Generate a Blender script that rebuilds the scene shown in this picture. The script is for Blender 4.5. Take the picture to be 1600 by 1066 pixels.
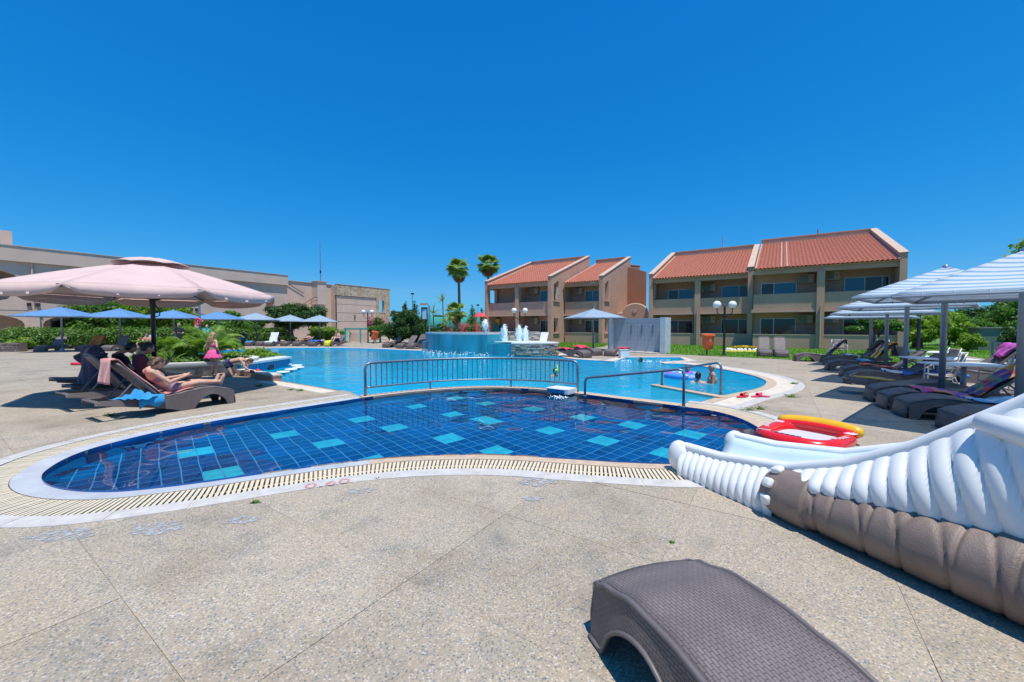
import bpy, bmesh, math, random
import numpy as np
from mathutils import Vector, Matrix, Quaternion
from mathutils.geometry import delaunay_2d_cdt
R = math.radians
rnd = random.Random(7)
S = bpy.context.scene
COL = S.collection
for o in list(bpy.data.objects):
    bpy.data.objects.remove(o)

# ---------------------------------------------------------------- camera, sky, sun, exposure
F, W0, H0 = 622.0, 1600.0, 1066.0          # focal length in photo pixels
PITCH, CAMH = math.atan(22.0 / 622.0), 1.5
cam_d = bpy.data.cameras.new('camera')
cam_d.sensor_width = 36.0; cam_d.lens = 36.0 * F / W0
cam_d.clip_start = 0.05; cam_d.clip_end = 9000
cam = bpy.data.objects.new('camera', cam_d); COL.objects.link(cam)
cam.location = (0, 0, CAMH); cam.rotation_euler = (R(90) - PITCH, 0, 0)
S.camera = cam

SUN_EL, SUN_X, SUN_Y = R(74), 0.47, -0.883
world = bpy.data.worlds.new('World'); S.world = world; world.use_nodes = True
wn = world.node_tree; wn.nodes.clear()
sky = wn.nodes.new('ShaderNodeTexSky'); sky.sky_type = 'NISHITA'; sky.sun_disc = False
sky.sun_elevation = SUN_EL; sky.sun_rotation = math.atan2(SUN_X, SUN_Y)
sky.altitude = 0; sky.air_density = 1.0; sky.dust_density = 0.15; sky.ozone_density = 3.0
ssep = wn.nodes.new('ShaderNodeSeparateColor'); scmb = wn.nodes.new('ShaderNodeCombineColor')
wn.links.new(sky.outputs[0], ssep.inputs[0])
for ch, (at, out, pw) in enumerate(((3.9, 1.10, 2.3), (6.8, 5.15, .74), (5.5, 7.9, .50))):   # deep polarised blue of the photograph
    dv = wn.nodes.new('ShaderNodeMath'); dv.operation = 'MULTIPLY'; dv.inputs[1].default_value = 1/at
    pwn = wn.nodes.new('ShaderNodeMath'); pwn.operation = 'POWER'; pwn.inputs[1].default_value = pw
    ml = wn.nodes.new('ShaderNodeMath'); ml.operation = 'MULTIPLY'; ml.inputs[1].default_value = out
    wn.links.new(ssep.outputs[ch], dv.inputs[0]); wn.links.new(dv.outputs[0], pwn.inputs[0]); wn.links.new(pwn.outputs[0], ml.inputs[0]); mn = wn.nodes.new('ShaderNodeMath'); mn.operation = 'MINIMUM'; mn.inputs[1].default_value = (1.3, 5.0, 8.5)[ch]; wn.links.new(ml.outputs[0], mn.inputs[0]); wn.links.new(mn.outputs[0], scmb.inputs[ch])
bgn = wn.nodes.new('ShaderNodeBackground'); bgn.inputs[1].default_value = 0.10
wo = wn.nodes.new('ShaderNodeOutputWorld')
wn.links.new(scmb.outputs[0], bgn.inputs[0]); wn.links.new(bgn.outputs[0], wo.inputs[0])

sl = bpy.data.lights.new('sun', 'SUN'); sl.energy = 5.0; sl.angle = R(0.5); sl.color = (1.0, 0.955, 0.88)
sl.cycles.is_caustics_light = True
sun = bpy.data.objects.new('sun', sl); COL.objects.link(sun)
sv = Vector((SUN_X * math.cos(SUN_EL), SUN_Y * math.cos(SUN_EL), math.sin(SUN_EL)))
sun.rotation_euler = sv.to_track_quat('Z', 'Y').to_euler(); sun.location = (0, 0, 40)
S.view_settings.view_transform = 'Standard'; S.view_settings.look = 'None'
S.view_settings.exposure = 0.0; S.view_settings.gamma = 1.0; S.view_settings.use_curve_mapping = False
S.cycles.max_bounces = 8; S.cycles.transparent_max_bounces = 12; S.cycles.diffuse_bounces = 4
S.cycles.caustics_reflective = False; S.cycles.caustics_refractive = True
S.cycles.use_denoising = True

# ---------------------------------------------------------------- pixel helpers (measured points of the photograph -> metres)
cp, sp_ = math.cos(PITCH), math.sin(PITCH)
def ray(px, py):
    x, y = (px - W0/2)/F, (H0/2 - py)/F
    return Vector((x, cp + y*sp_, y*cp - sp_))
def U(px, py, z=0.0):
    d = ray(px, py); t = (z - CAMH)/d.z
    return Vector((d.x*t, d.y*t, z))
def AT(px, py, Y):
    d = ray(px, py); t = Y/d.y
    return Vector((d.x*t, Y, CAMH + d.z*t))
DV = Vector((0.83, -0.558, 0)); PV = Vector((0.558, 0.83, 0))     # directions of slabs and facades

# ---------------------------------------------------------------- objects
def tag(o, label=None, cat=None, group=None, kind=None):
    if label: o['label'] = label
    if cat: o['category'] = cat
    if group: o['group'] = group
    if kind: o['kind'] = kind
    return o
def link(o, parent=None):
    COL.objects.link(o)
    if parent is not None: o.parent = parent
    return o
def thing(name, label, cat, loc=(0, 0, 0), rz=0.0, group=None):
    o = bpy.data.objects.new(name, None); COL.objects.link(o)
    o.location = loc; o.rotation_euler = (0, 0, rz); o.empty_display_size = 0.2
    return tag(o, label, cat, group)
def kids(o): return [c for c in bpy.data.objects if c.parent == o]
def copy_thing(src, tree, loc, rz, label, group=None):
    r = src.copy(); COL.objects.link(r); r.location = loc; r.rotation_euler = (0, 0, rz); r['label'] = label
    if group: r['group'] = group
    for c, subs in tree:
        d = c.copy(); COL.objects.link(d); d.parent = r
        for s in subs:
            e = s.copy(); COL.objects.link(e); e.parent = d
    return r
def tree_of(o):
    ks = list(o.children)
    return [(c, list(c.children)) for c in ks]

class MB:
    def __init__(s): s.v = []; s.f = []; s.m = []
    def add(s, vs, fs, mi=0):
        b = len(s.v); s.v += [tuple(v) for v in vs]; s.f += [tuple(b+i for i in f) for f in fs]; s.m += [mi]*len(fs); return s
    def box(s, c, size, rot=None, mi=0):
        hx, hy, hz = size[0]/2, size[1]/2, size[2]/2
        vs = [Vector((x, y, z)) for z in (-hz, hz) for y in (-hy, hy) for x in (-hx, hx)]
        if rot is not None: vs = [rot @ v for v in vs]
        c = Vector(c)
        return s.add([c+v for v in vs], [(0,2,3,1),(4,5,7,6),(0,1,5,4),(2,6,7,3),(0,4,6,2),(1,3,7,5)], mi)
    def bbox(s, a, b, mi=0):
        a, b = Vector(a), Vector(b); return s.box((a+b)/2, b-a, None, mi)
    def prism(s, poly, z0, z1, mi=0):
        n = len(poly)
        area = sum(poly[i][0]*poly[(i+1) % n][1]-poly[(i+1) % n][0]*poly[i][1] for i in range(n))
        if area < 0: poly = poly[::-1]
        vs = [(p[0], p[1], z0) for p in poly]+[(p[0], p[1], z1) for p in poly]
        fs = [tuple(range(n-1, -1, -1)), tuple(range(n, 2*n))]+[(i, (i+1) % n, n+(i+1) % n, n+i) for i in range(n)]
        return s.add(vs, fs, mi)
    def tube(s, pts, r, n=8, caps=True, mi=0, flat=1.0):
        pts = [Vector(p) for p in pts]; rs = r if isinstance(r, (list, tuple)) else [r]*len(pts)
        vs = []; fs = []; up = None
        for i, p in enumerate(pts):
            t = (pts[min(i+1, len(pts)-1)]-pts[max(i-1, 0)]).normalized()
            if up is None:
                up = Vector((0, 0, 1)) if abs(t.z) < .9 else Vector((1, 0, 0))
            a = t.cross(up)
            if a.length < 1e-5: a = t.orthogonal()
            a.normalize(); b = a.cross(t).normalized(); up = b
            for k in range(n):
                th = 2*math.pi*k/n
                vs.append(p+a*math.cos(th)*rs[i]+b*math.sin(th)*rs[i]*flat)
        for i in range(len(pts)-1):
            for k in range(n):
                fs.append((i*n+k, i*n+(k+1) % n, (i+1)*n+(k+1) % n, (i+1)*n+k))
        if caps:
            fs.append(tuple(range(n-1, -1, -1))); m = (len(pts)-1)*n; fs.append(tuple(range(m, m+n)))
        return s.add(vs, fs, mi)
    def lathe(s, prof, c=(0, 0, 0), n=16, mi=0):
        c = Vector(c); vs = []; fs = []
        for (r, z) in prof:
            for k in range(n):
                th = 2*math.pi*k/n; vs.append(c+Vector((r*math.cos(th), r*math.sin(th), z)))
        for i in range(len(prof)-1):
            for k in range(n): fs.append((i*n+k, i*n+(k+1) % n, (i+1)*n+(k+1) % n, (i+1)*n+k))
        if prof[0][0] > 1e-4: fs.append(tuple(range(n-1, -1, -1)))
        if prof[-1][0] > 1e-4: m = (len(prof)-1)*n; fs.append(tuple(range(m, m+n)))
        return s.add(vs, fs, mi)
    def ball(s, c, r, nu=12, nv=8, mi=0, rot=None):
        c = Vector(c); rr = r if isinstance(r, (tuple, list)) else (r, r, r); vs = []; fs = []
        for j in range(1, nv):
            ph = math.pi*j/nv
            for i in range(nu):
                th = 2*math.pi*i/nu
                v = Vector((rr[0]*math.sin(ph)*math.cos(th), rr[1]*math.sin(ph)*math.sin(th), -rr[2]*math.cos(ph)))
                vs.append(c+(rot @ v if rot is not None else v))
        t, b = Vector((0, 0, rr[2])), Vector((0, 0, -rr[2]))
        vs.append(c+(rot @ b if rot is not None else b)); vs.append(c+(rot @ t if rot is not None else t))
        B, T = len(vs)-2, len(vs)-1
        for j in range(nv-2):
            for i in range(nu): fs.append((j*nu+i, j*nu+(i+1) % nu, (j+1)*nu+(i+1) % nu, (j+1)*nu+i))
        for i in range(nu):
            fs.append((B, (i+1) % nu, i)); fs.append((T, (nv-2)*nu+i, (nv-2)*nu+(i+1) % nu))
        return s.add(vs, fs, mi)
    def grid(s, P, closed_u=False, mi=0):                  # P[i][j] points
        nu, nv = len(P), len(P[0]); vs = [p for row in P for p in row]; fs = []
        for i in range(nu if closed_u else nu-1):
            for j in range(nv-1):
                a = i*nv+j; b = ((i+1) % nu)*nv+j; fs.append((a, b, b+1, a+1))
        return s.add(vs, fs, mi)
    def thicken(s, th):
        """give a sheet real thickness: a second skin offset along the vertex normals plus edge walls"""
        n = len(s.v); N = [Vector((0, 0, 0)) for _ in range(n)]; ed = {}
        for f in s.f:
            a, b, c = (Vector(s.v[i]) for i in (f[0], f[1], f[2])); nn = (b-a).cross(c-a)
            if len(f) > 3: nn += (c-a).cross(Vector(s.v[f[3]])-a)
            for i in f: N[i] += nn
            for i in range(len(f)): ed[(f[i], f[(i+1) % len(f)])] = 1
        new = []
        for v, q in zip(s.v, N):
            q = q.normalized() if q.length > 1e-12 else Vector((0, 0, 1)); new.append(tuple(Vector(v)-q*th))
        F2 = [tuple(i+n for i in f[::-1]) for f in s.f]; W = [(b, a, a+n, b+n) for (a, b) in ed if (b, a) not in ed]
        s.m = s.m+s.m+[0]*len(W); s.v += new; s.f += F2+W; return s
    def mesh(s, name):
        me = bpy.data.meshes.new(name); me.from_pydata(s.v, [], s.f); return me
    def build(s, name, mats, parent=None, smooth=False, bevel=0.0, loc=None, segs=1, solid=0.0, autosmooth=None):
        if solid: s.thicken(solid)
        me = s.mesh(name)
        for m in (mats if isinstance(mats, (list, tuple)) else [mats]): me.materials.append(m)
        if any(s.m): me.polygons.foreach_set('material_index', s.m)
        if bevel:
            bm = bmesh.new(); bm.from_mesh(me)
            if bevel:
                bmesh.ops.remove_doubles(bm, verts=bm.verts[:], dist=1e-5)
                es = [e for e in bm.edges if len(e.link_faces) == 2 and e.calc_face_angle(0) > 0.6]
                bmesh.ops.bevel(bm, geom=es, offset=bevel, segments=segs, affect='EDGES', profile=0.5, clamp_overlap=True)
            bm.to_mesh(me); bm.free()
        if autosmooth:
            me.shade_smooth(); me.set_sharp_from_angle(angle=R(autosmooth))
        elif smooth: me.shade_smooth()
        o = bpy.data.objects.new(name, me)
        if loc is not None: o.location = loc
        return link(o, parent)

def cdt_faces(include, exclude):
    """2-D triangles inside the polygon 'include' and outside every polygon of 'exclude'"""
    vs = []; fs = []
    for poly in [include]+list(exclude):
        poly = list(poly); n = len(poly)
        if sum(poly[i][0]*poly[(i+1) % n][1]-poly[(i+1) % n][0]*poly[i][1] for i in range(n)) < 0: poly = poly[::-1]
        b = len(vs); vs += [Vector((p[0], p[1])) for p in poly]; fs.append(list(range(b, b+len(poly))))
    v, e, f, ov, oe, of = delaunay_2d_cdt(vs, [], fs, 1, 1e-4)
    tri = [t for t, src in zip(f, of) if 0 in src and len(src) == 1]
    return v, tri
def sheet(name, include, exclude, z, mat, thick=0.0, parent=None, kind='structure', mi=0):
    v, tri = cdt_faces(include, exclude)
    used = sorted({i for t in tri for i in t}); mp = {i: k for k, i in enumerate(used)}
    V = [(v[i][0], v[i][1], z) for i in used]; Fc = [tuple(mp[i] for i in t) for t in tri]
    if not Fc: return None
    for k, t in enumerate(Fc):                        # face up
        a, b, c = (Vector(V[i]) for i in t[:3])
        if (b-a).cross(c-a).z < 0: Fc[k] = t[::-1]
    m = MB()
    if thick:
        cnt = {}
        for t in Fc:
            for i in range(len(t)):
                cnt[(t[i], t[(i+1) % len(t)])] = 1
        n = len(V); V2 = V+[(p[0], p[1], z-thick) for p in V]
        sides = [(a, a+n, b+n, b)[::-1] for (a, b) in cnt if (b, a) not in cnt]
        sides = [s_[::-1] for s_ in sides]
        m.add(V2, Fc+sides)
    else: m.add(V, Fc)
    o = m.build(name, mat, parent)
    if kind: o['kind'] = kind
    return o

def smooth_poly(pts, closed=True, step=0.12, iters=2):
    pts = [Vector((p[0], p[1], 0)) for p in pts]
    for _ in range(iters):                            # Chaikin corner cutting
        q = []; n = len(pts)
        for i in range(n if closed else n-1):
            a, b = pts[i], pts[(i+1) % n]; q += [a*.75+b*.25, a*.25+b*.75]
        if not closed: q = [pts[0]]+q+[pts[-1]]
        pts = q
    return resample(pts, closed, step)
def resample(pts, closed, step):
    pts = list(pts); P = pts+[pts[0]] if closed else pts
    L = [0.0]
    for i in range(len(P)-1): L.append(L[-1]+(P[i+1]-P[i]).length)
    n = max(2, int(round(L[-1]/step))); out = []; j = 0
    for k in range(n if closed else n+1):
        t = L[-1]*k/n
        while j < len(L)-2 and L[j+1] < t: j += 1
        u = (t-L[j])/max(1e-9, L[j+1]-L[j]); out.append(P[j].lerp(P[j+1], u))
    return out
def offset_line(pts, d, closed=False):
    n = len(pts); out = []
    for i in range(n):
        a = pts[i-1] if (i > 0 or closed) else pts[i]; b = pts[(i+1) % n] if (i < n-1 or closed) else pts[i]
        t = (b-a).normalized(); out.append(pts[i]+Vector((t.y, -t.x, 0))*d)
    return out

# ---------------------------------------------------------------- materials
def nodes_of(name):
    m = bpy.data.materials.new(name); m.use_nodes = True
    nt = m.node_tree; b = nt.nodes['Principled BSDF']; return m, nt, b
def nd(nt, t, **kw):
    n = nt.nodes.new(t)
    for k, v in kw.items():
        if k in n.inputs: n.inputs[k].default_value = v
        else: setattr(n, k, v)
    return n
def ramp(nt, stops, interp='LINEAR'):
    n = nt.nodes.new('ShaderNodeValToRGB'); cr = n.color_ramp; cr.interpolation = interp
    while len(cr.elements) > 1: cr.elements.remove(cr.elements[-1])
    cr.elements[0].position = stops[0][0]; cr.elements[0].color = (*stops[0][1], 1)
    for p, c in stops[1:]:
        e = cr.elements.new(p); e.color = (*c, 1)
    return n
def mixc(nt, fac, a, b, mode='MIX'):
    n = nt.nodes.new('ShaderNodeMix'); n.data_type = 'RGBA'; n.blend_type = mode
    for sock, val in ((n.inputs['Factor'], fac), (n.inputs['A'], a), (n.inputs['B'], b)):
        pass
    ins = [i for i in n.inputs if i.name == 'A' and i.type == 'RGBA'][0], [i for i in n.inputs if i.name == 'B' and i.type == 'RGBA'][0]
    fs_ = [i for i in n.inputs if i.name == 'Factor' and i.type == 'VALUE'][0]
    for sock, val in ((fs_, fac), (ins[0], a), (ins[1], b)):
        if hasattr(val, 'is_linked'): nt.links.new(val, sock)
        elif isinstance(val, (int, float)): sock.default_value = val
        else: sock.default_value = (*val, 1) if len(val) == 3 else val
    return [o for o in n.outputs if o.type == 'RGBA'][0]
def coords(nt, kind='Object', rot=(0, 0, 0), scale=(1, 1, 1)):
    t = nt.nodes.new('ShaderNodeTexCoord'); mp = nt.nodes.new('ShaderNodeMapping')
    mp.inputs['Rotation'].default_value = rot; mp.inputs['Scale'].default_value = scale
    nt.links.new(t.outputs[kind], mp.inputs[0]); return mp.outputs[0]
def M(name, col, rough=.6, var=.12, scale=6.0, bump=0.0, bscale=60.0, metal=0.0, spec=.5, streak=False, sub=None, coat=0.0, sheen=0.0):
    m, nt, b = nodes_of(name)
    co = coords(nt, 'Object', scale=(1, 1, .25) if streak else (1, 1, 1))
    n = nd(nt, 'ShaderNodeTexNoise', Scale=scale, Detail=6.0, Roughness=.62); nt.links.new(co, n.inputs['Vector'])
    lo = tuple(max(0, c*(1-var)) for c in col); hi = tuple(min(1, c*(1+var)) for c in col)
    r_ = ramp(nt, [(.3, lo), (.7, hi)]); nt.links.new(n.outputs['Fac'], r_.inputs[0]); nt.links.new(r_.outputs[0], b.inputs['Base Color'])
    b.inputs['Roughness'].default_value = rough; b.inputs['Metallic'].default_value = metal; b.inputs['Specular IOR Level'].default_value = spec
    if coat: b.inputs['Coat Weight'].default_value = coat; b.inputs['Coat Roughness'].default_value = .08
    if sheen: b.inputs['Sheen Weight'].default_value = sheen
    if sub: b.inputs['Subsurface Weight'].default_value = sub; b.inputs['Subsurface Radius'].default_value = (.02, .008, .004)
    if bump:
        n2 = nd(nt, 'ShaderNodeTexNoise', Scale=bscale, Detail=4.0); nt.links.new(coords(nt), n2.inputs['Vector'])
        bp = nd(nt, 'ShaderNodeBump', Strength=bump, Distance=.01); nt.links.new(n2.outputs['Fac'], bp.inputs['Height']); nt.links.new(bp.outputs[0], b.inputs['Normal'])
    return m

ANG = math.atan2(DV.y, DV.x)
def aggregate(name, joints=False):
    """washed pebble concrete: small stones of several colours in a sandy binder"""
    m, nt, b = nodes_of(name); co = coords(nt)
    rng = nd(nt, 'ShaderNodeNewGeometry')
    v = nd(nt, 'ShaderNodeTexVoronoi', Scale=98.0, Randomness=1.0); nt.links.new(co, v.inputs['Vector'])
    sep = nd(nt, 'ShaderNodeSeparateColor'); nt.links.new(v.outputs['Color'], sep.inputs[0])
    peb = ramp(nt, [(0, (.28, .25, .20)), (.12, (.45, .37, .27)), (.28, (.53, .45, .34)), (.42, (.40, .37, .32)), (.56, (.24, .27, .29)), (.64, (.47, .41, .33)), (.78, (.60, .54, .46)), (.92, (.17, .19, .21))], 'CONSTANT')
    nt.links.new(sep.outputs[0], peb.inputs[0])
    ed = nd(nt, 'ShaderNodeMapRange'); ed.inputs[1].default_value = .42; ed.inputs[2].default_value = .62; nt.links.new(v.outputs['Distance'], ed.inputs[0])
    c1 = mixc(nt, ed.outputs[0], peb.outputs[0], (.40, .345, .27))
    n = nd(nt, 'ShaderNodeTexNoise', Scale=.9, Detail=5.0, Roughness=.6); nt.links.new(co, n.inputs['Vector'])
    r_ = ramp(nt, [(.32, (.70, .66, .61)), (.5, (.91, .89, .86)), (.68, (.93, .88, .80))]); nt.links.new(n.outputs['Fac'], r_.inputs[0])
    c2 = mixc(nt, 1.0, c1, r_.outputs[0], 'MULTIPLY')
    n3 = nd(nt, 'ShaderNodeTexNoise', Scale=3.1, Detail=3.0); nt.links.new(co, n3.inputs['Vector'])
    r3 = ramp(nt, [(.30, (.80, .84, .88)), (.46, (1, 1, 1))]); nt.links.new(n3.outputs['Fac'], r3.inputs[0])
    c2 = mixc(nt, 1.0, c2, r3.outputs[0], 'MULTIPLY')
    oi = nd(nt, 'ShaderNodeObjectInfo'); mr = nd(nt, 'ShaderNodeMapRange'); mr.inputs[3].default_value = .93; mr.inputs[4].default_value = 1.06
    if not joints:
        nt.links.new(oi.outputs['Random'], mr.inputs[0]); vm = nd(nt, 'ShaderNodeHueSaturation'); nt.links.new(mr.outputs[0], vm.inputs['Value']); nt.links.new(c2, vm.inputs['Color']); c2 = vm.outputs[0]
    else:
        br = nd(nt, 'ShaderNodeTexBrick', Scale=1.0); br.offset = 0.0; br.inputs['Mortar Size'].default_value = .006; br.inputs['Brick Width'].default_value = 1.2; br.inputs['Row Height'].default_value = 1.0
        br.inputs['Color1'].default_value = (1, 1, 1, 1); br.inputs['Color2'].default_value = (.93, .93, .93, 1); br.inputs['Mortar'].default_value = (.55, .5, .42, 1)
        nt.links.new(coords(nt, rot=(0, 0, -ANG)), br.inputs['Vector']); c2 = mixc(nt, .8, c2, br.outputs[0], 'MULTIPLY')
    nt.links.new(c2, b.inputs['Base Color']); b.inputs['Roughness'].default_value = .85; b.inputs['Specular IOR Level'].default_value = .25
    bp = nd(nt, 'ShaderNodeBump', Strength=.55, Distance=.004, invert=True); nt.links.new(v.outputs['Distance'], bp.inputs['Height']); nt.links.new(bp.outputs[0], b.inputs['Normal'])
    return m
def weave(name, axes, col):
    """moulded wicker plastic: rows of flat strands with small dark gaps"""
    m, nt, b = nodes_of(name)
    t = nd(nt, 'ShaderNodeTexCoord'); sx = nd(nt, 'ShaderNodeSeparateXYZ'); cb = nd(nt, 'ShaderNodeCombineXYZ')
    nt.links.new(t.outputs['Object'], sx.inputs[0]); nt.links.new(sx.outputs[axes[0]], cb.inputs[0]); nt.links.new(sx.outputs[axes[1]], cb.inputs[1])
    br = nd(nt, 'ShaderNodeTexBrick', Scale=1.0); br.offset = .5
    for k, v in (('Mortar Size', .0022), ('Mortar Smooth', .7), ('Brick Width', .034), ('Row Height', .0155)): br.inputs[k].default_value = v
    br.inputs['Color1'].default_value = (*col, 1); br.inputs['Color2'].default_value = (*[c*.86 for c in col], 1); br.inputs['Mortar'].default_value = (*[c*.42 for c in col], 1)
    nt.links.new(cb.outputs[0], br.inputs['Vector'])
    n = nd(nt, 'ShaderNodeTexNoise', Scale=5.0, Detail=4.0); nt.links.new(t.outputs['Object'], n.inputs['Vector'])
    r_ = ramp(nt, [(.3, (.85, .83, .8)), (.7, (1.1, 1.08, 1.06))]); nt.links.new(n.outputs['Fac'], r_.inputs[0])
    nt.links.new(mixc(nt, 1.0, br.outputs[0], r_.outputs[0], 'MULTIPLY'), b.inputs['Base Color'])
    b.inputs['Roughness'].default_value = .5
    bp = nd(nt, 'ShaderNodeBump', Strength=.6, Distance=.003, invert=True); nt.links.new(br.outputs['Fac'], bp.inputs['Height']); nt.links.new(bp.outputs[0], b.inputs['Normal'])
    return m
def leafy(name, cols, trans=.35):
    m, nt, b = nodes_of(name)
    g = nd(nt, 'ShaderNodeNewGeometry')
    st = [(i/max(1, len(cols)-1), c) for i, c in enumerate(cols)]
    r_ = ramp(nt, st); nt.links.new(g.outputs['Random Per Island'], r_.inputs[0])
    nt.links.new(r_.outputs[0], b.inputs['Base Color']); b.inputs['Roughness'].default_value = .5; b.inputs['Specular IOR Level'].default_value = .35
    tr = nd(nt, 'ShaderNodeBsdfTranslucent'); tc = mixc(nt, 1.0, r_.outputs[0], (1.5, 1.7, .8), 'MULTIPLY'); nt.links.new(tc, tr.inputs[0])
    mx = nd(nt, 'ShaderNodeMixShader', Fac=trans); nt.links.new(b.outputs[0], mx.inputs[1]); nt.links.new(tr.outputs[0], mx.inputs[2])
    nt.links.new(mx.outputs[0], nt.nodes['Material Output'].inputs[0]); return m
def water_mat(name, tint, wscale, wstr, stretch=(1, 1, 1), ior=1.2, body=None, dens=0.0):
    m = bpy.data.materials.new(name); m.use_nodes = True; nt = m.node_tree; nt.nodes.clear()
    out = nd(nt, 'ShaderNodeOutputMaterial'); tr = nd(nt, 'ShaderNodeBsdfTransparent'); tr.inputs[0].default_value = (*tint, 1)
    gl = nd(nt, 'ShaderNodeBsdfGlossy'); gl.inputs['Roughness'].default_value = .03; gl.inputs[0].default_value = (1, 1, 1, 1)
    n = nd(nt, 'ShaderNodeTexNoise', Scale=wscale, Detail=4.0, Roughness=.55, Distortion=.6); nt.links.new(coords(nt, 'Object', scale=stretch), n.inputs['Vector'])
    n2 = nd(nt, 'ShaderNodeTexNoise', Scale=wscale*.28, Detail=2.0); nt.links.new(coords(nt, 'Object', scale=stretch), n2.inputs['Vector'])
    ad = nd(nt, 'ShaderNodeMath', operation='ADD'); nt.links.new(n.outputs['Fac'], ad.inputs[0]); nt.links.new(n2.outputs['Fac'], ad.inputs[1])
    bp = nd(nt, 'ShaderNodeBump', Strength=wstr, Distance=.06); nt.links.new(ad.outputs[0], bp.inputs['Height'])
    fr = nd(nt, 'ShaderNodeFresnel', IOR=ior); nt.links.new(bp.outputs[0], fr.inputs['Normal']); nt.links.new(bp.outputs[0], gl.inputs['Normal'])
    base = tr.outputs[0]
    if body:                                          # light scattered back by the water itself
        df = nd(nt, 'ShaderNodeBsdfDiffuse'); df.inputs[0].default_value = (*body, 1); nt.links.new(bp.outputs[0], df.inputs['Normal'])
        mb_ = nd(nt, 'ShaderNodeMixShader', Fac=dens); nt.links.new(tr.outputs[0], mb_.inputs[1]); nt.links.new(df.outputs[0], mb_.inputs[2]); base = mb_.outputs[0]
    mx = nd(nt, 'ShaderNodeMixShader'); nt.links.new(fr.outputs[0], mx.inputs[0]); nt.links.new(base, mx.inputs[1]); nt.links.new(gl.outputs[0], mx.inputs[2])
    nt.links.new(mx.outputs[0], out.inputs[0]); return m
def stripes(name, axis, cols, scale, rough=.7, rot=0.0):
    m, nt, b = nodes_of(name); co = coords(nt, rot=(0, 0, rot))
    sx = nd(nt, 'ShaderNodeSeparateXYZ'); nt.links.new(co, sx.inputs[0])
    mu = nd(nt, 'ShaderNodeMath', operation='MULTIPLY'); mu.inputs[1].default_value = scale; nt.links.new(sx.outputs[axis], mu.inputs[0])
    fr = nd(nt, 'ShaderNodeMath', operation='FRACT'); nt.links.new(mu.outputs[0], fr.inputs[0])
    r_ = ramp(nt, [(i/len(cols), c) for i, c in enumerate(cols)], 'CONSTANT'); nt.links.new(fr.outputs[0], r_.inputs[0])
    nt.links.new(r_.outputs[0], b.inputs['Base Color']); b.inputs['Roughness'].default_value = rough
    return m
def let_light(m, f):
    nt = m.node_tree; b = nt.nodes['Principled BSDF']; tr = nd(nt, 'ShaderNodeBsdfTransparent'); tl = nd(nt, 'ShaderNodeBsdfTranslucent'); tl.inputs[0].default_value = (.5, .6, .7, 1)
    a = nd(nt, 'ShaderNodeMixShader', Fac=.25); c = nd(nt, 'ShaderNodeMixShader', Fac=f); nt.links.new(b.outputs[0], a.inputs[1]); nt.links.new(tl.outputs[0], a.inputs[2]); nt.links.new(a.outputs[0], c.inputs[1]); nt.links.new(tr.outputs[0], c.inputs[2]); nt.links.new(c.outputs[0], nt.nodes['Material Output'].inputs[0]); return m
def pattern_cloth(name, cols, scale=14.0, rough=.9):
    """printed towelling: patches of several colours"""
    m, nt, b = nodes_of(name); co = coords(nt)
    v = nd(nt, 'ShaderNodeTexVoronoi', Scale=scale, Randomness=1.0); nt.links.new(co, v.inputs['Vector'])
    sep = nd(nt, 'ShaderNodeSeparateColor'); nt.links.new(v.outputs['Color'], sep.inputs[0])
    r_ = ramp(nt, [(i/len(cols), c) for i, c in enumerate(cols)], 'CONSTANT'); nt.links.new(sep.outputs[0], r_.inputs[0])
    nt.links.new(r_.outputs[0], b.inputs['Base Color']); b.inputs['Roughness'].default_value = rough; b.inputs['Sheen Weight'].default_value = .3
    n2 = nd(nt, 'ShaderNodeTexNoise', Scale=120.0); nt.links.new(co, n2.inputs['Vector'])
    bp = nd(nt, 'ShaderNodeBump', Strength=.3, Distance=.006); nt.links.new(n2.outputs['Fac'], bp.inputs['Height']); nt.links.new(bp.outputs[0], b.inputs['Normal'])
    return m

m_slab = aggregate('pebble_concrete'); m_deck = aggregate('pebble_concrete_far', True)
m_bed = M('joint_sand', (.36, .30, .21), .95, .3, 30)
m_ground = M('dry_ground', (.16, .15, .07), .95, .35, .15)
m_cream = M('cream_coping', (.66, .58, .46), .6, .16, 5, .15, 90)
m_slat = M('cream_grating', (.68, .58, .41), .5, .12, 14)
m_slatb = M('worn_grating', (.66, .56, .40), .55, .2, 14)
m_marble = M('grey_white_marble', (.48, .50, .52), .4, .13, 4, .05, 20)
m_kerb = M('white_kerb_tile', (.54, .51, .465), .5, .16, 7, .1, 60)
m_tan = M('tan_stone_lip', (.56, .42, .29), .55, .2, 9, .12, 60)
m_dark = M('gutter_dark', (.05, .045, .04), .9)
m_navy = M('navy_pool_tile', (.004, .095, .31), .25, .45, 1.3)
m_navyb = M('navy_pool_tile_deep', (.003, .07, .24), .25, .3, 2.1)
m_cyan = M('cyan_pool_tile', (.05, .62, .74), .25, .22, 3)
m_grout = M('pool_grout', (.10, .36, .62), .7, .2, 6)
m_steel = M('galvanised_steel', (.17, .23, .28), .38, .14, 9, metal=.55)
m_steelpole = M('blue_grey_steel_pole', (.20, .27, .34), .45, .12, 6, metal=.4)
m_wh = M('white_plastic', (.80, .81, .80), .4, .06, 5)
m_black = M('black_metal', (.012, .013, .016), .4, .2, 8)
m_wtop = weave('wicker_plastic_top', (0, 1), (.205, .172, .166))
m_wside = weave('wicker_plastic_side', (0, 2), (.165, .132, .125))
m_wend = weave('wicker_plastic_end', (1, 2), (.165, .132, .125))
m_rim = M('brown_plastic_rim', (.14, .12, .118), .45, .14, 8)
m_grass = M('lawn_soil', (.10, .21, .02), .95, .3, 3)
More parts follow.
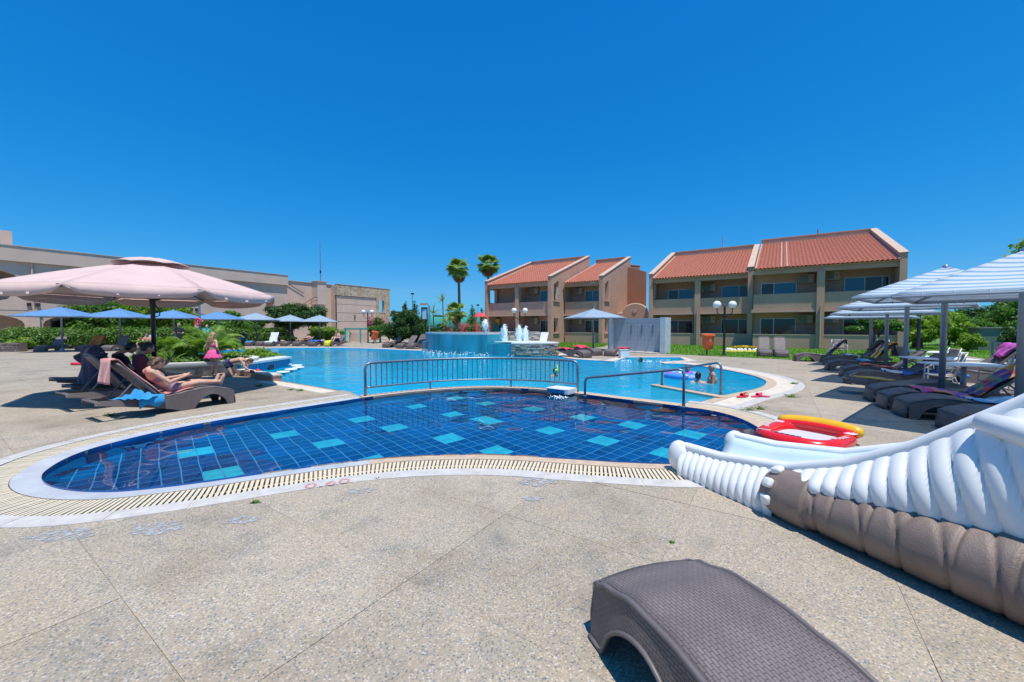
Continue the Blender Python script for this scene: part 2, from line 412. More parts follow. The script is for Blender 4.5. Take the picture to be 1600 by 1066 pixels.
m_blade = leafy('grass_blades', [(.13, .27, .02), (.18, .36, .03), (.24, .42, .04)], .3)
m_skin = M('light_skin', (.62, .36, .25), .5, .1, 8, sub=.08)
m_skin2 = M('tanned_skin', (.46, .23, .14), .5, .1, 8, sub=.08)
m_skin3 = M('pale_skin', (.68, .41, .30), .5, .1, 8, sub=.08)
m_hairb = M('brown_hair', (.10, .055, .025), .5, .35, 40, .5, 120)
m_haird = M('dark_hair', (.012, .010, .009), .4, .35, 40, .4, 120)
m_hairl = M('fair_hair', (.40, .26, .12), .5, .35, 40, .5, 120)
m_wall = M('beige_render', (.54, .335, .24), .9, .10, .7, .15, 50)
m_wall2 = M('terracotta_render', (.42, .19, .11), .9, .10, .7, .1, 50)
m_walll = M('pinkish_beige_render', (.66, .50, .40), .9, .10, .6, .15, 50)
m_cope = M('pale_coping', (.54, .40, .30), .85, .10, 2)
m_tile = M('terracotta_roof_tile', (.42, .14, .085), .8, .30, 9, .1, 30)
m_tilep = M('pale_roof_mortar', (.52, .32, .23), .9, .2, 8)
m_frame = M('white_window_frame', (.55, .57, .60), .4, .05)
m_glass = M('dark_window_glass', (.012, .018, .022), .06, .2, 2, spec=.6)
m_curtain = stripes('teal_curtain_glass', 0, [(.02, .16, .24), (.03, .21, .30), (.025, .18, .26)], 9.0, .12)
m_ac = M('cream_plastic', (.42, .37, .29), .5, .08)
m_pink = M('pink_canvas', (.62, .45, .415), .9, .07, 2, .6, 9)
m_bluefab = M('blue_net_cloth', (.15, .35, .64), .85, .10, 3)
m_greyfab = M('grey_blue_net_cloth', (.38, .50, .60), .85, .10, 3)

let_light(m_bluefab, .16); let_light(m_greyfab, .16)
# ================================================================ POOLS, DECK, LAWN
WZ = -0.035
def UL(pts, z=WZ): return [U(x, y, z) for x, y in pts]
weir_px = [(569,624),(600,620),(640,615.5),(680,611.5),(740,608),(790,608),(850,611),(900,617),(960,625),(1010,631),(1060,637.5)]
rest_px = [(1060,637.5),(1110,644),(1150,654),(1180,668),(1200,684),(1208,700),(1190,715),(1140,725),(1060,729),(1012,728),(960,725.5),(907,722),(862,719),(810,715.5),(750,713.5),(675,715),(600,719.5),(527,727.5),(452,738),(377,749),(302,760),(227,769),(180,773),(134,773),(95,769),(72,762),(63,752),(70,741),(100,722),(140,706),(200,690),(250,678),(330,662),(430,646),(500,635),(569,624)]
weir = smooth_poly(UL(weir_px), False, .10); rest = smooth_poly(UL(rest_px), False, .05)
K = weir[:-1]+rest[:-1]
weir_out = offset_line(weir, -.24)
spit = smooth_poly(UL([(429,595),(474,602),(515,609),(545,614.5)]), False, .15)
lobe_px = [(1100,628),(1127,620),(1155,614),(1180,609.5),(1195,604),(1199,597),(1180,589),(1155,583.5),(1130,578.5),(1100,574),(1067,569.5),(1040,569.5)]
lobe = smooth_poly(UL([(1066,636.5)]+lobe_px), False, .15)
bay = UL([(1034,566),(1070,564),(1062,559.5),(985,559.5),(972,562),(960,566)])
far_px = [(930,564.5),(885,561.5),(872,556),(850,552),(760,549),(665,549.5),(598,546),(536,544.2),(443,544.4),(380,546.2),(330,549.5)]
far_line = smooth_poly(UL(far_px), False, .4)
pen = [Vector((-18.6,24.6,0)),Vector((-19.6,22.5,0)),Vector((-18.2,20.6,0)),Vector((-14.6,18.6,0)),Vector((-11.7,17.5,0)),Vector((-8.72,15.6,0)),Vector((-8.68,13.1,0)),Vector((-8.55,12.6,0))]
B = spit+weir_out+lobe+bay+far_line+pen
BFLOOR, KFLOOR = -1.35, -0.58

def strip(name, a, b, za, zb, mat, parent=None, kind='structure', smooth=False):
    m = MB(); n = len(a)
    m.add([(p.x, p.y, za) for p in a]+[(p.x, p.y, zb) for p in b], [(i, i+1, n+i+1, n+i) for i in range(n-1)])
    o = m.build(name, mat, parent, smooth)
    bm = bmesh.new(); bm.from_mesh(o.data); bmesh.ops.recalc_face_normals(bm, faces=bm.faces[:])
    if sum(f.normal.z for f in bm.faces) < 0: bmesh.ops.reverse_faces(bm, faces=bm.faces[:])
    bm.to_mesh(o.data); bm.free()
    if kind: o['kind'] = kind
    return o
def band(name, line, d0, d1, z0, z1, mat, **k): return strip(name, offset_line(line, d0), offset_line(line, d1), z0, z1, mat, **k)

# --- the children's pool: basin, lip, gutter, grating, kerb
def kz(y): return KFLOOR
def UF(px, py):
    # where a sight line bent at the water surface (n = 1.33) meets the floor
    w = U(px, py, WZ); d = ray(px, py).normalized(); h = Vector((d.x, d.y, 0)); sn = h.length/1.333; h.normalize()
    return w+h*(sn/math.sqrt(1-sn*sn)*(WZ-KFLOOR))+Vector((0, 0, KFLOOR-WZ))
basin = strip('kids_pool_basin', K+[K[0]], K+[K[0]], 0.004, KFLOOR-.02, m_navy)
fl_ = sheet('kids_pool_floor', K, [], KFLOOR-.012, m_grout)
for v_ in fl_.data.vertices: v_.co.z = kz(v_.co.y)-.012
strip('pool_weir', weir, weir_out, .006, .012, m_tan)
strip('pool_weir_face', weir, weir, .006, -.62, m_navy); strip('pool_weir_back', weir_out, weir_out, .012, -1.4, m_cyan)
LIP, GR, KB = .20, .50, .68
iL = [i for i, p in enumerate(rest) if p.x < -1.6]; i0, i1 = iL[0], iL[-1]
band('pool_lip', rest[:i0+1], 0, -LIP, -.012, .006, m_tan); band('pool_lip', rest[i0:i1+1], 0, -LIP, -.014, .006, m_marble)
if i1 < len(rest)-1: band('pool_lip', rest[i1:], 0, -LIP, -.012, .006, m_tan)
band('pool_gutter', rest, -LIP+.004, -GR-.004, -.07, -.07, m_dark)
strip('pool_gutter_side', offset_line(rest, -LIP), offset_line(rest, -LIP), .005, -.075, m_tan)
strip('pool_gutter_side', offset_line(rest, -GR), offset_line(rest, -GR), .005, -.075, m_kerb)
grating = tag(bpy.data.objects.new('overflow_grating', None), kind='structure'); COL.objects.link(grating)
slat_me = MB().box((0, 0, 0), (.026, GR-LIP-.012, .024)).mesh('slat'); slat_me.materials.append(m_slat)
slat_me2 = slat_me.copy(); slat_me2.materials[0] = m_slatb
mid = resample(offset_line(rest, -(LIP+GR)/2), False, .042)
cand = []
for i in range(1, len(mid)-1):
    t = (mid[i+1]-mid[i-1]).normalized(); cand.append((mid[i].length, i, mid[i], math.atan2(t.y, t.x)))
cand.sort(key=lambda c: c[0]); extra = MB()
for k, (d, i, p, a) in enumerate(cand):
    zz = -.010+rnd.uniform(-.002, .002)
    if k < 300:
        o = bpy.data.objects.new('slat', slat_me if rnd.random() < .75 else slat_me2); o.location = (p.x, p.y, zz); o.rotation_euler = (0, 0, a+rnd.uniform(-.02, .02)); link(o, grating)
    else: extra.box((p.x, p.y, zz), (.026, GR-LIP-.012, .024), Matrix.Rotation(a, 3, 'Z'))
tag(extra.build('slat', m_slat, grating), kind='stuff')
crs = band('grating_crossbar', rest, -(LIP+GR)/2-.012, -(LIP+GR)/2+.012, -.02, -.02, m_slatb)
kerb_root = tag(bpy.data.objects.new('pool_kerb', None), kind='structure'); COL.objects.link(kerb_root)
ki, ko = offset_line(rest, -GR-.001), offset_line(rest, -KB); i = 0
while i < len(rest)-3:
    L = 0; j = i
    while j < len(rest)-1 and L < .40: L += (rest[j+1]-rest[j]).length; j += 1
    a = [v.copy() for v in ki[i:j+1]]; b = [v.copy() for v in ko[i:j+1]]
    for q in (a, b):
        q[0] = q[0].lerp(q[1], .09); q[-1] = q[-1].lerp(q[-2], .09)
    zt = .007+rnd.uniform(-.0015, .0015)
    MB().prism([(v.x, v.y) for v in a]+[(v.x, v.y) for v in b[::-1]], -.04, zt).build('kerb_tile', m_kerb, kerb_root); i = j
strip('kerb_joint', ki, ko, .001, .001, m_cream)

# floor tiles of the children's pool
A1, A2 = Vector((.745, .667, 0)), Vector((.667, -.745, 0)); TS = .183
def inside(p, poly):
    c = False; n = len(poly); j = n-1
    for i in range(n):
        a, b = poly[i], poly[j]
        if (a.y > p.y) != (b.y > p.y) and p.x < (b.x-a.x)*(p.y-a.y)/(b.y-a.y)+a.x: c = not c
        j = i
    return c
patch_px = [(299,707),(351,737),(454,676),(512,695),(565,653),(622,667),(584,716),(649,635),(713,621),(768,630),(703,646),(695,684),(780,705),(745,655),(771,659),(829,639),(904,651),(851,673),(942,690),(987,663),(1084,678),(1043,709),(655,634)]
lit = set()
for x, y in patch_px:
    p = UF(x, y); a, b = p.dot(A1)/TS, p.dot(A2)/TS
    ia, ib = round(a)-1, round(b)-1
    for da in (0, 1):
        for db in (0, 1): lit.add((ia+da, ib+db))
Kc = K[::3]
tiles = []
for ia in range(-70, 70):
    for ib in range(-70, 70):
        c = A1*((ia+.5)*TS)+A2*((ib+.5)*TS)
        if -7 < c.x < 5 and 2.5 < c.y < 11:
            if any(inside(c+A1*(s*TS*.55)+A2*(t*TS*.55), Kc) for s, t in ((0, 0), (1, 1), (-1, 1), (1, -1), (-1, -1))): tiles.append((c.length, c, (ia, ib) in lit))
tiles.sort(key=lambda t: t[0])
tr = Matrix.Rotation(math.atan2(A1.y, A1.x), 3, 'Z'); TILT = Matrix.Identity(3); tsz = (TS-.0125, TS-.0125, .012)
tme = {}
for k_, m_ in ((0, m_navy), (1, m_navyb), (2, m_cyan)):
    e = MB().box((0, 0, 0), tsz).mesh('tile'); e.materials.append(m_); tme[k_] = e
floor_root = tag(bpy.data.objects.new('pool_tiling', None), kind='structure'); COL.objects.link(floor_root)
rest_tiles = MB()
for k, (d, c, on) in enumerate(tiles):
    z = kz(c.y)-.0155+rnd.uniform(-.0005, .0005)
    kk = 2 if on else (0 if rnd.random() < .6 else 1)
    if k < 300:
        o = bpy.data.objects.new('tile', tme[kk]); o.location = (c.x, c.y, z); o.rotation_euler = (TILT @ tr).to_euler(); link(o, floor_root)
    else: rest_tiles.box((c.x, c.y, z), tsz, TILT @ tr, mi=kk)
tag(rest_tiles.build('tile', [m_navy, m_navyb, m_cyan], floor_root), kind='stuff')

m_wk = bpy.data.materials.new('kids_pool_water'); m_wk.use_nodes = True; nt = m_wk.node_tree; nt.nodes.clear()
g_ = nd(nt, 'ShaderNodeBsdfGlass', IOR=1.33, Roughness=0.0); g_.inputs[0].default_value = (.80, .97, 1.0, 1)
nt.links.new(g_.outputs[0], nd(nt, 'ShaderNodeOutputMaterial').inputs[0])
wr_ = random.Random(3); WV = [(wr_.uniform(0, 6.28), wr_.uniform(1.2, 15), wr_.uniform(0, 6.28)) for _ in range(26)]
def wave(x, y): return sum(.010/(k**1.35)*math.sin(k*(x*math.cos(a)+y*math.sin(a))+c) for a, k, c in WV)
x0, y0 = min(p.x for p in K)-.1, min(p.y for p in K)-.1; st = .055
nx, ny = int((max(p.x for p in K)-x0)/st)+3, int((max(p.y for p in K)-y0)/st)+3; Kw = K[::2]
ins = [[inside(Vector((x0+i*st, y0+j*st, 0)), Kw) for i in range(nx)] for j in range(ny)]
near_ = lambda i, j: any(ins[min(ny-1, max(0, j+b))][min(nx-1, max(0, i+a))] for a in (-1, 0, 1, 2) for b in (-1, 0, 1, 2))
wm = MB(); wm.add([(x0+i*st, y0+j*st, WZ+wave(x0+i*st, y0+j*st)) for j in range(ny) for i in range(nx)], [(j*nx+i, j*nx+i+1, (j+1)*nx+i+1, (j+1)*nx+i) for j in range(ny-1) for i in range(nx-1) if near_(i, j)])
kw_ = wm.build('kids_pool_water', m_wk, None, smooth=True); kw_['kind'] = 'structure'; kw_.cycles.is_caustics_caster = True
def water(name, poly, mat, z):
    o = sheet(name, poly, [], z, mat); return o

# --- the big pool
def big_tile():
    m, nt, b = nodes_of('big_pool_tile'); co = coords(nt)
    n = nd(nt, 'ShaderNodeTexNoise', Scale=.22, Detail=2.0, Distortion=.5); nt.links.new(coords(nt, scale=(.55, 1.6, 1)), n.inputs['Vector'])
    r_ = ramp(nt, [(.42, (.006, .44, .72)), (.5, (.010, .58, .84)), (.62, (.02, .70, .90))]); nt.links.new(n.outputs['Fac'], r_.inputs[0])
    br = nd(nt, 'ShaderNodeTexBrick', Scale=1.0); br.offset = 0
    for k, v in (('Mortar Size', .008), ('Brick Width', .25), ('Row Height', .25)): br.inputs[k].default_value = v
    br.inputs['Color1'].default_value = (1, 1, 1, 1); br.inputs['Color2'].default_value = (.86, .9, .94, 1); br.inputs['Mortar'].default_value = (.8, .9, .95, 1)
    nt.links.new(coords(nt, rot=(0, 0, -.73)), br.inputs['Vector'])
    nt.links.new(mixc(nt, 1.0, r_.outputs[0], br.outputs[0], 'MULTIPLY'), b.inputs['Base Color']); b.inputs['Roughness'].default_value = .3
    return m
m_btile = big_tile()
sheet('big_pool_floor', B, [], BFLOOR, m_btile)
strip('big_pool_basin', B+[B[0]], B+[B[0]], -.0, BFLOOR-.02, M('cyan_basin_tile', (.03, .38, .60), .3, .2, 2))
m_wb = water_mat('big_pool_water', (.80, .96, 1.0), 2.0, .8, ior=1.055, body=(.003, .40, .62), dens=.6)
water('big_pool_water', B, m_wb, WZ)
# sloping entry between the handrails, and the low wall carrying the rear rail
rampo = MB().add([U(1066,636,-.05), U(1128,620,-.05), U(1030,602.5,-.8), U(930,622,-.8)], [(0, 1, 2, 3)]).build('pool_ramp', M('pale_ramp_tile', (.42, .62, .66), .4, .15, 4)); rampo['kind'] = 'structure'
ra, rb = U(1131,621,0), U(1022,601.5,0); rd = (rb-ra).normalized(); rn = Vector((-rd.y, rd.x, 0))*.12
MB().prism([(p.x, p.y) for p in (ra-rn, rb-rn, rb+rn, ra+rn)], -1.3, .02).build('rail_wall', m_tan, bevel=.01)['kind'] = 'structure'
# coping of the big pool
Zb = -.004
ends = [('right', lobe[2:], .24, .62, .84), ('bay', bay, .10, .4, .55), ('far', far_line, .18, .5, .7), ('spit', spit[:-2], .12, .46, .5)]
bpoly = []
for nm, ln, a, b, c in ends:
    band('pool_lip', ln, 0, a, -.02, Zb+.004, m_tan); band('pool_coping', ln, a, b, Zb, Zb, m_cream); band('pool_kerb', ln, b, c, Zb+.001, Zb+.001, m_kerb)
    bpoly.append([v for v in ln]+offset_line(ln, c)[::-1])
k_band = [v for v in rest[::3]]+offset_line(rest[::3], -KB+.001)[::-1]
weir_band = [v for v in weir]+weir_out[::-1]
HOLES = [K[::2], B, k_band, weir_band]+bpoly

# --- deck slabs (each a piece) near the camera, one sheet beyond
def screen(p):
    d = Vector(p)-Vector((0, 0, CAMH)); yc = d.y*cp-d.z*sp_; zc = d.y*sp_+d.z*cp
    if yc < .15: return None
    return (W0/2+F*d.x/yc, H0/2-F*zc/yc)
deck = tag(bpy.data.objects.new('pool_deck', None), kind='structure'); COL.objects.link(deck)
CA, CB = 1.2, 1.0; cells = []
holes_box = [(min(p.x for p in h), max(p.x for p in h), min(p.y for p in h), max(p.y for p in h)) for h in HOLES]
for ia in range(-17, 9):
    for ib in range(-2, 16):
        a0, b0 = -.6+ia*CA, .58+ib*CB
        q = [DV*(a0+s*CA)+PV*(b0+t*CB) for s, t in ((0, 0), (1, 0), (1, 1), (0, 1))]
        c = sum(q, Vector())/4
        if c.y > 13 or c.y < -.5 or c.x > 9.5: continue
        pts = [screen(v) for v in q]+[screen(c)]
        if not any(s and -60 < s[0] < 1660 and s[1] < 1130 for s in pts): continue
        cells.append(q)
        g = .0017; cc = [v+(c-v).normalized()*g*1.4 for v in q]
        x0, x1, y0, y1 = min(v.x for v in cc), max(v.x for v in cc), min(v.y for v in cc), max(v.y for v in cc)
        hs_ = [h for h, bx in zip(HOLES, holes_box) if not (bx[1] < x0 or bx[0] > x1 or bx[3] < y0 or bx[2] > y1)]
        zz = rnd.uniform(-.0015, .0015)
        sheet('paving_slab', cc, hs_, zz, m_slab, .03, deck, None)
sheet('deck_joint_bed', [(-22, -2), (14, -2), (14, 15), (-22, 15)], HOLES, -.0045, m_bed)
sheet('pool_deck_beyond', [(-75, -12), (75, -12), (75, 80), (-75, 80)], HOLES+[[v for v in q] for q in cells], -.002, m_deck)
ring = MB(); Ro = 3500
o4 = [(-Ro, -Ro), (Ro, -Ro), (Ro, Ro), (-Ro, Ro)]; i4 = [(-75, -12), (75, -12), (75, 80), (-75, 80)]
ring.add([(x, y, -.02) for x, y in o4+i4], [(i, (i+1) % 4, 4+(i+1) % 4, 4+i) for i in range(4)])
ring.build('ground', m_ground)['kind'] = 'structure'
# grey mortar repairs
m_mort = M('grey_mortar', (.36, .37, .38), .9, .25, 9)
nt = m_mort.node_tree; b_ = nt.nodes['Principled BSDF']; n_ = nd(nt, 'ShaderNodeTexNoise', Scale=26.0, Detail=6.0, Roughness=.7); nt.links.new(coords(nt), n_.inputs['Vector'])
mr_ = nd(nt, 'ShaderNodeMapRange'); mr_.inputs[1].default_value = .46; mr_.inputs[2].default_value = .54; nt.links.new(n_.outputs['Fac'], mr_.inputs[0]); tr_ = nd(nt, 'ShaderNodeBsdfTransparent'); mx_ = nd(nt, 'ShaderNodeMixShader')
nt.links.new(mr_.outputs[0], mx_.inputs[0]); nt.links.new(tr_.outputs[0], mx_.inputs[1]); nt.links.new(b_.outputs[0], mx_.inputs[2]); nt.links.new(mx_.outputs[0], nt.nodes['Material Output'].inputs[0])
for (x, y, r) in ((95,837,.11),(243,826,.10),(378,813,.07),(563,767,.07),(838,753,.10),(832,780,.05)):
    c = U(x, y); poly = [(c.x+r*(1+.4*rnd.random())*1.5*math.cos(t)*(.7+.6*rnd.random()), c.y+r*math.sin(t)*(.7+.5*rnd.random())) for t in [k*math.pi/7 for k in range(14)]]
    sheet('mortar_patch', poly, HOLES, .0035, m_mort)
# lawn behind the deck
lawn1 = [U(868,548), U(893,548.5), U(945,541.5), U(955,536.5), U(860,534)]
lawn2 = [U(1028,552.5), U(1100,556), U(1200,560.5), U(1300,566), U(1420,574)]+[Vector((24.5,22,0)), Vector((21.5,17.5,0)), Vector((19,13.8,0)), Vector((17.5,10.5,0)), Vector((20,5,0)), Vector((60,5,0)), Vector((60,60,0)), U(1005,533)]
lawns = [lawn1, lawn2]
for L in lawns: sheet('lawn', [(v.x, v.y) for v in L], [], .01, m_grass)
def blades(name, poly, n, h, label):
    xs = [p.x for p in poly]; ys = [p.y for p in poly]; vs = []; fs = []
    k = 0; tries = 0
    while k < n and tries < n*12:
        tries += 1
        # more blades where the lawn lies closer
        p = Vector((rnd.uniform(min(xs), min(max(xs), 34)), rnd.uniform(min(ys), min(max(ys), 42)), 0))
        if rnd.random() > min(1, (18/max(8, p.length))**1.5) or not inside(p, poly): continue
        a = rnd.uniform(0, 6.28); w = .012*p.length/18+.006; hh = h*rnd.uniform(.5, 1.3)
        dx, dy = math.cos(a)*w, math.sin(a)*w; b = len(vs)
        vs += [(p.x-dx, p.y-dy, .01), (p.x+dx, p.y+dy, .01), (p.x+rnd.uniform(-.04, .04), p.y+rnd.uniform(-.04, .04), hh)]; fs.append((b, b+1, b+2)); k += 1
    o = MB().add(vs, fs).build(name, m_blade); return tag(o, label, 'grass', kind='stuff')
blades('grass', lawn1, 6000, .09, 'mown green grass beside the fountain')
blades('grass', lawn2, 42000, .09, 'mown green grass in front of the apartments and along the right side')

# painted depth mark on the kerb
def text_mesh(name, body, size, mat, parent=None, loc=(0, 0, 0), rot=(0, 0, 0), ext=0.0):
    cu = bpy.data.curves.new(name, 'FONT'); cu.body = body; cu.size = size; cu.extrude = ext; cu.align_x = 'CENTER'; cu.align_y = 'CENTER'; cu.resolution_u = 3
    t = bpy.data.objects.new(name, cu); COL.objects.link(t)
    me = bpy.data.meshes.new_from_object(t.evaluated_get(bpy.context.evaluated_depsgraph_get())); bpy.data.objects.remove(t)
    me.name = name; me.materials.clear(); me.materials.append(mat)
    o = bpy.data.objects.new(name, me); o.location = loc; o.rotation_euler = rot; return link(o, parent)
m_redpaint = M('faded_red_paint', (.50, .22, .21), .8, .35, 60)
c = U(512, 757.5); e = U(560, 751.5)-U(470, 764)
tm = text_mesh('depth_mark', '0.60', .19, m_redpaint, None, (c.x, c.y, .0105), (0, 0, math.atan2(e.y, e.x)))
tm.scale = (1.25, .85, 1); tag(tm, 'faded red painted figures 0.60 on the white pool kerb', 'depth marking')

for ob in list(COL.objects):
    if ob.type == 'MESH' and ob.name.split('.')[0] in ('tile', 'kids_pool_floor', 'kids_pool_basin', 'pool_weir_face'): ob.cycles.is_caustics_receiver = True
# ================================================================ BUILDINGS
def local(o, loc, rz): o.location = loc; o.rotation_euler = (0, 0, rz)
def side_wall(name, parent, x, th, depth, zf, zb, holes, mat, front=-.15):
    """an upright wall in the plane x = const, its top sloping from zf at the front to zb at the back, with openings"""
    outer = [(front, 0), (depth, 0), (depth, zb), (front, zf)]
    v, tri = cdt_faces(outer, holes)
    n = len(v); m = MB()
    m.add([(x-th/2, p.x, p.y) for p in v], [t[::-1] for t in tri]); m.add([(x+th/2, p.x, p.y) for p in v], tri)
    for loop, flip in [(outer, False)]+[(h, True) for h in holes]:
        k = len(loop)
        area = sum(loop[i][0]*loop[(i+1) % k][1]-loop[(i+1) % k][0]*loop[i][1] for i in range(k))
        if area < 0: loop = loop[::-1]
        vs = [(x-th/2, a, b) for a, b in loop]+[(x+th/2, a, b) for a, b in loop]
        fs = [(i, (i+1) % k, k+(i+1) % k, k+i) for i in range(k)]
        m.add(vs, [f[::-1] for f in fs] if not flip else fs)
    o = m.build(name, mat, parent)
    bm = bmesh.new(); bm.from_mesh(o.data); bmesh.ops.remove_doubles(bm, verts=bm.verts[:], dist=1e-4); bmesh.ops.recalc_face_normals(bm, faces=bm.faces[:]); bm.to_mesh(o.data); bm.free()
    return o
def cope_slope(parent, x, w, depth, zf, zb, front=-.18):
    d = Vector((0, depth-front, zb-zf)); L = d.length; ang = math.atan2(d.z, d.y)
    MB().box((x, (front+depth)/2, (zf+zb)/2+.045), (w, L, .075), Matrix.Rotation(ang, 3, 'X')).build('coping', m_cope, parent)
def roof_tiles(parent, x0, x1, depth, z0, z1, mortar=()):
    n = max(4, int((x1-x0)/.235)); rows = int(depth/.37); P = []
    hw = (x1-x0)/n; per = 6
    ys = []
    for r in range(rows):
        ys += [(-.32+(depth+.32)*r/rows, .035), (-.32+(depth+.32)*(r+.985)/rows, 0.0)]
    sl = (z1-z0)/depth
    for i in range(n*per+1):
        x = x0+(x1-x0)*i/(n*per); w = abs(math.sin(math.pi*i/per))**.8*.085
        P.append([(x, y, z0+y*sl+w+lift+.03) for y, lift in ys])
    m = MB().grid(P)
    m.f = [f[::-1] for f in m.f]
    # closed eave edge: each barrel end reads as a dark arch
    o = m.build('roof_tiles', m_tile, parent, smooth=False); o['kind'] = 'stuff'
    MB().box(((x0+x1)/2, depth/2-.05, (z0+z1)/2-.06), (x1-x0, math.hypot(depth, z1-z0), .1), Matrix.Rotation(math.atan(sl), 3, 'X')).build('roof_deck', m_wall, parent)
    for xm in mortar:
        for dx in (-.17, .17):
            MB().tube([(xm+dx, -.3, z0-.3*sl+.12), (xm+dx, depth, z1+.12)], .05, 6).build('mortar_ridge', m_tilep, parent)
    MB().bbox((x0, depth-.12, z1+.02), (x1, depth+.02, z1+.17)).build('ridge_mortar', m_tilep, parent)
    for xe in (x0, x1):
        s = 1 if xe == x0 else -1
        MB().tube([(xe+s*.05, -.3, z0-.3*sl+.1), (xe+s*.05, depth, z1+.1)], .07, 6).build('verge_mortar', m_tilep, parent)
def window(parent, x0, x1, z0, z1, y, panes, lights=()):
    """sliding window on a wall plane y = const, facing -y"""
    fr = MB(); t = .06
    fr.bbox((x0, y-.07, z0), (x1, y-.002, z0+t)); fr.bbox((x0, y-.07, z1-t), (x1, y-.002, z1))
    n = len(panes); ws = [p[1] for p in panes]; tot = sum(ws); xs = [x0]
    for w in ws: xs.append(xs[-1]+(x1-x0)*w/tot)
    for i, xx in enumerate(xs):
        a = xx-t/2 if 0 < i < n else (xx if i == 0 else xx-t)
        fr.bbox((a, y-.07, z0+t), (a+t, y-.002, z1-t))
    f = fr.build('window', m_frame, parent)
    for i, (k, w) in enumerate(panes):
        MB().bbox((xs[i]+.03, y-.04, z0+t*.8), (xs[i+1]-.03, y-.02, z1-t*.8)).build('pane', {'d': m_glass, 'c': m_curtain}[k], f)
    return f
m_fan = M('grey_fan_grille', (.22, .21, .18), .6, .1)
def ac(parent, x, z, y, flip=1):
    MB().bbox((x-.46, y-.36, z), (x+.46, y-.03, z+.62)).build('air_conditioner', m_ac, parent, bevel=.02)
    a = parent.children[-1] if False else [c for c in COL.objects if c.name.startswith('air_conditioner')][-1]
    MB().bbox((x-.42, y-.372, z+.05), (x+.14, y-.361, z+.57)).build('fan_grille', m_fan, a)
    MB().bbox((x+.27, y-.371, z+.30), (x+.35, y-.361, z+.42)).build('sticker', m_redpaint, a)
    return a
def apartment(parent, x0, W, y0, bays, walls, depth=8.4, zf=5.95, zb=9.0, open_side=None, mortar=()):
    """one section: two storeys of balconies under a lean-to tiled roof; local x along the facade, y into the building"""
    rec = 1.7; zs = (0.0, 2.72); x1 = x0+W
    D = lambda m, *a, **k: m
    mm = MB().bbox((x0, y0+rec, 0), (x1, y0+rec+.25, 5.5)); mm.build('room_wall', m_wall, parent)
    MB().bbox((x0, y0-.02, 2.55), (x1, y0+rec, 2.74)).build('floor_slab', m_wall, parent)
    MB().bbox((x0, y0-.06, 2.52), (x1, y0-.021, 2.60)).build('slab_nosing', m_cope, parent)
    MB().bbox((x0, y0, 5.22), (x1, y0+.22, 5.5)).build('eave_beam', m_wall, parent)
    MB().bbox((x0, y0+.22, 5.42), (x1, y0+rec, 5.5)).build('balcony_ceiling', m_wall, parent)
    bw = W/bays
    for b in range(bays):
        a, c = x0+b*bw, x0+(b+1)*bw
        MB().bbox((a+.12, y0+.02, 2.741), (c-.12, y0+.17, 3.82)).build('balcony_parapet', m_wall, parent)
        MB().bbox((a+.12, y0+.04, .0), (c-.12, y0+.19, .93)).build('terrace_parapet', m_wall, parent)
        MB().bbox((a+.12, y0+.01, .931), (c-.12, y0+.22, .99)).build('parapet_cap', m_cope, parent)
        if b > 0:
            MB().bbox((a-.21, y0-.12, 0), (a+.21, y0+.30, 5.215)).build('pillar', m_wall, parent)
            MB().bbox((a-.09, y0+.30, 2.741), (a+.09, y0+rec, 5.42)).build('party_wall', m_wall, parent); MB().bbox((a-.09, y0+.30, 0), (a+.09, y0+rec, 2.55)).build('party_wall', m_wall, parent)
            MB().tube([(a+.0, y0-.19, .1), (a+.0, y0-.19, 2.9)], .05, 8).build('rain_pipe', m_wall, parent)
    for (xw, hol) in walls:
        side_wall('side_wall', parent, xw, .34, y0+depth, zf, zb, hol, m_wall, y0-.2); cope_slope(parent, xw, .44, y0+depth, zf, zb, y0-.24)
    sl = (zb-zf)/(depth+.2)
    g = thing_part = None
    # roof sits between the side walls
    rp = bpy.data.objects.new('tiled_roof', None); link(rp, parent); rp.location = (0, y0, 0)
    roof_tiles(rp, x0+.17, x1-.17, depth-.25, 5.62, 5.62+sl*(depth-.25), mortar)
    MB().bbox((x0+.17, y0+depth-.25, 0), (x1-.17, y0+depth, zb-.02)).build('back_wall', m_wall, parent)
    MB().bbox((x0+.17, y0+depth-.30, zb-.019), (x1-.17, y0+depth+.05, zb+.06)).build('coping', m_cope, parent)
RZ = math.atan2(DV.y, DV.x)
# openings in the end walls, in (depth, height)
def oph(y0): return [[(y0+.35, 3.9), (y0+1.25, 3.9), (y0+1.25, 5.75), (y0+.35, 5.35)], [(y0+.35, 1.0), (y0+1.25, 1.0), (y0+1.25, 2.3), (y0+.35, 2.3)]]
# --- middle block
mid_b = thing('apartment_block', 'smaller beige two storey apartment block with two stepped red tiled roofs behind the fountain', 'building', (-2.45, 39.7, 0), RZ)
apartment(mid_b, 0, 7.1, 0, 2, [(0, [[(.25, 3.9), (1.4, 3.9), (1.4, 5.2), (.25, 5.2)]]), (7.1, oph(0))])
apartment(mid_b, 7.27, 3.75, 2.3, 1, [(11.0, oph(2.3))], depth=7.6, zf=5.95, zb=8.75)
yb = 1.7
window(mid_b, 2.0, 3.7, 2.75, 4.9, yb, [('d', 1), ('c', 1)]); window(mid_b, 5.1, 7.0, 2.75, 4.95, yb, [('c', 2), ('d', 1)])
window(mid_b, 2.0, 3.7, .05, 2.15, yb, [('d', 1), ('d', 1)]); window(mid_b, 5.1, 7.0, .05, 2.15, yb, [('d', 1), ('d', 2)])
window(mid_b, 8.7, 10.8, 2.75, 4.95, 4.0, [('c', 1), ('c', 1), ('d', .8)]); window(mid_b, 8.7, 10.8, .05, 2.15, 4.0, [('d', 1), ('d', 1), ('d', 1)])
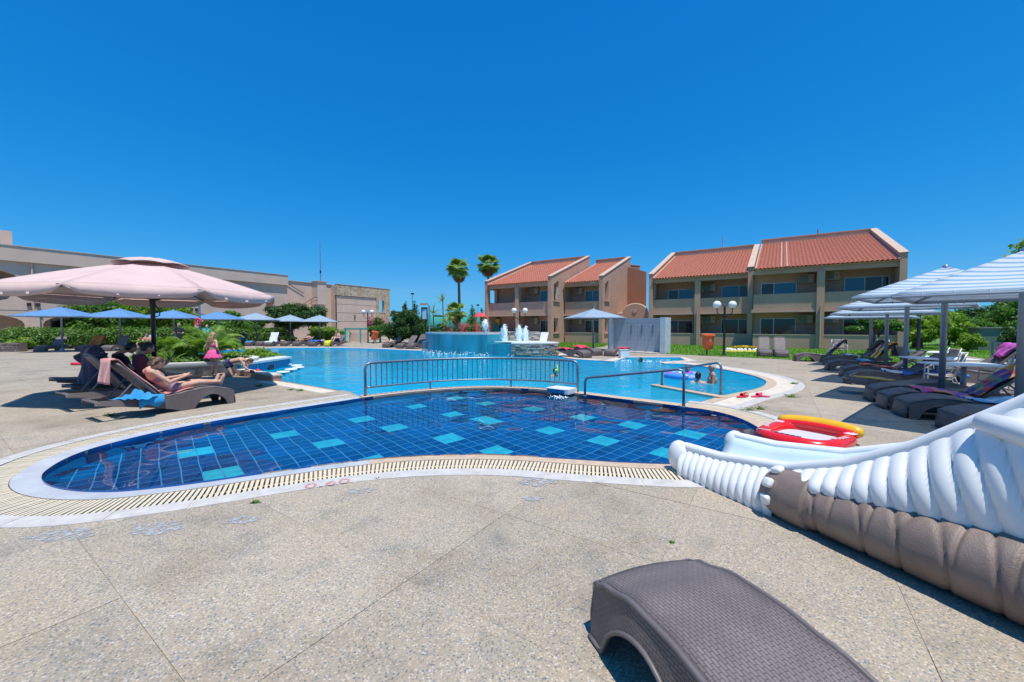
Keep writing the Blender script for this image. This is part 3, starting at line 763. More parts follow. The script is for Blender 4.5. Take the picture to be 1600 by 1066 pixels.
ac(mid_b, 4.5, 4.65, yb); ac(mid_b, 4.5, 1.75, yb); ac(mid_b, 8.05, 4.6, 4.0); ac(mid_b, 8.05, 1.75, 4.0)
for zz, hx in ((3.86, 7.1), (.96, 7.1)): MB().bbox((hx+.16, .2, zz-.06), (hx+.28, 1.4, zz+.03)).build('window_sill', m_cope, mid_b)
for zz, hx in ((3.86, 11.0), (.96, 11.0)): MB().bbox((hx+.16, 2.5, zz-.06), (hx+.28, 3.7, zz+.03)).build('window_sill', m_cope, mid_b)
m_bracket = M('white_drying_rack', (.6, .6, .6), .5)
dr = MB()
for k in range(4): dr.tube([(7.35, .5+k*.16, 4.0), (7.35, .75+k*.1, 5.1)], .015, 5)
dr.build('drying_rack', m_bracket, mid_b)
# --- right block
rb_ = thing('apartment_block', 'large beige two storey apartment block with a wide red tiled roof behind the lawn', 'building', (12.0, 34.4, 0), RZ)
apartment(rb_, 0, 7.33, 0, 2, [(0, [[(.25, 3.9), (.8, 3.9), (.8, 5.3), (.25, 5.3)]]), (7.33, [])], zb=9.1)
apartment(rb_, 7.50, 7.9, -1.65, 2, [(15.4, [])], depth=10.0, zf=5.95, zb=9.45, mortar=(9.4,))
window(rb_, 1.0, 3.1, 2.75, 4.75, yb, [('d', 1), ('c', 1.4)]); window(rb_, 5.2, 7.2, 2.75, 4.85, yb, [('c', 1.7), ('d', 1)])
window(rb_, 1.0, 3.1, .05, 2.1, yb, [('d', 1), ('d', 1.4)]); window(rb_, 5.2, 7.2, .05, 2.15, yb, [('d', 1.7), ('d', 1)])
y2 = .05
window(rb_, 8.0, 10.2, 2.75, 4.75, y2, [('d', 1), ('c', 1.7)]); window(rb_, 12.8, 15.1, 2.75, 4.85, y2, [('c', 1.5), ('d', 1.2), ('d', .5)])
window(rb_, 8.0, 10.2, .05, 2.15, y2, [('d', 1), ('d', 1.6)]); window(rb_, 12.8, 15.1, .05, 2.1, y2, [('d', 1.6), ('c', 1)])
for (x, z, y) in ((3.5, 4.35, yb), (4.35, 4.45, yb), (3.5, 1.75, yb), (4.35, 1.8, yb), (10.7, 4.6, y2), (12.1, 4.7, y2), (10.7, 1.75, y2), (12.1, 1.75, y2)): ac(rb_, x, z, y)
MB().tube([(4.5, 8.3, 8.9), (4.5, 8.3, 10.2)], .04, 6).build('vent_pipe', m_redpaint, rb_); MB().tube([(11.8, 8.3, 9.3), (11.8, 8.3, 9.9)], .06, 6).build('vent_pipe', m_tile, rb_)
# --- the taller wall and low arched gate house between the two blocks
lk = thing('gate_house', 'low beige gate house with an arched gable between the two apartment blocks', 'building', U(958, 541), RZ)
lk.location = (9.6, 39.0, 0)
arc = [(0, 2.35), (0, 2.7), (1.3, 2.75)]+[(2.4+1.1*math.cos(t), 2.85+.75*math.sin(t)) for t in [math.pi-k*math.pi/10 for k in range(11)]]+[(3.5, 2.75), (4.6, 2.7), (4.6, 2.35)]
def wallxz(poly, y0, y1, holes=()):
    v, tri = cdt_faces(poly, holes); m = MB()
    m.add([(p.x, y0, p.y) for p in v], tri); m.add([(p.x, y1, p.y) for p in v], [t[::-1] for t in tri])
    for loop in [poly]+list(holes):
        k = len(loop); m.add([(a, y0, b) for a, b in loop]+[(a, y1, b) for a, b in loop], [(i, (i+1) % k, k+(i+1) % k, k+i) for i in range(k)])
    return m
def fixn(o):
    bm = bmesh.new(); bm.from_mesh(o.data); bmesh.ops.remove_doubles(bm, verts=bm.verts[:], dist=1e-4); bmesh.ops.recalc_face_normals(bm, faces=bm.faces[:]); bm.to_mesh(o.data); bm.free(); return o
fixn(wallxz(arc, 0, .3).build('gable', m_wall, lk))
ac_ = [(1.3, 2.76)]+arc[3:14]+[(3.5, 2.76)]
cm = MB(); cm.tube([(a, .12, b+.06) for a, b in [(0, 2.68)]+arc[2:15]+[(4.6, 2.68)]], .11, 6); cm.build('gable_coping', m_cope, lk)
MB().tube([(2.4, -.02, 3.05), (2.4, -.0501, 3.05)], .22, 16).build('medallion', m_cope, lk)
MB().bbox((0, 0, 0), (2.9, .3, 2.349)).build('wall', m_wall, lk); MB().bbox((2.9, .6, 0), (4.6, .8, 2.349)).build('passage_wall', m_glass, lk); MB().bbox((2.9, -.04, 1.95), (4.6, .28, 2.349)).build('lintel', m_wall, lk)
MB().bbox((0, .301, 2.36), (4.6, 4.5, 2.5)).build('flat_roof', m_cope, lk)
tw = thing('stair_tower', 'plain terracotta coloured wall block rising between the two red roofs', 'building', (12.6, 44.5, 0), RZ)
fixn(side_wall('wall', tw, 0, .3, 5.0, 8.0, 8.9, [], m_wall2, -3.5)); fixn(wallxz([(.15, 0), (3.2, 0), (3.2, 7.0), (.15, 8.0)], -3.5, -3.2).build('front_wall', m_wall2, tw))
cope_slope(tw, 0, .4, 5.0, 8.0, 8.9, -3.55)
rl = MB()
for k in range(8): rl.tube([(-3.4+k*.48, -3.9, 4.2), (-3.4+k*.48, -3.9, 5.2)], .02, 5)
rl.tube([(-3.4, -3.9, 5.2), (0, -3.9, 5.2)], .03, 5); rl.bbox((-3.5, -3.95, 3.9), (0, -3.3, 4.2)); rl.build('landing_railing', m_frame, tw)

# --- left wing: long flat-roofed building with arched loggias
LD = Vector((.531, .847, 0)); LRZ = math.atan2(LD.y, LD.x)
lw = thing('hotel_wing', 'long pinkish beige hotel wing with arched loggias and a flat roof parapet', 'building', (-36.9, 28.7, 0), LRZ)
# local x along the facade (away from the camera), local y to the left (into the building)
XA, XB = -9.0, 20.6
MB().bbox((XA, -.25, 6.3), (XB, .3, 7.4)).build('roof_parapet', m_walll, lw)
MB().bbox((XA, -.30, 7.4), (XB, .35, 7.46)).build('coping', m_kerb, lw)
MB().bbox((XA, .31, 6.3), (XB, 9, 6.5)).build('flat_roof', m_walll, lw)
def arch(xa, xb, z0, zs, rise, n=10):
    c = (xa+xb)/2; h = (xb-xa)/2
    return [(xa, z0), (xb, z0)]+[(c+h*math.cos(math.pi*k/n), zs+rise*math.sin(math.pi*k/n)) for k in range(n+1)]
bayw = 5.0; hol = []; hol2 = []
xs = XA+.5
bay_x = []
while xs+bayw-.1 < XB:
    bay_x.append(xs); hol.append(arch(xs+.55, xs+bayw-.35, 4.05, 4.75, .95)); hol2.append(arch(xs+.55, xs+bayw-.35, .02, 1.7, .75)); xs += bayw
fixn(wallxz([(XA, 2.75), (XB, 2.75), (XB, 6.299), (XA, 6.299)], 0, .28, hol).build('upper_wall', m_walll, lw))
fixn(wallxz([(XA, 0), (XB, 0), (XB, 2.749), (XA, 2.749)], .02, .30, [h for h in hol2]).build('lower_wall', m_walll, lw))
MB().bbox((XA, 2.3, 0), (XB, 2.55, 6.29)).build('loggia_wall', m_walll, lw); MB().bbox((XA, .301, 2.7), (XB, 2.299, 2.86)).build('loggia_floor', m_walll, lw)
MB().bbox((XA, 9, 0), (XB, 9.2, 6.29)).build('back_wall', m_walll, lw); MB().bbox((XB-.25, .301, 0), (XB, 9, 6.29)).build('end_wall', m_walll, lw)
m_mortar_far = M('grey_flat_roof', (.36, .36, .34), .9, .2, 3)
m_shut = M('dark_shutter', (.03, .03, .035), .5)
for k, x in enumerate(bay_x):
    window(lw, x+1.0, x+2.6, 2.9, 5.2, 2.3, [('d', 1), ('d', 1)]); window(lw, x+1.2, x+3.4, .1, 2.1, 2.3, [('d', 1), ('d', 1)])
    MB().bbox((x+3.2, 1.9, 4.6), (x+3.9, 2.29, 5.1)).build('air_conditioner', m_ac, lw)
    # a slotted railing lets into the solid parapet
    rg = MB(); rg.bbox((x+1.2, -.03, 4.0), (x+3.4, .31, 4.051)); rg.build('railing_sill', m_frame, lw)
    rl = MB(); rl.tube([(x+.56, .14, 4.62), (x+bayw-.36, .14, 4.62)], .03, 6)
    for q in range(14): rl.tube([(x+.7+q*.3, .14, 4.05), (x+.7+q*.3, .14, 4.62)], .018, 5)
    rl.build('railing', m_black, lw)
    MB().tube([(x+.1, -.08, .05), (x+.1, -.08, 6.25)], .06, 8).build('rain_pipe', m_walll, lw)
    pb = MB(); pb.bbox((x-.22, -.24, 3.05), (x-.02, -.002, 3.3)); pb.bbox((x+.22, -.24, 3.05), (x+.42, -.002, 3.3)); pb.build('wall_lamp', m_shut, lw)
    MB().bbox((x-.16, -.22, 0), (x+.36, .019, 2.74)).build('pier', m_walll, lw)
MB().box((-2.0, -.5, 5.6), (.12, 1.0, .3), Matrix.Rotation(R(-25), 3, 'X')).build('floodlight', m_shut, lw)
MB().bbox((-5, 3.5, 6.51), (1.15, 8, 9.0)).build('roof_room', m_walll, lw)
# stair and end block
sb = thing('stair_block', 'pale stair wing with metal railing at the far end of the long hotel wing', 'building', tuple(Vector((-36.9, 28.7, 0))+LD*20.6), LRZ)
MB().bbox((.02, 1.2, 0), (6.5, 6, 6.95)).build('wall', m_walll, sb); MB().bbox((.02, 1.1, 6.951), (6.5, 6.1, 7.03)).build('coping', m_cope, sb)
MB().bbox((3.7, .0, 4.3), (4.9, 1.19, 7.1)).build('stair_pier', m_walll, sb); MB().bbox((3.6, -.1, 7.101), (5.0, 1.2, 7.2)).build('coping', m_cope, sb)
st = [(0, 0), (4.6, 0), (4.6, 4.2), (3.4, 4.2), (0, 2.2)]
fixn(wallxz(st, .1, .35, [[(2.9, .02), (3.7, .02), (3.7, 3.0), (2.9, 3.0)]]).build('stair_wall', m_walll, sb))
for k in range(10): MB().bbox((.1+k*.34, .36, 2.0+k*.2), (.44+k*.34, 1.19, 2.2+k*.2)).build('step', m_walll, sb)
hr = MB(); hr.tube([(0, .05, 3.1), (3.4, .05, 5.15), (4.7, .05, 5.15)], .035, 6); hr.tube([(0, .05, 2.75), (3.4, .05, 4.75), (4.7, .05, 4.75)], .025, 6); hr.tube([(0, 1.1, 7.0), (2.6, 1.1, 5.6)], .035, 6)
for k in range(5): hr.tube([(.7*k+.1, .05, 2.3+.41*k), (.7*k+.1, .05, 3.15+.41*k)], .025, 6)
hr.build('handrail', m_black, sb)
m_stone = None
def stonemat(name, cols, scale, mort):
    m, nt, b = nodes_of(name); co = coords(nt)
    v = nd(nt, 'ShaderNodeTexVoronoi', Scale=scale); nt.links.new(co, v.inputs['Vector'])
    e = nd(nt, 'ShaderNodeTexVoronoi', Scale=scale, feature='DISTANCE_TO_EDGE'); nt.links.new(co, e.inputs['Vector'])
    sep = nd(nt, 'ShaderNodeSeparateColor'); nt.links.new(v.outputs['Color'], sep.inputs[0]); r_ = ramp(nt, [(i/len(cols), c) for i, c in enumerate(cols)]); nt.links.new(sep.outputs[0], r_.inputs[0])
    mr = nd(nt, 'ShaderNodeMapRange'); mr.inputs[1].default_value = .02; mr.inputs[2].default_value = .07; nt.links.new(e.outputs['Distance'], mr.inputs[0])
    nt.links.new(mixc(nt, mr.outputs[0], mort, r_.outputs[0]), b.inputs['Base Color']); b.inputs['Roughness'].default_value = .9
    bp = nd(nt, 'ShaderNodeBump', Strength=.6, Distance=.05); nt.links.new(mr.outputs[0], bp.inputs['Height']); nt.links.new(bp.outputs[0], b.inputs['Normal']); return m
m_stone = stonemat('yellow_rubble_stone', [(.50, .36, .20), (.58, .46, .30), (.38, .27, .16), (.62, .52, .38)], 3.2, (.50, .43, .34))
eb = thing('end_block', 'beige panelled end block framed with yellow rubble stone and pierced by two openings', 'building', tuple(Vector((-36.9, 28.7, 0))+LD*26.9), LRZ)
fixn(wallxz([(0, 5.6), (0, 7.0), (8.6, 7.0), (8.6, 0), (6.2, 0), (6.2, 5.6)], -.1, .4, [[(6.7, 3.6), (7.6, 3.6), (7.6, 5.3), (6.7, 5.3)], [(6.7, .5), (7.6, .5), (7.6, 2.0), (6.7, 2.0)]]).build('stone_frame', m_stone, eb))
MB().bbox((0, -.14, 7.001), (8.6, .44, 7.06)).build('coping', m_cope, eb)
for (a, b) in ((3.6, 5.3), (.5, 2.0)):
    fr = MB(); fr.bbox((6.62, -.14, a-.08), (7.68, -.101, a)); fr.bbox((6.62, -.14, b), (7.68, -.101, b+.08)); fr.bbox((6.62, -.14, a), (6.70, -.101, b)); fr.bbox((7.6, -.14, a), (7.68, -.101, b)); fr.build('opening_frame', m_walll, eb)
for k in range(5): MB().bbox((.02, .0, .02+k*1.115), (6.19, .3, 1.09+k*1.115)).build('panel', m_walll, eb)
MB().bbox((.02, .05, .0), (6.19, .28, 5.6)).build('panel_backing', m_shut, eb); MB().bbox((.0, .41, 0), (6.0, 6, 6.9)).build('rear_wall', m_walll, eb)
MB().bbox((2.6, -.05, 2.5), (2.75, -.002, 3.1)).build('wall_vent', m_shut, eb)
am = thing('antenna_mast', 'tall thin grey antenna mast standing behind the stone framed end block', 'mast', (AT(501, 441, 52).x, 52, 0))
mm = MB(); mm.tube([(0, 0, 0), (0, 0, 8.5), (0, 0, 12.6)], [.09, .07, .03], 8); mm.build('mast', m_steelpole, am)
MB().tube([(0, 0, 8.5), (0, 0, 8.8)], .1, 8).build('mast_joint', m_black, am)
# ================================================================ POOL FURNITURE
def cyl_pt(c, r, n, z): return [(c[0]+r*math.cos(2*math.pi*k/n), c[1]+r*math.sin(2*math.pi*k/n), z) for k in range(n)]
# --- cascade fountain
m_teal = M('wet_teal_tile', (.03, .30, .38), .25, .35, 1.1, .1, 18, streak=True)
m_ftop = M('fountain_stone_top', (.62, .60, .55), .6, .15, 4)
m_foam = M('white_water', (.80, .90, .93), .35, .06, 12, .4, 30, sub=.4)
fo = thing('cascade_fountain', 'teal tiled cascade fountain with two basins in the far side of the pool', 'fountain', (0, 0, 0))
hi = [Vector((-5.35, 24.6, 0)), Vector((-4.6, 23.4, 0)), Vector((-3.6, 22.5, 0)), Vector((-2.6, 21.9, 0)), Vector((-1.32, 21.5, 0))]
hi = smooth_poly(hi, False, .25)
hback = [Vector((-.3, 23.2, 0)), Vector((-.8, 25.2, 0)), Vector((-4.6, 26.0, 0))]
def body(poly, z0, z1, name, mat, parent, wall=.25):
    o = MB().prism([(p.x, p.y) for p in poly], z0, z1).build(name, mat, parent); return o
body(hi+hback, -1.3, 1.08, 'upper_basin', m_teal, fo)
rim = MB(); loop = hi+hback; cen = sum(loop, Vector())/len(loop)
inn = [cen+(p-cen)*.86 for p in loop]; n = len(loop)
rim.add([(p.x, p.y, 1.18) for p in loop]+[(p.x, p.y, 1.18) for p in inn]+[(p.x, p.y, 1.085) for p in loop]+[(p.x, p.y, 1.085) for p in inn],
        [q for i in range(n) for q in ((i, (i+1) % n, n+(i+1) % n, n+i), (2*n+i, 2*n+(i+1) % n, (i+1) % n, i), (n+i, n+(i+1) % n, 3*n+(i+1) % n, 3*n+i))])
fixn(rim.build('basin_rim', m_ftop, fo))
sheet('basin_water', [(p.x, p.y) for p in inn], [], 1.13, water_mat('basin_water', (.3, .6, .7), 6, .4, ior=1.33), 0, fo, None)
MB().prism([(p.x, p.y) for p in (hi[0], hi[0]+Vector((-.5, 1.2, 0)), hi[0]+Vector((.6, 1.6, 0)), hi[2])], -1.3, .58).build('side_ledge', m_teal, fo)
low = [Vector((-1.3, 21.48, 0)), Vector((-.05, 20.75, 0))]
lowr = smooth_poly([Vector((-.04, 20.75, 0)), Vector((.9, 20.55, 0)), Vector((1.9, 20.8, 0)), Vector((2.5, 21.5, 0)), Vector((2.55, 22.4, 0)), Vector((1.9, 23.2, 0))], False, .2)
lowall = low+lowr+[Vector((-.3, 23.3, 0))]
body(low+[lowr[0]]+[Vector((.4, 22.6, 0)), Vector((-.6, 22.9, 0))], -1.3, .60, 'lower_cascade', m_teal, fo)
# stone cladding of the lower basin: courses of split stone, each stone standing a little proud
m_st = [M('split_stone', c, .9, .2, 12, .4, 50) for c in ((.42, .36, .28), (.34, .27, .20), (.52, .47, .40), (.26, .23, .20))]
core = MB().prism([(p.x, p.y) for p in lowr+[Vector((-.3, 23.3, 0)), Vector((0.0, 21.6, 0))]], -1.3, .60).build('stone_core', m_st[3], fo)
def clad(line, z0, z1, name, parent, sz=(.34, .085), limit=200, out=1):
    L = resample(line, False, .02); tot = len(L); z = z0; r = random.Random(3); cnt = 0; ex = MB()
    mes = {}
    while z < z1-.02:
        h = min(sz[1]*r.uniform(.75, 1.3), z1-z); i = 0
        while i < tot-4:
            w = int(sz[0]*r.uniform(.5, 1.4)/.02); j = min(tot-1, i+w); a, b = L[i], L[j]; t = (b-a); ln = t.length
            if ln < .04: break
            mid_ = (a+b)/2; nrm = Vector((t.y, -t.x, 0)).normalized()*out; dp = r.uniform(.05, .11)
            rot = Matrix.Rotation(math.atan2(t.y, t.x), 3, 'Z'); c = mid_+nrm*(dp/2-.02); c.z = z+h/2
            if cnt < limit:
                MB().box((0, 0, 0), (ln-.012, dp, h-.010), rot).build(name, r.choice(m_st), parent, loc=c); cnt += 1
            else: ex.box(c, (ln-.012, dp, h-.010), rot, mi=r.randrange(4))
            i = j
        z += h
    if ex.v: tag(ex.build(name, m_st, parent), kind='stuff')
clad(lowr, -.02, .60, 'stone', fo, limit=160)
MB().prism([(p.x, p.y) for p in offset_line(lowr, .06)+[Vector((-.3, 23.3, 0)), Vector((0.0, 21.6, 0))]], .601, .66).build('basin_rim', m_ftop, fo)
body([Vector((-1.0, 21.8, 0)), Vector((.1, 21.2, 0)), Vector((1.6, 21.2, 0)), Vector((2.1, 22, 0)), Vector((1.5, 22.9, 0)), Vector((-.3, 22.9, 0))], .661, .70, 'basin_foam', m_foam, fo)
bw = [Vector((-1.1, 23.5, 0)), Vector((1.6, 23.35, 0))]
MB().prism([(-1.1, 23.5), (1.6, 23.35), (1.65, 23.7), (-1.1, 23.9)], 0, 1.22).build('back_stone_wall', m_st[3], fo)
clad(bw, .62, 1.24, 'stone', fo, sz=(.3, .09), limit=40)
MB().box((-1.05, 23.42, 1.0), (.42, .04, .34)).build('notice_panel', m_frame, fo)
def splash_line(line, z, n, name, parent, r0=.03, h=.25):
    m = MB(); r = random.Random(5)
    for k in range(n):
        p = line[r.randrange(len(line))]; q = r.random()**2.2
        m.ball((p.x+r.gauss(0, .09), p.y-abs(r.gauss(0, .12)), z+q*h), r0*r.uniform(.25, 1), 5, 4)
    return tag(m.build(name, m_foam, parent, smooth=True), kind='stuff')
splash_line(offset_line(hi+low, -.1), WZ, 420, 'splash', fo, .032, .16)
stz = MB(); r = random.Random(9)
for k in range(70):
    i = r.randrange(len(hi)-1); p = hi[i].lerp(hi[i+1], r.random()); z1 = 1.06; nrm = Vector((-.4, -.9, 0))*.012
    z0 = z1-r.uniform(.15, .7); w = r.uniform(.006, .02); t = (hi[i+1]-hi[i]).normalized()*w
    stz.add([p+nrm-t+Vector((0, 0, z0)), p+nrm+t+Vector((0, 0, z0)), p+nrm+t+Vector((0, 0, z1)), p+nrm-t+Vector((0, 0, z1))], [(0, 1, 2, 3)])
def jet(px, pyb, pyt, Y, label, wid=1.0):
    b = AT(px, pyb, Y); t = AT(px, pyt, Y); h = t.z-b.z
    o = thing('water_jet', label, 'water jet', b, 0, 'foaming jets of the cascade fountain'); r = random.Random(int(px)); m = MB()
    prof = [(.10*wid, 0), (.13*wid, h*.2), (.15*wid, h*.5), (.12*wid, h*.75), (.06*wid, h*.93), (.008, h)]
    g = []
    for (rr, z) in prof:
        g.append([(rr*(1+.35*math.sin(3*a+z*9)+.2*r.uniform(-1, 1))*math.cos(a), rr*(1+.35*math.sin(3*a+z*9))*math.sin(a), z+r.uniform(-.02, .02)) for a in [2*math.pi*k/12 for k in range(12)]])
    m.grid([[row[k % 12] for row in g] for k in range(12)], closed_u=True); m.build('water_column', m_foam, o, smooth=True)
    d = MB()
    for k in range(170):
        z = r.random()**.7*h*1.06; rr = abs(r.gauss(0, .13))*wid*(1.25-z/h*.8); a = r.uniform(0, 6.28)
        d.ball((rr*math.cos(a), rr*math.sin(a), z), r.uniform(.008, .03), 5, 4)
    tag(d.build('droplets', m_foam, o, smooth=True), kind='stuff'); return o
jet(758, 519, 500, 23.2, 'widest foaming water jet rising from the upper teal basin of the fountain', 1.25)
jet(788, 536, 508, 22.0, 'leftmost of the three narrow foaming jets in the lower stone basin', 1.2)
jet(811, 534, 508, 22.2, 'middle of the three narrow foaming jets in the lower stone basin', 1.2)
jet(821, 535, 511, 22.2, 'rightmost of the three narrow foaming jets in the lower stone basin', 1.1)

# --- swim-up bar counter and stools
m_bar = stripes('blue_counter_tile', 2, [(.04, .26, .46)], 1.0, .3)
cn = thing('bar_counter', 'white topped swim-up bar counter faced with blue tiles reaching into the pool', 'bar counter')
near, corner, farp = Vector((-8.68, 12.95, 0)), Vector((-8.72, 15.6, 0)), Vector((-11.7, 17.5, 0))
def wallseg(a, b, w, z0, z1, inward):
    t = (b-a).normalized(); n_ = Vector((-t.y, t.x, 0))*inward*w; return MB().prism([(p.x, p.y) for p in (a, b, b+n_, a+n_)], z0, z1)
m_btl = M('blue_counter_tile', (.035, .27, .48), .3, .2, 3); m_btw = M('white_counter_tile', (.70, .74, .74), .4, .1, 4)
wallseg(near, corner, .55, -1.3, .26, 1).build('front_wall', m_btl, cn); wallseg(corner+Vector((-.4, .26, 0)), farp, .55, -1.3, .26, 1).build('rear_wall', m_btl, cn)
wallseg(near+Vector((.06, 0, 0)), corner+Vector((.06, .05, 0)), .68, .261, .33, 1).build('counter_top', m_btw, cn); wallseg(corner+Vector((.0, .1, 0)), farp, .62, .2615, .329, 1).build('counter_top', m_btw, cn)
g = MB()
for k in range(16):
    p = near.lerp(corner, (k+.5)/16); g.box((p.x+.012, p.y, .14), (.03, .135, .20))
tile_me = MB().box((0, 0, 0), (.03, .135, .20)).mesh('wall_tile'); tile_me.materials.append(m_btl)
for k in range(16):
    p = near.lerp(corner, (k+.5)/16); o = bpy.data.objects.new('wall_tile', tile_me); o.location = (p.x+.012, p.y, .14); link(o, cn)
MB().box((-8.69, 14.3, .05), (.06, .3, .16)).build('light_niche', m_shut, cn)
for k, (x, y, lb) in enumerate(((421,583,'white round swim-up stool nearest the low kerb wall'),(442.4,580,'second white round swim-up stool counting away from the kerb wall'),(454.8,576,'third white round swim-up stool counting away from the kerb wall'),(466,573,'white round swim-up stool set farthest out from the blue tiled counter'),(463.7,570,'white round swim-up stool second farthest from the kerb wall'),(447.6,568.4,'farthest white round swim-up stool beside the corner of the bar counter'))):
    c = U(x, y, .06); s = thing('bar_stool', lb, 'pool stool', (c.x, c.y, 0), 0, 'swim-up stools by the bar')
    MB().lathe([(.0, .0), (.19, .01), (.205, .03), (.19, .055), (0, .06)], n=20).build('seat', m_wh, s, smooth=True); MB().lathe([(.06, -1.3), (.06, .005)], n=10).build('post', m_btl, s)
# low tiled kerb wall at the pool side
kw = thing('low_wall', 'low white topped wall with pinkish brown tiled face beside the kneeling boy', 'low wall')
ka, kb_ = U(370, 585.5), U(426, 595.5); t = (kb_-ka).normalized(); nn = Vector((-t.y, t.x, 0))*.24; kz = .13
m_pk = M('pinkish_kerb_tile', (.44, .24, .18), .5, .2, 9)
MB().prism([(p.x, p.y) for p in (ka, kb_, kb_+nn, ka+nn)], -.5, kz).build('core', m_pk, kw)
MB().prism([(p.x, p.y) for p in (ka-nn*.04, kb_-nn*.04+t*.02, kb_+nn*1.04+t*.02, ka+nn*1.04)], kz+.001, kz+.04).build('top_slab', m_cream, kw)
L = (kb_-ka).length; nt_ = int(L/.17)
fme = MB().box((0, 0, 0), (.158, .02, .115)).mesh('face_tile'); fme.materials.append(m_pk)
for k in range(nt_):
    p = ka.lerp(kb_, (k+.5)/nt_)-nn.normalized()*.008; o = bpy.data.objects.new('face_tile', fme); o.location = (p.x, p.y, .068); o.rotation_euler = (0, 0, math.atan2(t.y, t.x)); link(o, kw)
# round planter on the peninsula
PC = Vector((-10.6, 13.3, 0)); PR = 1.75
pl = thing('round_planter', 'round pale concrete planter with thick rim beside the pink skirted girl', 'planter', PC)
MB().lathe([(PR-.06, 0), (PR-.06, .30)], n=56).build('wall', M('planter_render', (.45, .42, .37), .9, .15, 3), pl, smooth=True)
MB().lathe([(PR-.061, .30), (PR+.04, .30), (PR+.06, .33), (PR+.05, .43), (PR-.16, .44), (PR-.2, .3)], n=56).build('rim', M('planter_rim', (.62, .60, .54), .8, .12, 3), pl, autosmooth=40)
MB().lathe([(0, .34), (PR-.1, .33)], n=40).build('soil', m_ground, pl)

# --- curved safety fence on the weir
fe = thing('safety_fence', 'long curved steel safety fence of thin vertical bars on the wall between the two pools', 'railing')
wl = resample(offset_line(weir, -.12), False, .02)
def near_i(px): return min(range(len(wl)), key=lambda i: abs((screen(wl[i]) or (0, 0))[0]-px))
ia_, ib_ = near_i(571), near_i(902); seg = wl[ia_:ib_+1]
FH = .72
top = [p+Vector((0, 0, FH)) for p in seg[::6]]
a0, b0 = seg[0], seg[-1]; d0 = (seg[6]-seg[0]).normalized()*.12; d1 = (seg[-7]-seg[-1]).normalized()*.12
rail = [a0+Vector((0, 0, 0)), a0+Vector((0, 0, FH-.12)), a0+d0*.3+Vector((0, 0, FH-.03)), a0+d0+Vector((0, 0, FH))]+[p for p in top[3:-3]]+[b0+d1+Vector((0, 0, FH)), b0+d1*.3+Vector((0, 0, FH-.03)), b0+Vector((0, 0, FH-.12)), b0]
MB().tube(rail, .029, 10).build('top_rail', m_steel, fe, smooth=True)
MB().tube([p+Vector((0, 0, .19)) for p in seg[::6]]+[seg[-1]+Vector((0, 0, .19))], .02, 8).build('bottom_rail', m_steel, fe, smooth=True)
bars = resample(seg, False, (len(seg)*.02)/43); bme = MB().tube([(0, 0, .19), (0, 0, FH-.01)], .0115, 6).mesh('bar'); bme.materials.append(m_steel)
for p in bars[1:-1]:
    o = bpy.data.objects.new('bar', bme); o.location = p; link(o, fe)
for px in (672, 799):
    p = wl[near_i(px)]; MB().tube([p, p+Vector((0, 0, .19))], .02, 8).build('post', m_steel, fe)
# jet box with spout
jb = thing('spout_box', 'small blue and white tiled spout box on the wall beside the fence end', 'spout box')
p0, p1 = U(858, 612), U(886, 615.5); t = (p1-p0).normalized(); n_ = Vector((-t.y, t.x, 0))
MB().prism([(q.x, q.y) for q in (p0-n_*.10, p1-n_*.10, p1+n_*.3, p0+n_*.3)], 0, .085).build('box', m_btl, jb, bevel=.008)
MB().prism([(q.x, q.y) for q in (p0-n_*.12-t*.01, p1-n_*.12+t*.01, p1+n_*.32, p0+n_*.32)],   .086, .11).build('top_slab', m_btw, jb, bevel=.006)
MB().prism([(q.x, q.y) for q in (p1-n_*.11+t*.002, p1+n_*.31+t*.002, p1+n_*.31+t*.09, p1-n_*.11+t*.09)], 0, .109).build('end_tile', m_btw, jb)
splash_line([p1-n_*.28+t*(-.2+.04*k) for k in range(8)], WZ, 60, 'splash', jb, .018, .03)
# --- handrails
def handrail(name, a, b, za, zb, label):
    o = thing(name, label, 'handrail'); d = (b-a).normalized()*.1; sl = (zb-za)
    pts = [a+Vector((0, 0, -.6)), a+Vector((0, 0, za-.1)), a+d*.3+Vector((0, 0, za-.02)), a+d+Vector((0, 0, za))]
    pts += [b-d+Vector((0, 0, zb)), b-d*.3+Vector((0, 0, zb-.02)), b+Vector((0, 0, zb-.1)), b+Vector((0, 0, -.1))]
    MB().tube(pts, .026, 10).build('rail', m_steel, o, smooth=True)
    for q in (a, b): MB().lathe([(.05, .0), (.05, .012), (.03, .02)], (q.x, q.y, .014), 12).build('base_flange', m_steel, o)
    return o
ra1, rb1 = U(914, 620), U(1068, 637.5)
handrail('handrail', ra1, rb1, .42, .71, 'front bent steel handrail whose foot stands on the kids pool edge')
ra2, rb2 = U(1034, 603), U(1126, 618.5)
handrail('handrail', ra2, rb2, .40, .71, 'rear bent steel handrail beside the three bathers')

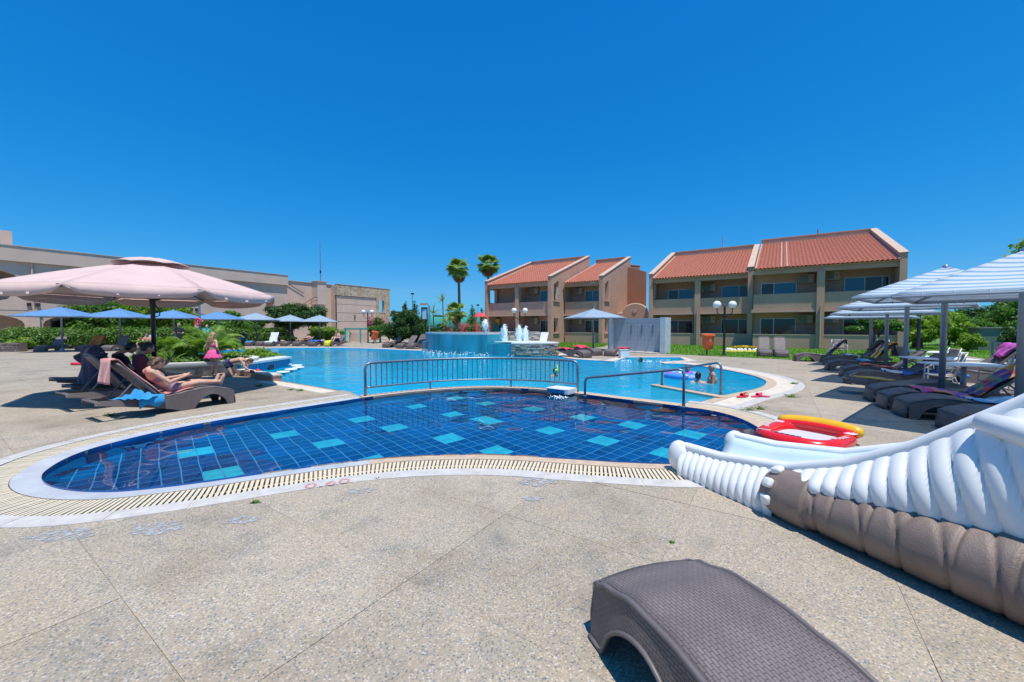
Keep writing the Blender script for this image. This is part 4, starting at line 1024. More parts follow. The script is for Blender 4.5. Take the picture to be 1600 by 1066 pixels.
# --- shower wall
sw = thing('shower_wall', 'free standing grey blue tiled shower wall with pale ends on the deck', 'shower wall')
sa, sb_ = U(950, 548), U(1036, 552); t = (sb_-sa).normalized(); n_ = Vector((-t.y, t.x, 0)); HT = 2.02
m_sh = M('grey_blue_shower_tile', (.33, .385, .43), .5, .1, 5); m_she = M('pale_blue_tile', (.55, .62, .64), .5, .1, 3)
Ls = (sb_-sa).length
core = MB().prism([(q.x, q.y) for q in (sa, sb_, sb_+n_*.28, sa+n_*.28)], 0, HT-.02).build('core', m_sh, sw)
nx, nz = 16, 8; tme_ = MB().box((0, 0, 0), (Ls/nx-.006, .03, HT/nz-.007)).mesh('tile'); tme_.materials.append(m_sh)
for i in range(nx):
    for j in range(nz):
        q = sa+t*(Ls*(i+.5)/nx)-n_*.012; o = bpy.data.objects.new('tile', tme_); o.location = (q.x, q.y, HT*(j+.5)/nz); o.rotation_euler = (0, 0, math.atan2(t.y, t.x)); link(o, sw)
MB().prism([(q.x, q.y) for q in (sa-n_*.35+t*.25, sa-n_*.35+t*.42, sa-n_*.03+t*.42, sa-n_*.03+t*.25)], 0, HT+.02).build('end_slab', m_she, sw)
MB().prism([(q.x, q.y) for q in (sb_-n_*.45, sb_-n_*.45+t*.3, sb_+n_*.3+t*.3, sb_+n_*.3)], 0, HT+.02).build('end_slab', m_she, sw)
MB().prism([(q.x, q.y) for q in (sa-n_*.5, sb_-n_*.9, sb_-n_*.03, sa-n_*.03)], 0, .05).build('shower_tray', m_kerb, sw)
for k in (.45, .64, .83):
    q = sa+t*(Ls*k)-n_*.03; m = MB(); m.tube([q+Vector((0, 0, 1.1)), q+Vector((0, 0, 1.62))], .03, 6); m.tube([q+Vector((0, 0, 1.6)), q-n_*.28+Vector((0, 0, 1.63))], .022, 6); m.lathe([(.02, 0), (.09, -.05), (.09, -.06)], tuple(q-n_*.28+Vector((0, 0, 1.63))), 10); m.build('shower_head', m_steel, sw); 
# small white block on the deck by the shower
tb = thing('side_block', 'small white cube block on the deck beside the grey lounger', 'block', U(975, 559)); MB().bbox((-.22, -.2, 0), (.22, .2, .36)).build('block', m_wh, tb, bevel=.02); MB().bbox((-.23, -.21, .361), (.23, .21, .40)).build('top_slab', m_kerb, tb, bevel=.01)

# --- two-globe lamps
def globe_lamp(x, y, Y, h, label, rz=0, scale=1.0):
    c = U(x, y) if Y is None else Vector(((x-800)/F*Y, Y, 0)); o = thing('globe_lamp', label, 'lamp post', c, rz, 'black lamp posts with white globes')
    MB().lathe([(.14, 0), (.14, .04), (.07, .1), (.055, .5), (.05, h-.35), (.06, h-.3), (.03, h)], n=12).build('post', m_black, o, smooth=True)
    for s in (-1, 1):
        a = MB(); a.tube([(0, 0, h-.75), (s*.2, 0, h-.62), (s*.38, 0, h-.5), (s*.40, 0, h-.3)], .022, 8); a.lathe([(.05, 0), (.075, .05)], (s*.40, 0, h-.30), 10); a.build('arm', m_black, o, smooth=True)
        MB().ball((s*.40, 0, h-.07), .20, 16, 12).build('globe', m_wh, o, smooth=True)
    return o
globe_lamp(1131, 556, None, 2.72, 'black lamp post with two white globes on the lawn beside the orange bin')
globe_lamp(812, 541, 29.0, 2.75, 'black lamp post with two white globes behind the fountain')
globe_lamp(575, 540, 38.0, 3.0, 'black lamp post with two white globes beside the oleander and stone wall')
bp = thing('lamp_post', 'plain black post behind the striped parasols at the lawn edge', 'post', (24.0, 23.5, 0)); MB().lathe([(.13, 0), (.13, .1), (.09, .15), (.085, 2.4), (.06, 2.7)], n=12).build('post', m_black, bp, smooth=True); MB().ball((0, 0, 2.78), .12, 10, 8).build('finial', m_black, bp)
# --- orange litter bins
m_or = M('orange_bin_plastic', (.72, .13, .035), .45, .1, 5)
def bin_(x, y, Y, tilt, label, s=1.0):
    c = U(x, y) if Y is None else Vector(((x-800)/F*Y, Y, 0)); o = thing('litter_bin', label, 'litter bin', c, 0, 'orange litter bins')
    rt = Matrix.Rotation(tilt, 3, 'Y')
    m = MB().lathe([(.17, .32), (.25, .40), (.285, .6), (.29, 1.0), (.31, 1.02)], n=16); m.v = [tuple(rt @ Vector((v[0]*s, v[1]*s*.8, v[2]*s))) for v in m.v]; m.build('container', m_or, o, autosmooth=40)
    m = MB().lathe([(.32, 1.02), (.33, 1.05), (.28, 1.14), (.24, 1.15), (.23, 1.06), (0, 1.0)], n=16); m.v = [tuple(rt @ Vector((v[0]*s, v[1]*s*.8, v[2]*s))) for v in m.v]; m.build('lid', m_or, o, autosmooth=40)
    MB().tube([(0, .05, 0), tuple(rt @ Vector((0, .05, .45)))], .04, 8).build('pole', m_black, o)
    m = MB().box((0, -.235*s, .78*s), (.12, .02, .14)); m.v = [tuple(rt @ Vector(v)) for v in m.v]; m.build('emblem', m_redpaint, o); return o
bin_(1105, 555.5, None, .05, 'orange litter bin standing on the lawn beside the lamp post')
bin_(583, 543, 36.0, .18, 'tilted orange litter bin beside the teal gate frame')
# --- slippers
m_red = M('red_rubber', (.75, .03, .06), .45, .1, 10); m_pinkr = M('pink_red_rubber', (.78, .05, .16), .45, .1, 10)
def slipper(c, rz, m_, label, z=0):
    o = thing('slipper', label, 'slipper', (c.x, c.y, z), rz, None)
    sole = [(.13*math.cos(a)*(1 if math.cos(a) > 0 else 1.05), (.052 if math.cos(a) > -.2 else .042)*math.sin(a)) for a in [2*math.pi*k/16 for k in range(16)]]
    MB().prism(sole, 0, .022).build('sole', m_, o, bevel=.005)
    P = []
    for i in range(7):
        x = .02+.085*i/6; w = .05*math.sqrt(max(.05, 1-((x-.02)/.1)**2*.8)); P.append([(x, w*math.cos(a), .02+(.062-.03*i/6)*math.sin(a)) for a in [math.pi*k/8 for k in range(9)]])
    MB().grid(P).build('upper', m_, o, smooth=True, solid=.006); return o
for c, rz, m_, lb in ((U(1158, 621), .4, m_red, 'red slipper lying nearest the pool on the white kerb'), (U(1165, 620), .9, m_red, 'red slipper behind its twin on the white kerb'), (U(1182, 620.5), .2, m_pinkr, 'pinkish red slipper pointing along the white kerb'), (U(1192, 620), 2.4, m_pinkr, 'pinkish red slipper at the outer end of the row on the kerb')): slipper(c, rz, m_, lb, .008)
# ================================================================ LOUNGERS, PARASOLS, TOWELS, CHAIRS, SLIDE
LW = .60; LL = 1.95
def zt(x):       # seat line of the moulded lounger, foot at x = 0
    pts = [(0, .268), (.1, .315), (.3, .365), (.5, .37), (.7, .35), (.9, .315), (1.1, .30), (1.95, .335)]
    for (a, za), (b, zb) in zip(pts, pts[1:]):
        if x <= b:
            u = (x-a)/(b-a); u = u*u*(3-2*u) if b < 1.2 else u; return za+(zb-za)*u
    return pts[-1][1]
def zb(x):       # lower edge of the side skirt: foot leg, arch, middle leg, rising tail
    if x < .11: return .0
    if x < .66:
        u = (x-.11)/.55; return .235*math.sin(math.pi*min(1, u*1.0))**.55 if u < .5 else .235*math.cos((u-.5)*math.pi)**.75
    if x < .86: return .0
    u = (x-.86)/(1.95-.86); return .27*(u**.75)
def make_lounger(ang, label, loc, rz, group):
    o = thing('sun_lounger', label, 'sun lounger', loc, rz, group)
    xs = sorted(set([k*LL/52 for k in range(53)]+[.109, .111, .659, .661, .859, .861]))
    for s in (-1, 1):
        yt, yb = s*(LW/2-.015), s*LW/2; m = MB()
        P = [[(x, yb+s*.012, zb(x)), (x, yb, zb(x)+.4*(zt(x)-zb(x))), (x, yt, zt(x)-.02)] for x in xs]
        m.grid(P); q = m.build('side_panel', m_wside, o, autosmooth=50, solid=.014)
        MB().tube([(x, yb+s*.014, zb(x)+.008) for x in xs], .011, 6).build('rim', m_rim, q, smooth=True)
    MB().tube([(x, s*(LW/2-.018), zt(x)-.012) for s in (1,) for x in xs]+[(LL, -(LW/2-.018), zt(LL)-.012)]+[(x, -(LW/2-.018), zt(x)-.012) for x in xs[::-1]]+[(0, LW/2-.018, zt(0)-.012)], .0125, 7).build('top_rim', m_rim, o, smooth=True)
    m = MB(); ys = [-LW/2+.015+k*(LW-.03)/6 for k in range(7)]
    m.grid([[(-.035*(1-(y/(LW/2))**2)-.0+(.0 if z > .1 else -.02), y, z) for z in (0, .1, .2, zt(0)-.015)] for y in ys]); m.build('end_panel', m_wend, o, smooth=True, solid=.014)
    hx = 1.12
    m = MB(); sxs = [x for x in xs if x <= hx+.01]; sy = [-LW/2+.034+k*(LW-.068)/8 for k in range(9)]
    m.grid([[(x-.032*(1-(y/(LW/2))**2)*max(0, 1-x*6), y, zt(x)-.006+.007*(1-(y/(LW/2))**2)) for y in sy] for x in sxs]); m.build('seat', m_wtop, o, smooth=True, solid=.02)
    m = MB(); m.grid([[(x, y, zt(x)-.010) for y in (-LW/2+.015, -LW/2+.04)] for x in sxs]); m.grid([[(x, y, zt(x)-.010) for y in (LW/2-.04, LW/2-.015)] for x in sxs]); m.build('seat_border', m_rim, o)
    MB().bbox((hx, -LW/2+.03, .27), (hx+.07, LW/2-.03, .29)).build('cross_beam', m_rim, o); MB().bbox((1.87, -LW/2+.03, .30), (1.93, LW/2-.03, .318)).build('cross_beam', m_rim, o)
    BL = .80; ca, sa = math.cos(ang), math.sin(ang)
    def bp(u, y, off): # along the back, offset normal
        bow = .02*math.sin(math.pi*u/BL)
        return (hx+.02+u*ca-(off+bow)*sa, y, zt(hx)+.0+u*sa+(off-bow)*ca)
    m = MB(); us = [k*BL/10 for k in range(11)]
    m.grid([[bp(u, y*(1 if u < BL*.85 else 1-.16*(u/BL-.85)/.15), 0) for y in sy] for u in us]); b = m.build('backrest', m_wtop, o, smooth=True, solid=.02)
    fr = [bp(u, -LW/2+.045, .0) for u in us[:-1]]+[bp(BL+.015, -LW/2+.10, 0), bp(BL+.03, 0, 0), bp(BL+.015, LW/2-.10, 0)]+[bp(u, LW/2-.045, 0) for u in us[:-1][::-1]]
    MB().tube(fr, .018, 7).build('back_rim', m_rim, b, smooth=True)
    if ang > .25:
        for s in (-1, 1):
            MB().tube([bp(.45, s*.22, -.02), (hx+.02+.45*ca+.25, s*.22, .30)], .014, 6).build('back_strut', m_rim, o)
    return o
def head_point(ang, u, y, off):
    ca, sa = math.cos(ang), math.sin(ang); return Vector((1.14+u*ca-off*sa, y, .30+u*sa+off*ca))
protos = {}
LOUNGERS = []
def lounger(ang_deg, loc, rz, label, group):
    loc = Vector((loc[0], loc[1], loc[2] if len(loc) > 2 else 0))
    if ang_deg not in protos:
        o = make_lounger(R(ang_deg), label, loc, rz, group); protos[ang_deg] = (o, tree_of(o))
    else:
        src, tr_ = protos[ang_deg]; o = copy_thing(src, tr_, loc, rz, label, group)
    return Matrix.Translation(loc) @ Matrix.Rotation(rz, 4, 'Z')
# --- towels
def cloth_on(name, label, frame, path, w, mat, group=None, folds=.012, y0=0.0, seed=1, thick=.012, cat='towel', wob=.02):
    """a towel laid along a path of (x, z) points in the lounger's frame"""
    r = random.Random(seed); pts = resample([Vector((x, z, 0)) for x, z in path], False, .035); n = 14; P = []
    ph = [r.uniform(0, 6.28) for _ in range(4)]
    for i, p in enumerate(pts):
        row = []
        a = pts[max(0, i-1)]; b = pts[min(len(pts)-1, i+1)]; t = (b-a).normalized(); nx_, nz_ = -t.y, t.x
        for k in range(n+1):
            v = k/n-.5; y = y0+v*w*(1+.06*math.sin(i*.35+ph[3]))+wob*math.sin(i*.3+ph[2])
            d = .012+folds*(1+math.sin(v*26+ph[0]+i*.10)*.6+math.sin(v*11+i*.28+ph[1])*.7)
            if abs(y) > .30: d -= (abs(y)-.30)*1.0
            row.append(tuple(frame @ Vector((p.x+nx_*d, y, p.y+nz_*d))))
        P.append(row)
    o = MB().grid(P).build(name, mat, None, smooth=True, solid=thick); tag(o, label, cat, group); return o
def seat_path(x0, x1): return [(x0+(x1-x0)*k/12, zt(x0+(x1-x0)*k/12)) for k in range(13)]
def back_path(ang, u0, u1, off=.03):
    q = [head_point(ang, u0+(u1-u0)*k/10, 0, off) for k in range(11)]; return [(v.x, v.z) for v in q]
def over_top(ang, u0, drop, off=.03):
    p = back_path(ang, u0, .83, off); e = head_point(ang, .87, 0, -.02); f = head_point(ang, .82, 0, -.06)
    return p+[(e.x, e.z), (f.x, f.z), (f.x+.02, f.z-drop)]
def heap(name, label, loc, size, mat, seed, cat='towel', group=None):
    """a crumpled cloth lying in a heap"""
    r = random.Random(seed); n = 26; P = []
    w = [(r.uniform(3, 12), r.uniform(3, 12), r.uniform(0, 6)) for _ in range(6)]
    for i in range(n+1):
        row = []
        for j in range(n+1):
            u, v = i/n*2-1, j/n*2-1; rad = math.hypot(u, v); a = math.atan2(v, u); k = 1+.18*math.sin(3*a+w[0][2])+.1*math.sin(5*a+w[1][2])
            h = max(0, 1-rad**2/1.1)*.6+sum(math.sin(u*f+v*g+c) for f, g, c in w)*.075*max(.25, 1-rad*.6)+.12
            row.append((loc[0]+u*size[0]/2*k, loc[1]+v*size[1]/2*k, loc[2]+max(.004, h*size[2])))
        P.append(row)
    o = MB().grid(P).build(name, mat, None, smooth=True, solid=.006); return tag(o, label, cat, group)
t_blue = pattern_cloth('royal_blue_towel', [(.02, .10, .42), (.03, .14, .52)], 5); t_lblue = pattern_cloth('light_blue_towel', [(.12, .36, .60), (.18, .45, .68), (.45, .62, .72)], 9)
t_turq = pattern_cloth('bright_blue_towel', [(.01, .24, .52), (.015, .28, .58)], 4); t_pink = pattern_cloth('salmon_towel', [(.62, .25, .22), (.66, .28, .25), (.58, .22, .20)], 4)
t_navy = pattern_cloth('navy_towel', [(.010, .012, .045), (.016, .016, .06), (.03, .02, .07)], 6); t_white = pattern_cloth('white_towel', [(.72, .73, .76), (.62, .66, .72), (.76, .76, .76)], 9)
t_yel = pattern_cloth('yellow_flower_towel', [(.70, .38, .02), (.10, .06, .10), (.75, .45, .03), (.55, .24, .05)], 7); t_multi = pattern_cloth('pink_patterned_towel', [(.62, .03, .16), (.72, .06, .22), (.66, .22, .10), (.25, .08, .35), (.70, .10, .25)], 8)
t_multi2 = pattern_cloth('rainbow_towel', [(.03, .05, .20), (.45, .04, .04), (.06, .20, .10), (.50, .22, .03), (.12, .03, .22)], 8); t_or = pattern_cloth('orange_towel', [(.80, .20, .02), (.85, .28, .03), (.70, .13, .02)], 6)
t_orr = pattern_cloth('orange_red_towel', [(.78, .12, .02), (.82, .17, .03)], 6); t_red = pattern_cloth('crimson_towel', [(.55, .01, .04), (.62, .02, .06)], 5); t_nvor = pattern_cloth('navy_orange_print_towel', [(.012, .02, .13), (.012, .02, .15), (.70, .25, .03), (.012, .02, .12), (.72, .70, .66)], 11)
t_purp = pattern_cloth('purple_cloth', [(.42, .04, .32), (.50, .08, .40), (.30, .03, .28)], 9); t_black = pattern_cloth('black_cloth', [(.012, .012, .016), (.02, .02, .025)], 6); t_yb = pattern_cloth('yellow_blue_towel', [(.70, .48, .04), (.02, .08, .30), (.62, .10, .03), (.02, .06, .22)], 7)

# --- foreground lounger and the group on the left
FG = U(0, 0)
GF = 'brown wicker loungers'
fa, fb = Vector((.442, 1.90, 0)), Vector((.90, 2.06, 0)); fm = (fa+fb)/2; fdir = Vector((.33, -.944, 0))
lounger(20, fm, math.atan2(fdir.y, fdir.x), 'brown wicker plastic lounger in the very front, its arched foot end towards the pool', GF)
def lrz(d): return math.atan2(d[1], d[0])
ld = Vector((-.50, -.866, 0))        # foot -> head of the left group
GL = 'loungers under the pink parasol'
f1 = Vector((-5.75, 7.96, 0)); fr1 = lounger(50, f1, lrz(ld), 'brown lounger nearest the pool under the pink parasol, carrying the woman with the salmon towel', GL)
f2 = Vector((-7.05, 8.72, 0)); fr2 = lounger(57, f2, lrz(ld), 'brown lounger beside the parasol pole, its sitter holding a dark phone', GL)
f3 = Vector((-7.95, 9.62, 0)); fr3 = lounger(58, f3, lrz(ld), 'brown lounger mostly hidden under the navy towel beneath the pink parasol', GL)
lounger(3, (-9.35, 10.6), lrz(ld), 'empty flat brown lounger farthest from the pool under the pink parasol', GL)
a56 = R(50)
cloth_on('towel', 'salmon pink towel hung over the backrest of the front left lounger', fr1, seat_path(.62, 1.08)[::1]+over_top(a56, .05, .32), .50, t_pink, seed=3, folds=.014, y0=-.02)
cloth_on('towel', 'large navy patterned towel hung over a backrest under the pink parasol', fr3, over_top(R(58),   .1, .66, .05), 1.1, t_navy, seed=6, folds=.035, thick=.02)
hp = fr1 @ Vector((1.42, .28, .31)); heap('towel', 'bright blue towel dropped over the side of the front left lounger', hp+Vector((.0, -.0, 0)), (.42, .42, .17), t_turq, 4)
tq = fr1 @ Vector((1.27, .335, 0)); rt_ = [(0, .33), (.03, .2), (.035, .1)]
P = []; side = (fr1.to_3x3() @ Vector((0, 1, 0))); alng = (fr1.to_3x3() @ Vector((1, 0, 0)))
for i in range(13):
    u = i/12-.5; row = []
    for (o_, z) in ((-.06, .345), (.0, .33), (.02, .25), (.03, .17+.03*math.sin(u*9))): row.append(tuple(tq+alng*(u*.34)+side*(o_+.005*math.sin(u*22))+Vector((0, 0, z))))
    P.append(row)
tag(MB().grid(P).build('towel', t_turq, None, smooth=True, solid=.01), 'blue corner of cloth hanging down the wicker side of the front left lounger', 'towel')

# --- right row
GR_ = 'loungers in the row under the striped parasols'
rz_d = math.atan2(-.46, .89)
row = {}
def rl(k, foot, ang, label, rz=rz_d): row[k] = lounger(ang, foot, rz, label, GR_)
rl(1, (6.35, 5.75), 8, 'dark brown lounger nearest the white slide, partly hidden behind its rim')
rl(2, (6.62, 6.72), 8, 'brown lounger with a light blue towel near its head, second from the slide')
rl(3, (6.93, 7.38), 40, 'brown lounger with raised back under the pink and rainbow towels')
rl(4, (7.35, 8.12), 3, 'dark brown lounger tucked between the pink towel and the yellow flowered one')
row[5] = lounger(3, (9.35, 8.15), rz_d+math.pi, 'reversed brown lounger with tail towards the pool under the yellow flowered towel', GR_)
rl(6, (8.98, 10.6), 40, 'brown lounger with raised back and a white printed towel on the seat')
rl(7, (10.0, 12.0), 40, 'dark brown lounger with orange red towels on its seat')
rl(8, (11.05, 13.9), 50, 'brown lounger with a light blue towel and yellow and blue cloth over its back')
rl(9, (12.55, 15.9), 50, 'brown lounger with a rolled white towel on its seat')
rl(10, (12.55, 17.6), 50, 'brown lounger with a navy and orange printed towel over its back')
rl(11, (11.7, 11.2), 50, 'dark lounger with raised back behind the white printed towel, purple cloth on top')
rl(12, (14.0, 13.2), 40, 'brown lounger with raised back behind the yellow and blue cloth')
cloth_on('towel', 'pink patterned towel spread over the seat of the raised lounger', row[3], seat_path(.42, 1.06), .66, t_multi, seed=11, folds=.022)
cloth_on('towel', 'dark rainbow towel draped up the raised backrest beside the pink one', row[3], back_path(R(40), .0, .80)+[(head_point(R(40), .9, 0, -.03).x, head_point(R(40), .9, 0, -.03).z)], .52, t_multi2, seed=12, folds=.02)
cloth_on('towel', 'light blue towel lying on the second lounger from the slide', row[2], seat_path(.78, 1.10)+back_path(R(8), .02, .35), .50, t_lblue, seed=13, folds=.014)
cloth_on('towel', 'yellow flowered dark towel along the reversed lounger', row[5], back_path(R(3), .70, .02)[::-1], .40, t_yel, seed=14, y0=.05)
cloth_on('towel', 'royal blue cloth spread on the deck side of a lounger behind the yellow towel', row[6], seat_path(1.0, 1.11)+[(1.2, .33), (1.6, .34), (1.9, .36), (2.2, .30)], .62, t_blue, seed=15, folds=.03)
cloth_on('towel', 'white printed towel crumpled on the lounger with a raised back', row[6], seat_path(.72, 1.08), .5, t_white, seed=16, folds=.03)
cloth_on('towel', 'orange red towel nearest the foot of the dark lounger', row[7], seat_path(.40, .66), .46, t_orr, seed=17, folds=.025)
cloth_on('towel', 'orange towel with white edge farther up the dark lounger', row[7], seat_path(.78, 1.08), .5, t_orr, seed=18, folds=.022)
cloth_on('towel', 'light blue and white towel heaped on the lounger before the yellow cloth', row[8], seat_path(.82, 1.1), .5, t_lblue, seed=19, folds=.05)
cloth_on('towel', 'yellow and blue cloth hung over a raised backrest in the right row', row[8], over_top(R(50), .15, .35), .54, t_yb, seed=20, folds=.03)
cloth_on('towel', 'rolled white towel on the lounger below the beige wall', row[9], seat_path(.62, .98), .42, t_white, seed=21, folds=.05)
cloth_on('towel', 'navy towel with orange print over the backrest on the far lounger', row[10], over_top(R(50), .10, .1), .42, t_nvor, seed=22, folds=.012, y0=.05)
cloth_on('towel', 'purple cloth bundled over a raised backrest behind the parasol pole', row[11], over_top(R(50), .45, .25), .45, t_purp, seed=23, folds=.06)
cloth_on('towel', 'black cloth hanging over the backrest next to the parasol pole', row[9], over_top(R(50), .35, .3), .5, t_black, seed=24, folds=.03)
# loungers on the lawn and on the fountain side
GG = 'brown loungers on the lawn'
lounger(55, U(1196, 558), math.atan2(.80, .45), 'left one of two brown loungers side by side on the lawn facing the pool', GG)
lounger(55, U(1222, 559.5), math.atan2(.80, .45), 'right one of two brown loungers side by side on the lawn facing the pool', GG)
GC = 'loungers beside the shower wall'
c1 = lounger(3, U(917, 559.5), math.atan2(.85, -.52), 'grey lounger with crimson towel in front of the grey parasol', GC)
c2 = lounger(8, U(934, 556), math.atan2(.8, -.30), 'dark lounger with crimson towel just behind its neighbour by the parasol', GC)
c3 = lounger(3, U(952, 557), math.atan2(.75, .62), 'grey lounger with folded crimson towel before the shower wall', GC)
cloth_on('towel', 'crimson towel over the raised back of the grey lounger by the parasol', c1, back_path(R(3), .1, .85), .62, t_red, seed=31, folds=.03)
cloth_on('towel', 'crimson towel trailing off the dark lounger behind the parasol', c2, back_path(R(8), .0, .85), .7, t_red, seed=32, folds=.03)
cloth_on('towel', 'crimson towel spread on the flat lounger before the shower wall', c3, back_path(R(3), .1, .75), .58, t_red, seed=33, folds=.02)
GW = 'white loungers behind the fountain'
def white_lounger(px, Y, label):
    global protos
    c = Vector(((px-800)/F*Y, Y, 0)); o = thing('white_lounger', label, 'sun lounger', c, R(60), GW)
    MB().bbox((0, -.3, .28), (1.2, .3, .34)).build('seat', m_wh, o, bevel=.01); MB().box((1.42, 0, .68), (.06, .6, .95), Matrix.Rotation(R(28), 3, 'Y')).build('backrest', m_wh, o, bevel=.01)
    for x in (.1, 1.1):
        for y in (-.27, .27): MB().bbox((x-.03, y-.03, 0), (x+.03, y+.03, .279)).build('leg', m_wh, o)
white_lounger(822, 27.5, 'white lounger with raised back just right of the fountain jets'); white_lounger(836, 28.0, 'white lounger with raised back nearer the beige end wall'); white_lounger(812, 27.0, 'white lounger partly hidden by the fountain jets')
GB = 'loungers along the far pool edge on the left'
LB = [(62, 549.5, 45, 'grey lounger with raised back at the far left below the first blue parasol', (-.25, .95)), (127, 549, 45, 'lounger under the orange towel at the first hedge', (-.3, .95)), (166, 549, 50, 'grey lounger with raised back left of the reading man', (-.2, .95)), (208, 550, 50, 'lounger of the man reading under the second blue parasol', (-.2, .95)), (246, 549, 45, 'lounger holding a red and black bag behind the parasol pole', (-.1, .95)),
 (362, 541.5, 50, 'lounger of the sitting bather in green shorts near the pool bend', (0, 1)), (386, 541, 3, 'flat lounger with teal towel near the pool bend', (.1, 1)), (404, 541, 3, 'flat grey lounger left of the white striped chair', (.1, 1)), (443, 541, 3, 'flat grey lounger right of the white striped chair', (.2, 1)), (462, 541, 30, 'lounger of the person lying under the round tree', (.2, 1)), (486, 541.5, 3, 'flat lounger with dark blue cloth before the round bush', (.3, 1)), (512, 541.5, 45, 'lounger of the pink backed person with yellow bag', (.3, 1)),
 (602, 543.5, 30, 'grey lounger left of the dark tree near the fountain', (.5, .85)), (624, 545, 45, 'grey lounger under the dark tree near the fountain', (.4, .9)), (640, 545.5, 55, 'dark lounger closest to the teal fountain wall', (.4, .9))]
bk = {}
for x, y, a, lb, d in LB: bk[x] = lounger(a, U(x, y), math.atan2(d[1], d[0]), lb, GB)
cloth_on('towel', 'orange towel over the backrest by the first hedge', bk[127], over_top(R(45), .0, .3), .6, t_or, seed=41); cloth_on('towel', 'turquoise towel behind the reading man', bk[208], back_path(R(50), .1, .85), .62, t_lblue, seed=42)
cloth_on('towel', 'red and black bag bundle on the lounger behind the parasol pole', bk[246], seat_path(.7, 1.1)+back_path(R(45), 0, .4), .6, pattern_cloth('red_black_cloth', [(.60, .02, .05), (.02, .02, .02), (.66, .05, .14)], 4), seed=43, folds=.09, cat='bag'); cloth_on('towel', 'teal towel on the flat lounger near the pool bend', bk[386], seat_path(.1, 1.1), .6, t_turq, seed=44)
cloth_on('towel', 'dark blue cloth on the flat lounger before the round bush', bk[486], seat_path(.2, 1.1), .66, t_blue, seed=45, folds=.05); cloth_on('towel', 'yellow bag hanging on the lounger before the round bush', bk[512], [(-.05, .05), (-.04, .3), (.1, .34), (.3, .37)], .5, pattern_cloth('yellow_bag', [(.75, .75, .02), (.7, .7, .02)], 4), seed=46, folds=.05, cat='bag')
wl_ = lounger(60, U(418, 541.5), math.atan2(1, -.2), 'upright lounger under the white striped towel near the pool bend', GB); cloth_on('towel', 'white and blue striped towel over an upright lounger back', wl_, seat_path(.1, 1.0)+over_top(R(60), .0, .3), .56, stripes('white_blue_stripe', 0, [(.72, .74, .76), (.72, .74, .76), (.72, .74, .76), (.25, .35, .5)], 9.0, .8), seed=47)

# --- blue and striped square parasols
m_stripe = {}
def striped(name, ax): return stripes(name, ax, [(.26, .46, .64), (.30, .49, .66), (.72, .78, .80), (.76, .80, .82), (.72, .78, .80)], 8.5, .8)
def net(name, cols, fabric_alpha=.0): return cols
m_strU, m_strV = striped('blue_striped_cloth_across', 0), striped('blue_striped_cloth_along', 1)
def parasol(c, rz, side, zr, za, mats, label, group, post=m_steelpole, frame=True):
    o = thing('parasol', label, 'parasol', c, rz, group); h = side/2
    cor = [(-h, -h), (h, -h), (h, h), (-h, h)]
    for k in range(4):
        a, b = Vector((*cor[k], zr)), Vector((*cor[(k+1) % 4], zr)); t = Vector((0, 0, za)); P = []
        for i in range(9):
            e = a.lerp(b, i/8); e = e+(-e.normalized()*.05*math.sin(math.pi*i/8) if False else Vector())
            P.append([tuple(e.lerp(t, j/8)-Vector((0, 0, .05*math.sin(math.pi*j/8)*math.sin(math.pi*i/8)))) for j in range(9)])
        f = MB().grid(P).build('canopy_panel', mats[k % 2], o, smooth=True, solid=.006)
        v = MB(); v.grid([[tuple(a.lerp(b, i/8)+Vector((0, 0, -z))) for z in (0, .055)] for i in range(9)]); 
        MB().tube([a-Vector((0, 0, .03)), b-Vector((0, 0, .03))], .022, 6).build('rim_bar', post, o)
        MB().tube([a-Vector((0, 0, .03)), Vector((0, 0, za-.06))], .018, 6).build('rib', post, o)
        lc = MB()
        for i in range(1, 8):
            q = a.lerp(b, i/8); lc.tube([q+Vector((0, 0, .02)), q-Vector((0, 0, .06))], .009, 5)
        tag(lc.build('lacing', m_wh, o), kind='stuff')
    MB().lathe([(.05, 0), (.048, za-.1), (.06, za-.06), (.05, za+.02), (0, za+.05)], n=12).build('pole', post, o, smooth=True)
    MB().lathe([(.22, 0), (.22, .05), (.08, .09), (.07, .25)], n=16).build('base', post, o, autosmooth=40)
    return o
GS = 'striped square parasols over the right row'; er = math.atan2(.63, .77)
let_light(m_strU, .27); let_light(m_strV, .27); sm = (m_strV, m_strU)
S_ = 2.4
parasol((7.18, 5.6, 0), er, S_, 1.96, 2.58, sm, 'blue and white striped parasol nearest the camera at the right edge', GS)
parasol((8.5, 7.84, 0), er, S_, 2.10, 2.68, sm, 'second nearest blue and white striped parasol with its pale peak against the sky', GS)
parasol((10.3, 10.4, 0), er, S_, 2.02, 2.56, sm, 'third striped parasol from the right, over the white printed towel', GS)
parasol((12.0, 12.75, 0), er, S_, 1.93, 2.45, sm, 'fourth striped parasol from the right, over the yellow and blue cloth', GS)
parasol((13.7, 15.2, 0), er, S_, 1.86, 2.36, sm, 'farthest and lowest striped parasol in front of the topiary tree', GS)
GBL = 'plain blue square parasols along the far pool edge'
gf = (m_greyfab, m_greyfab); bf = (m_bluefab, m_bluefab)
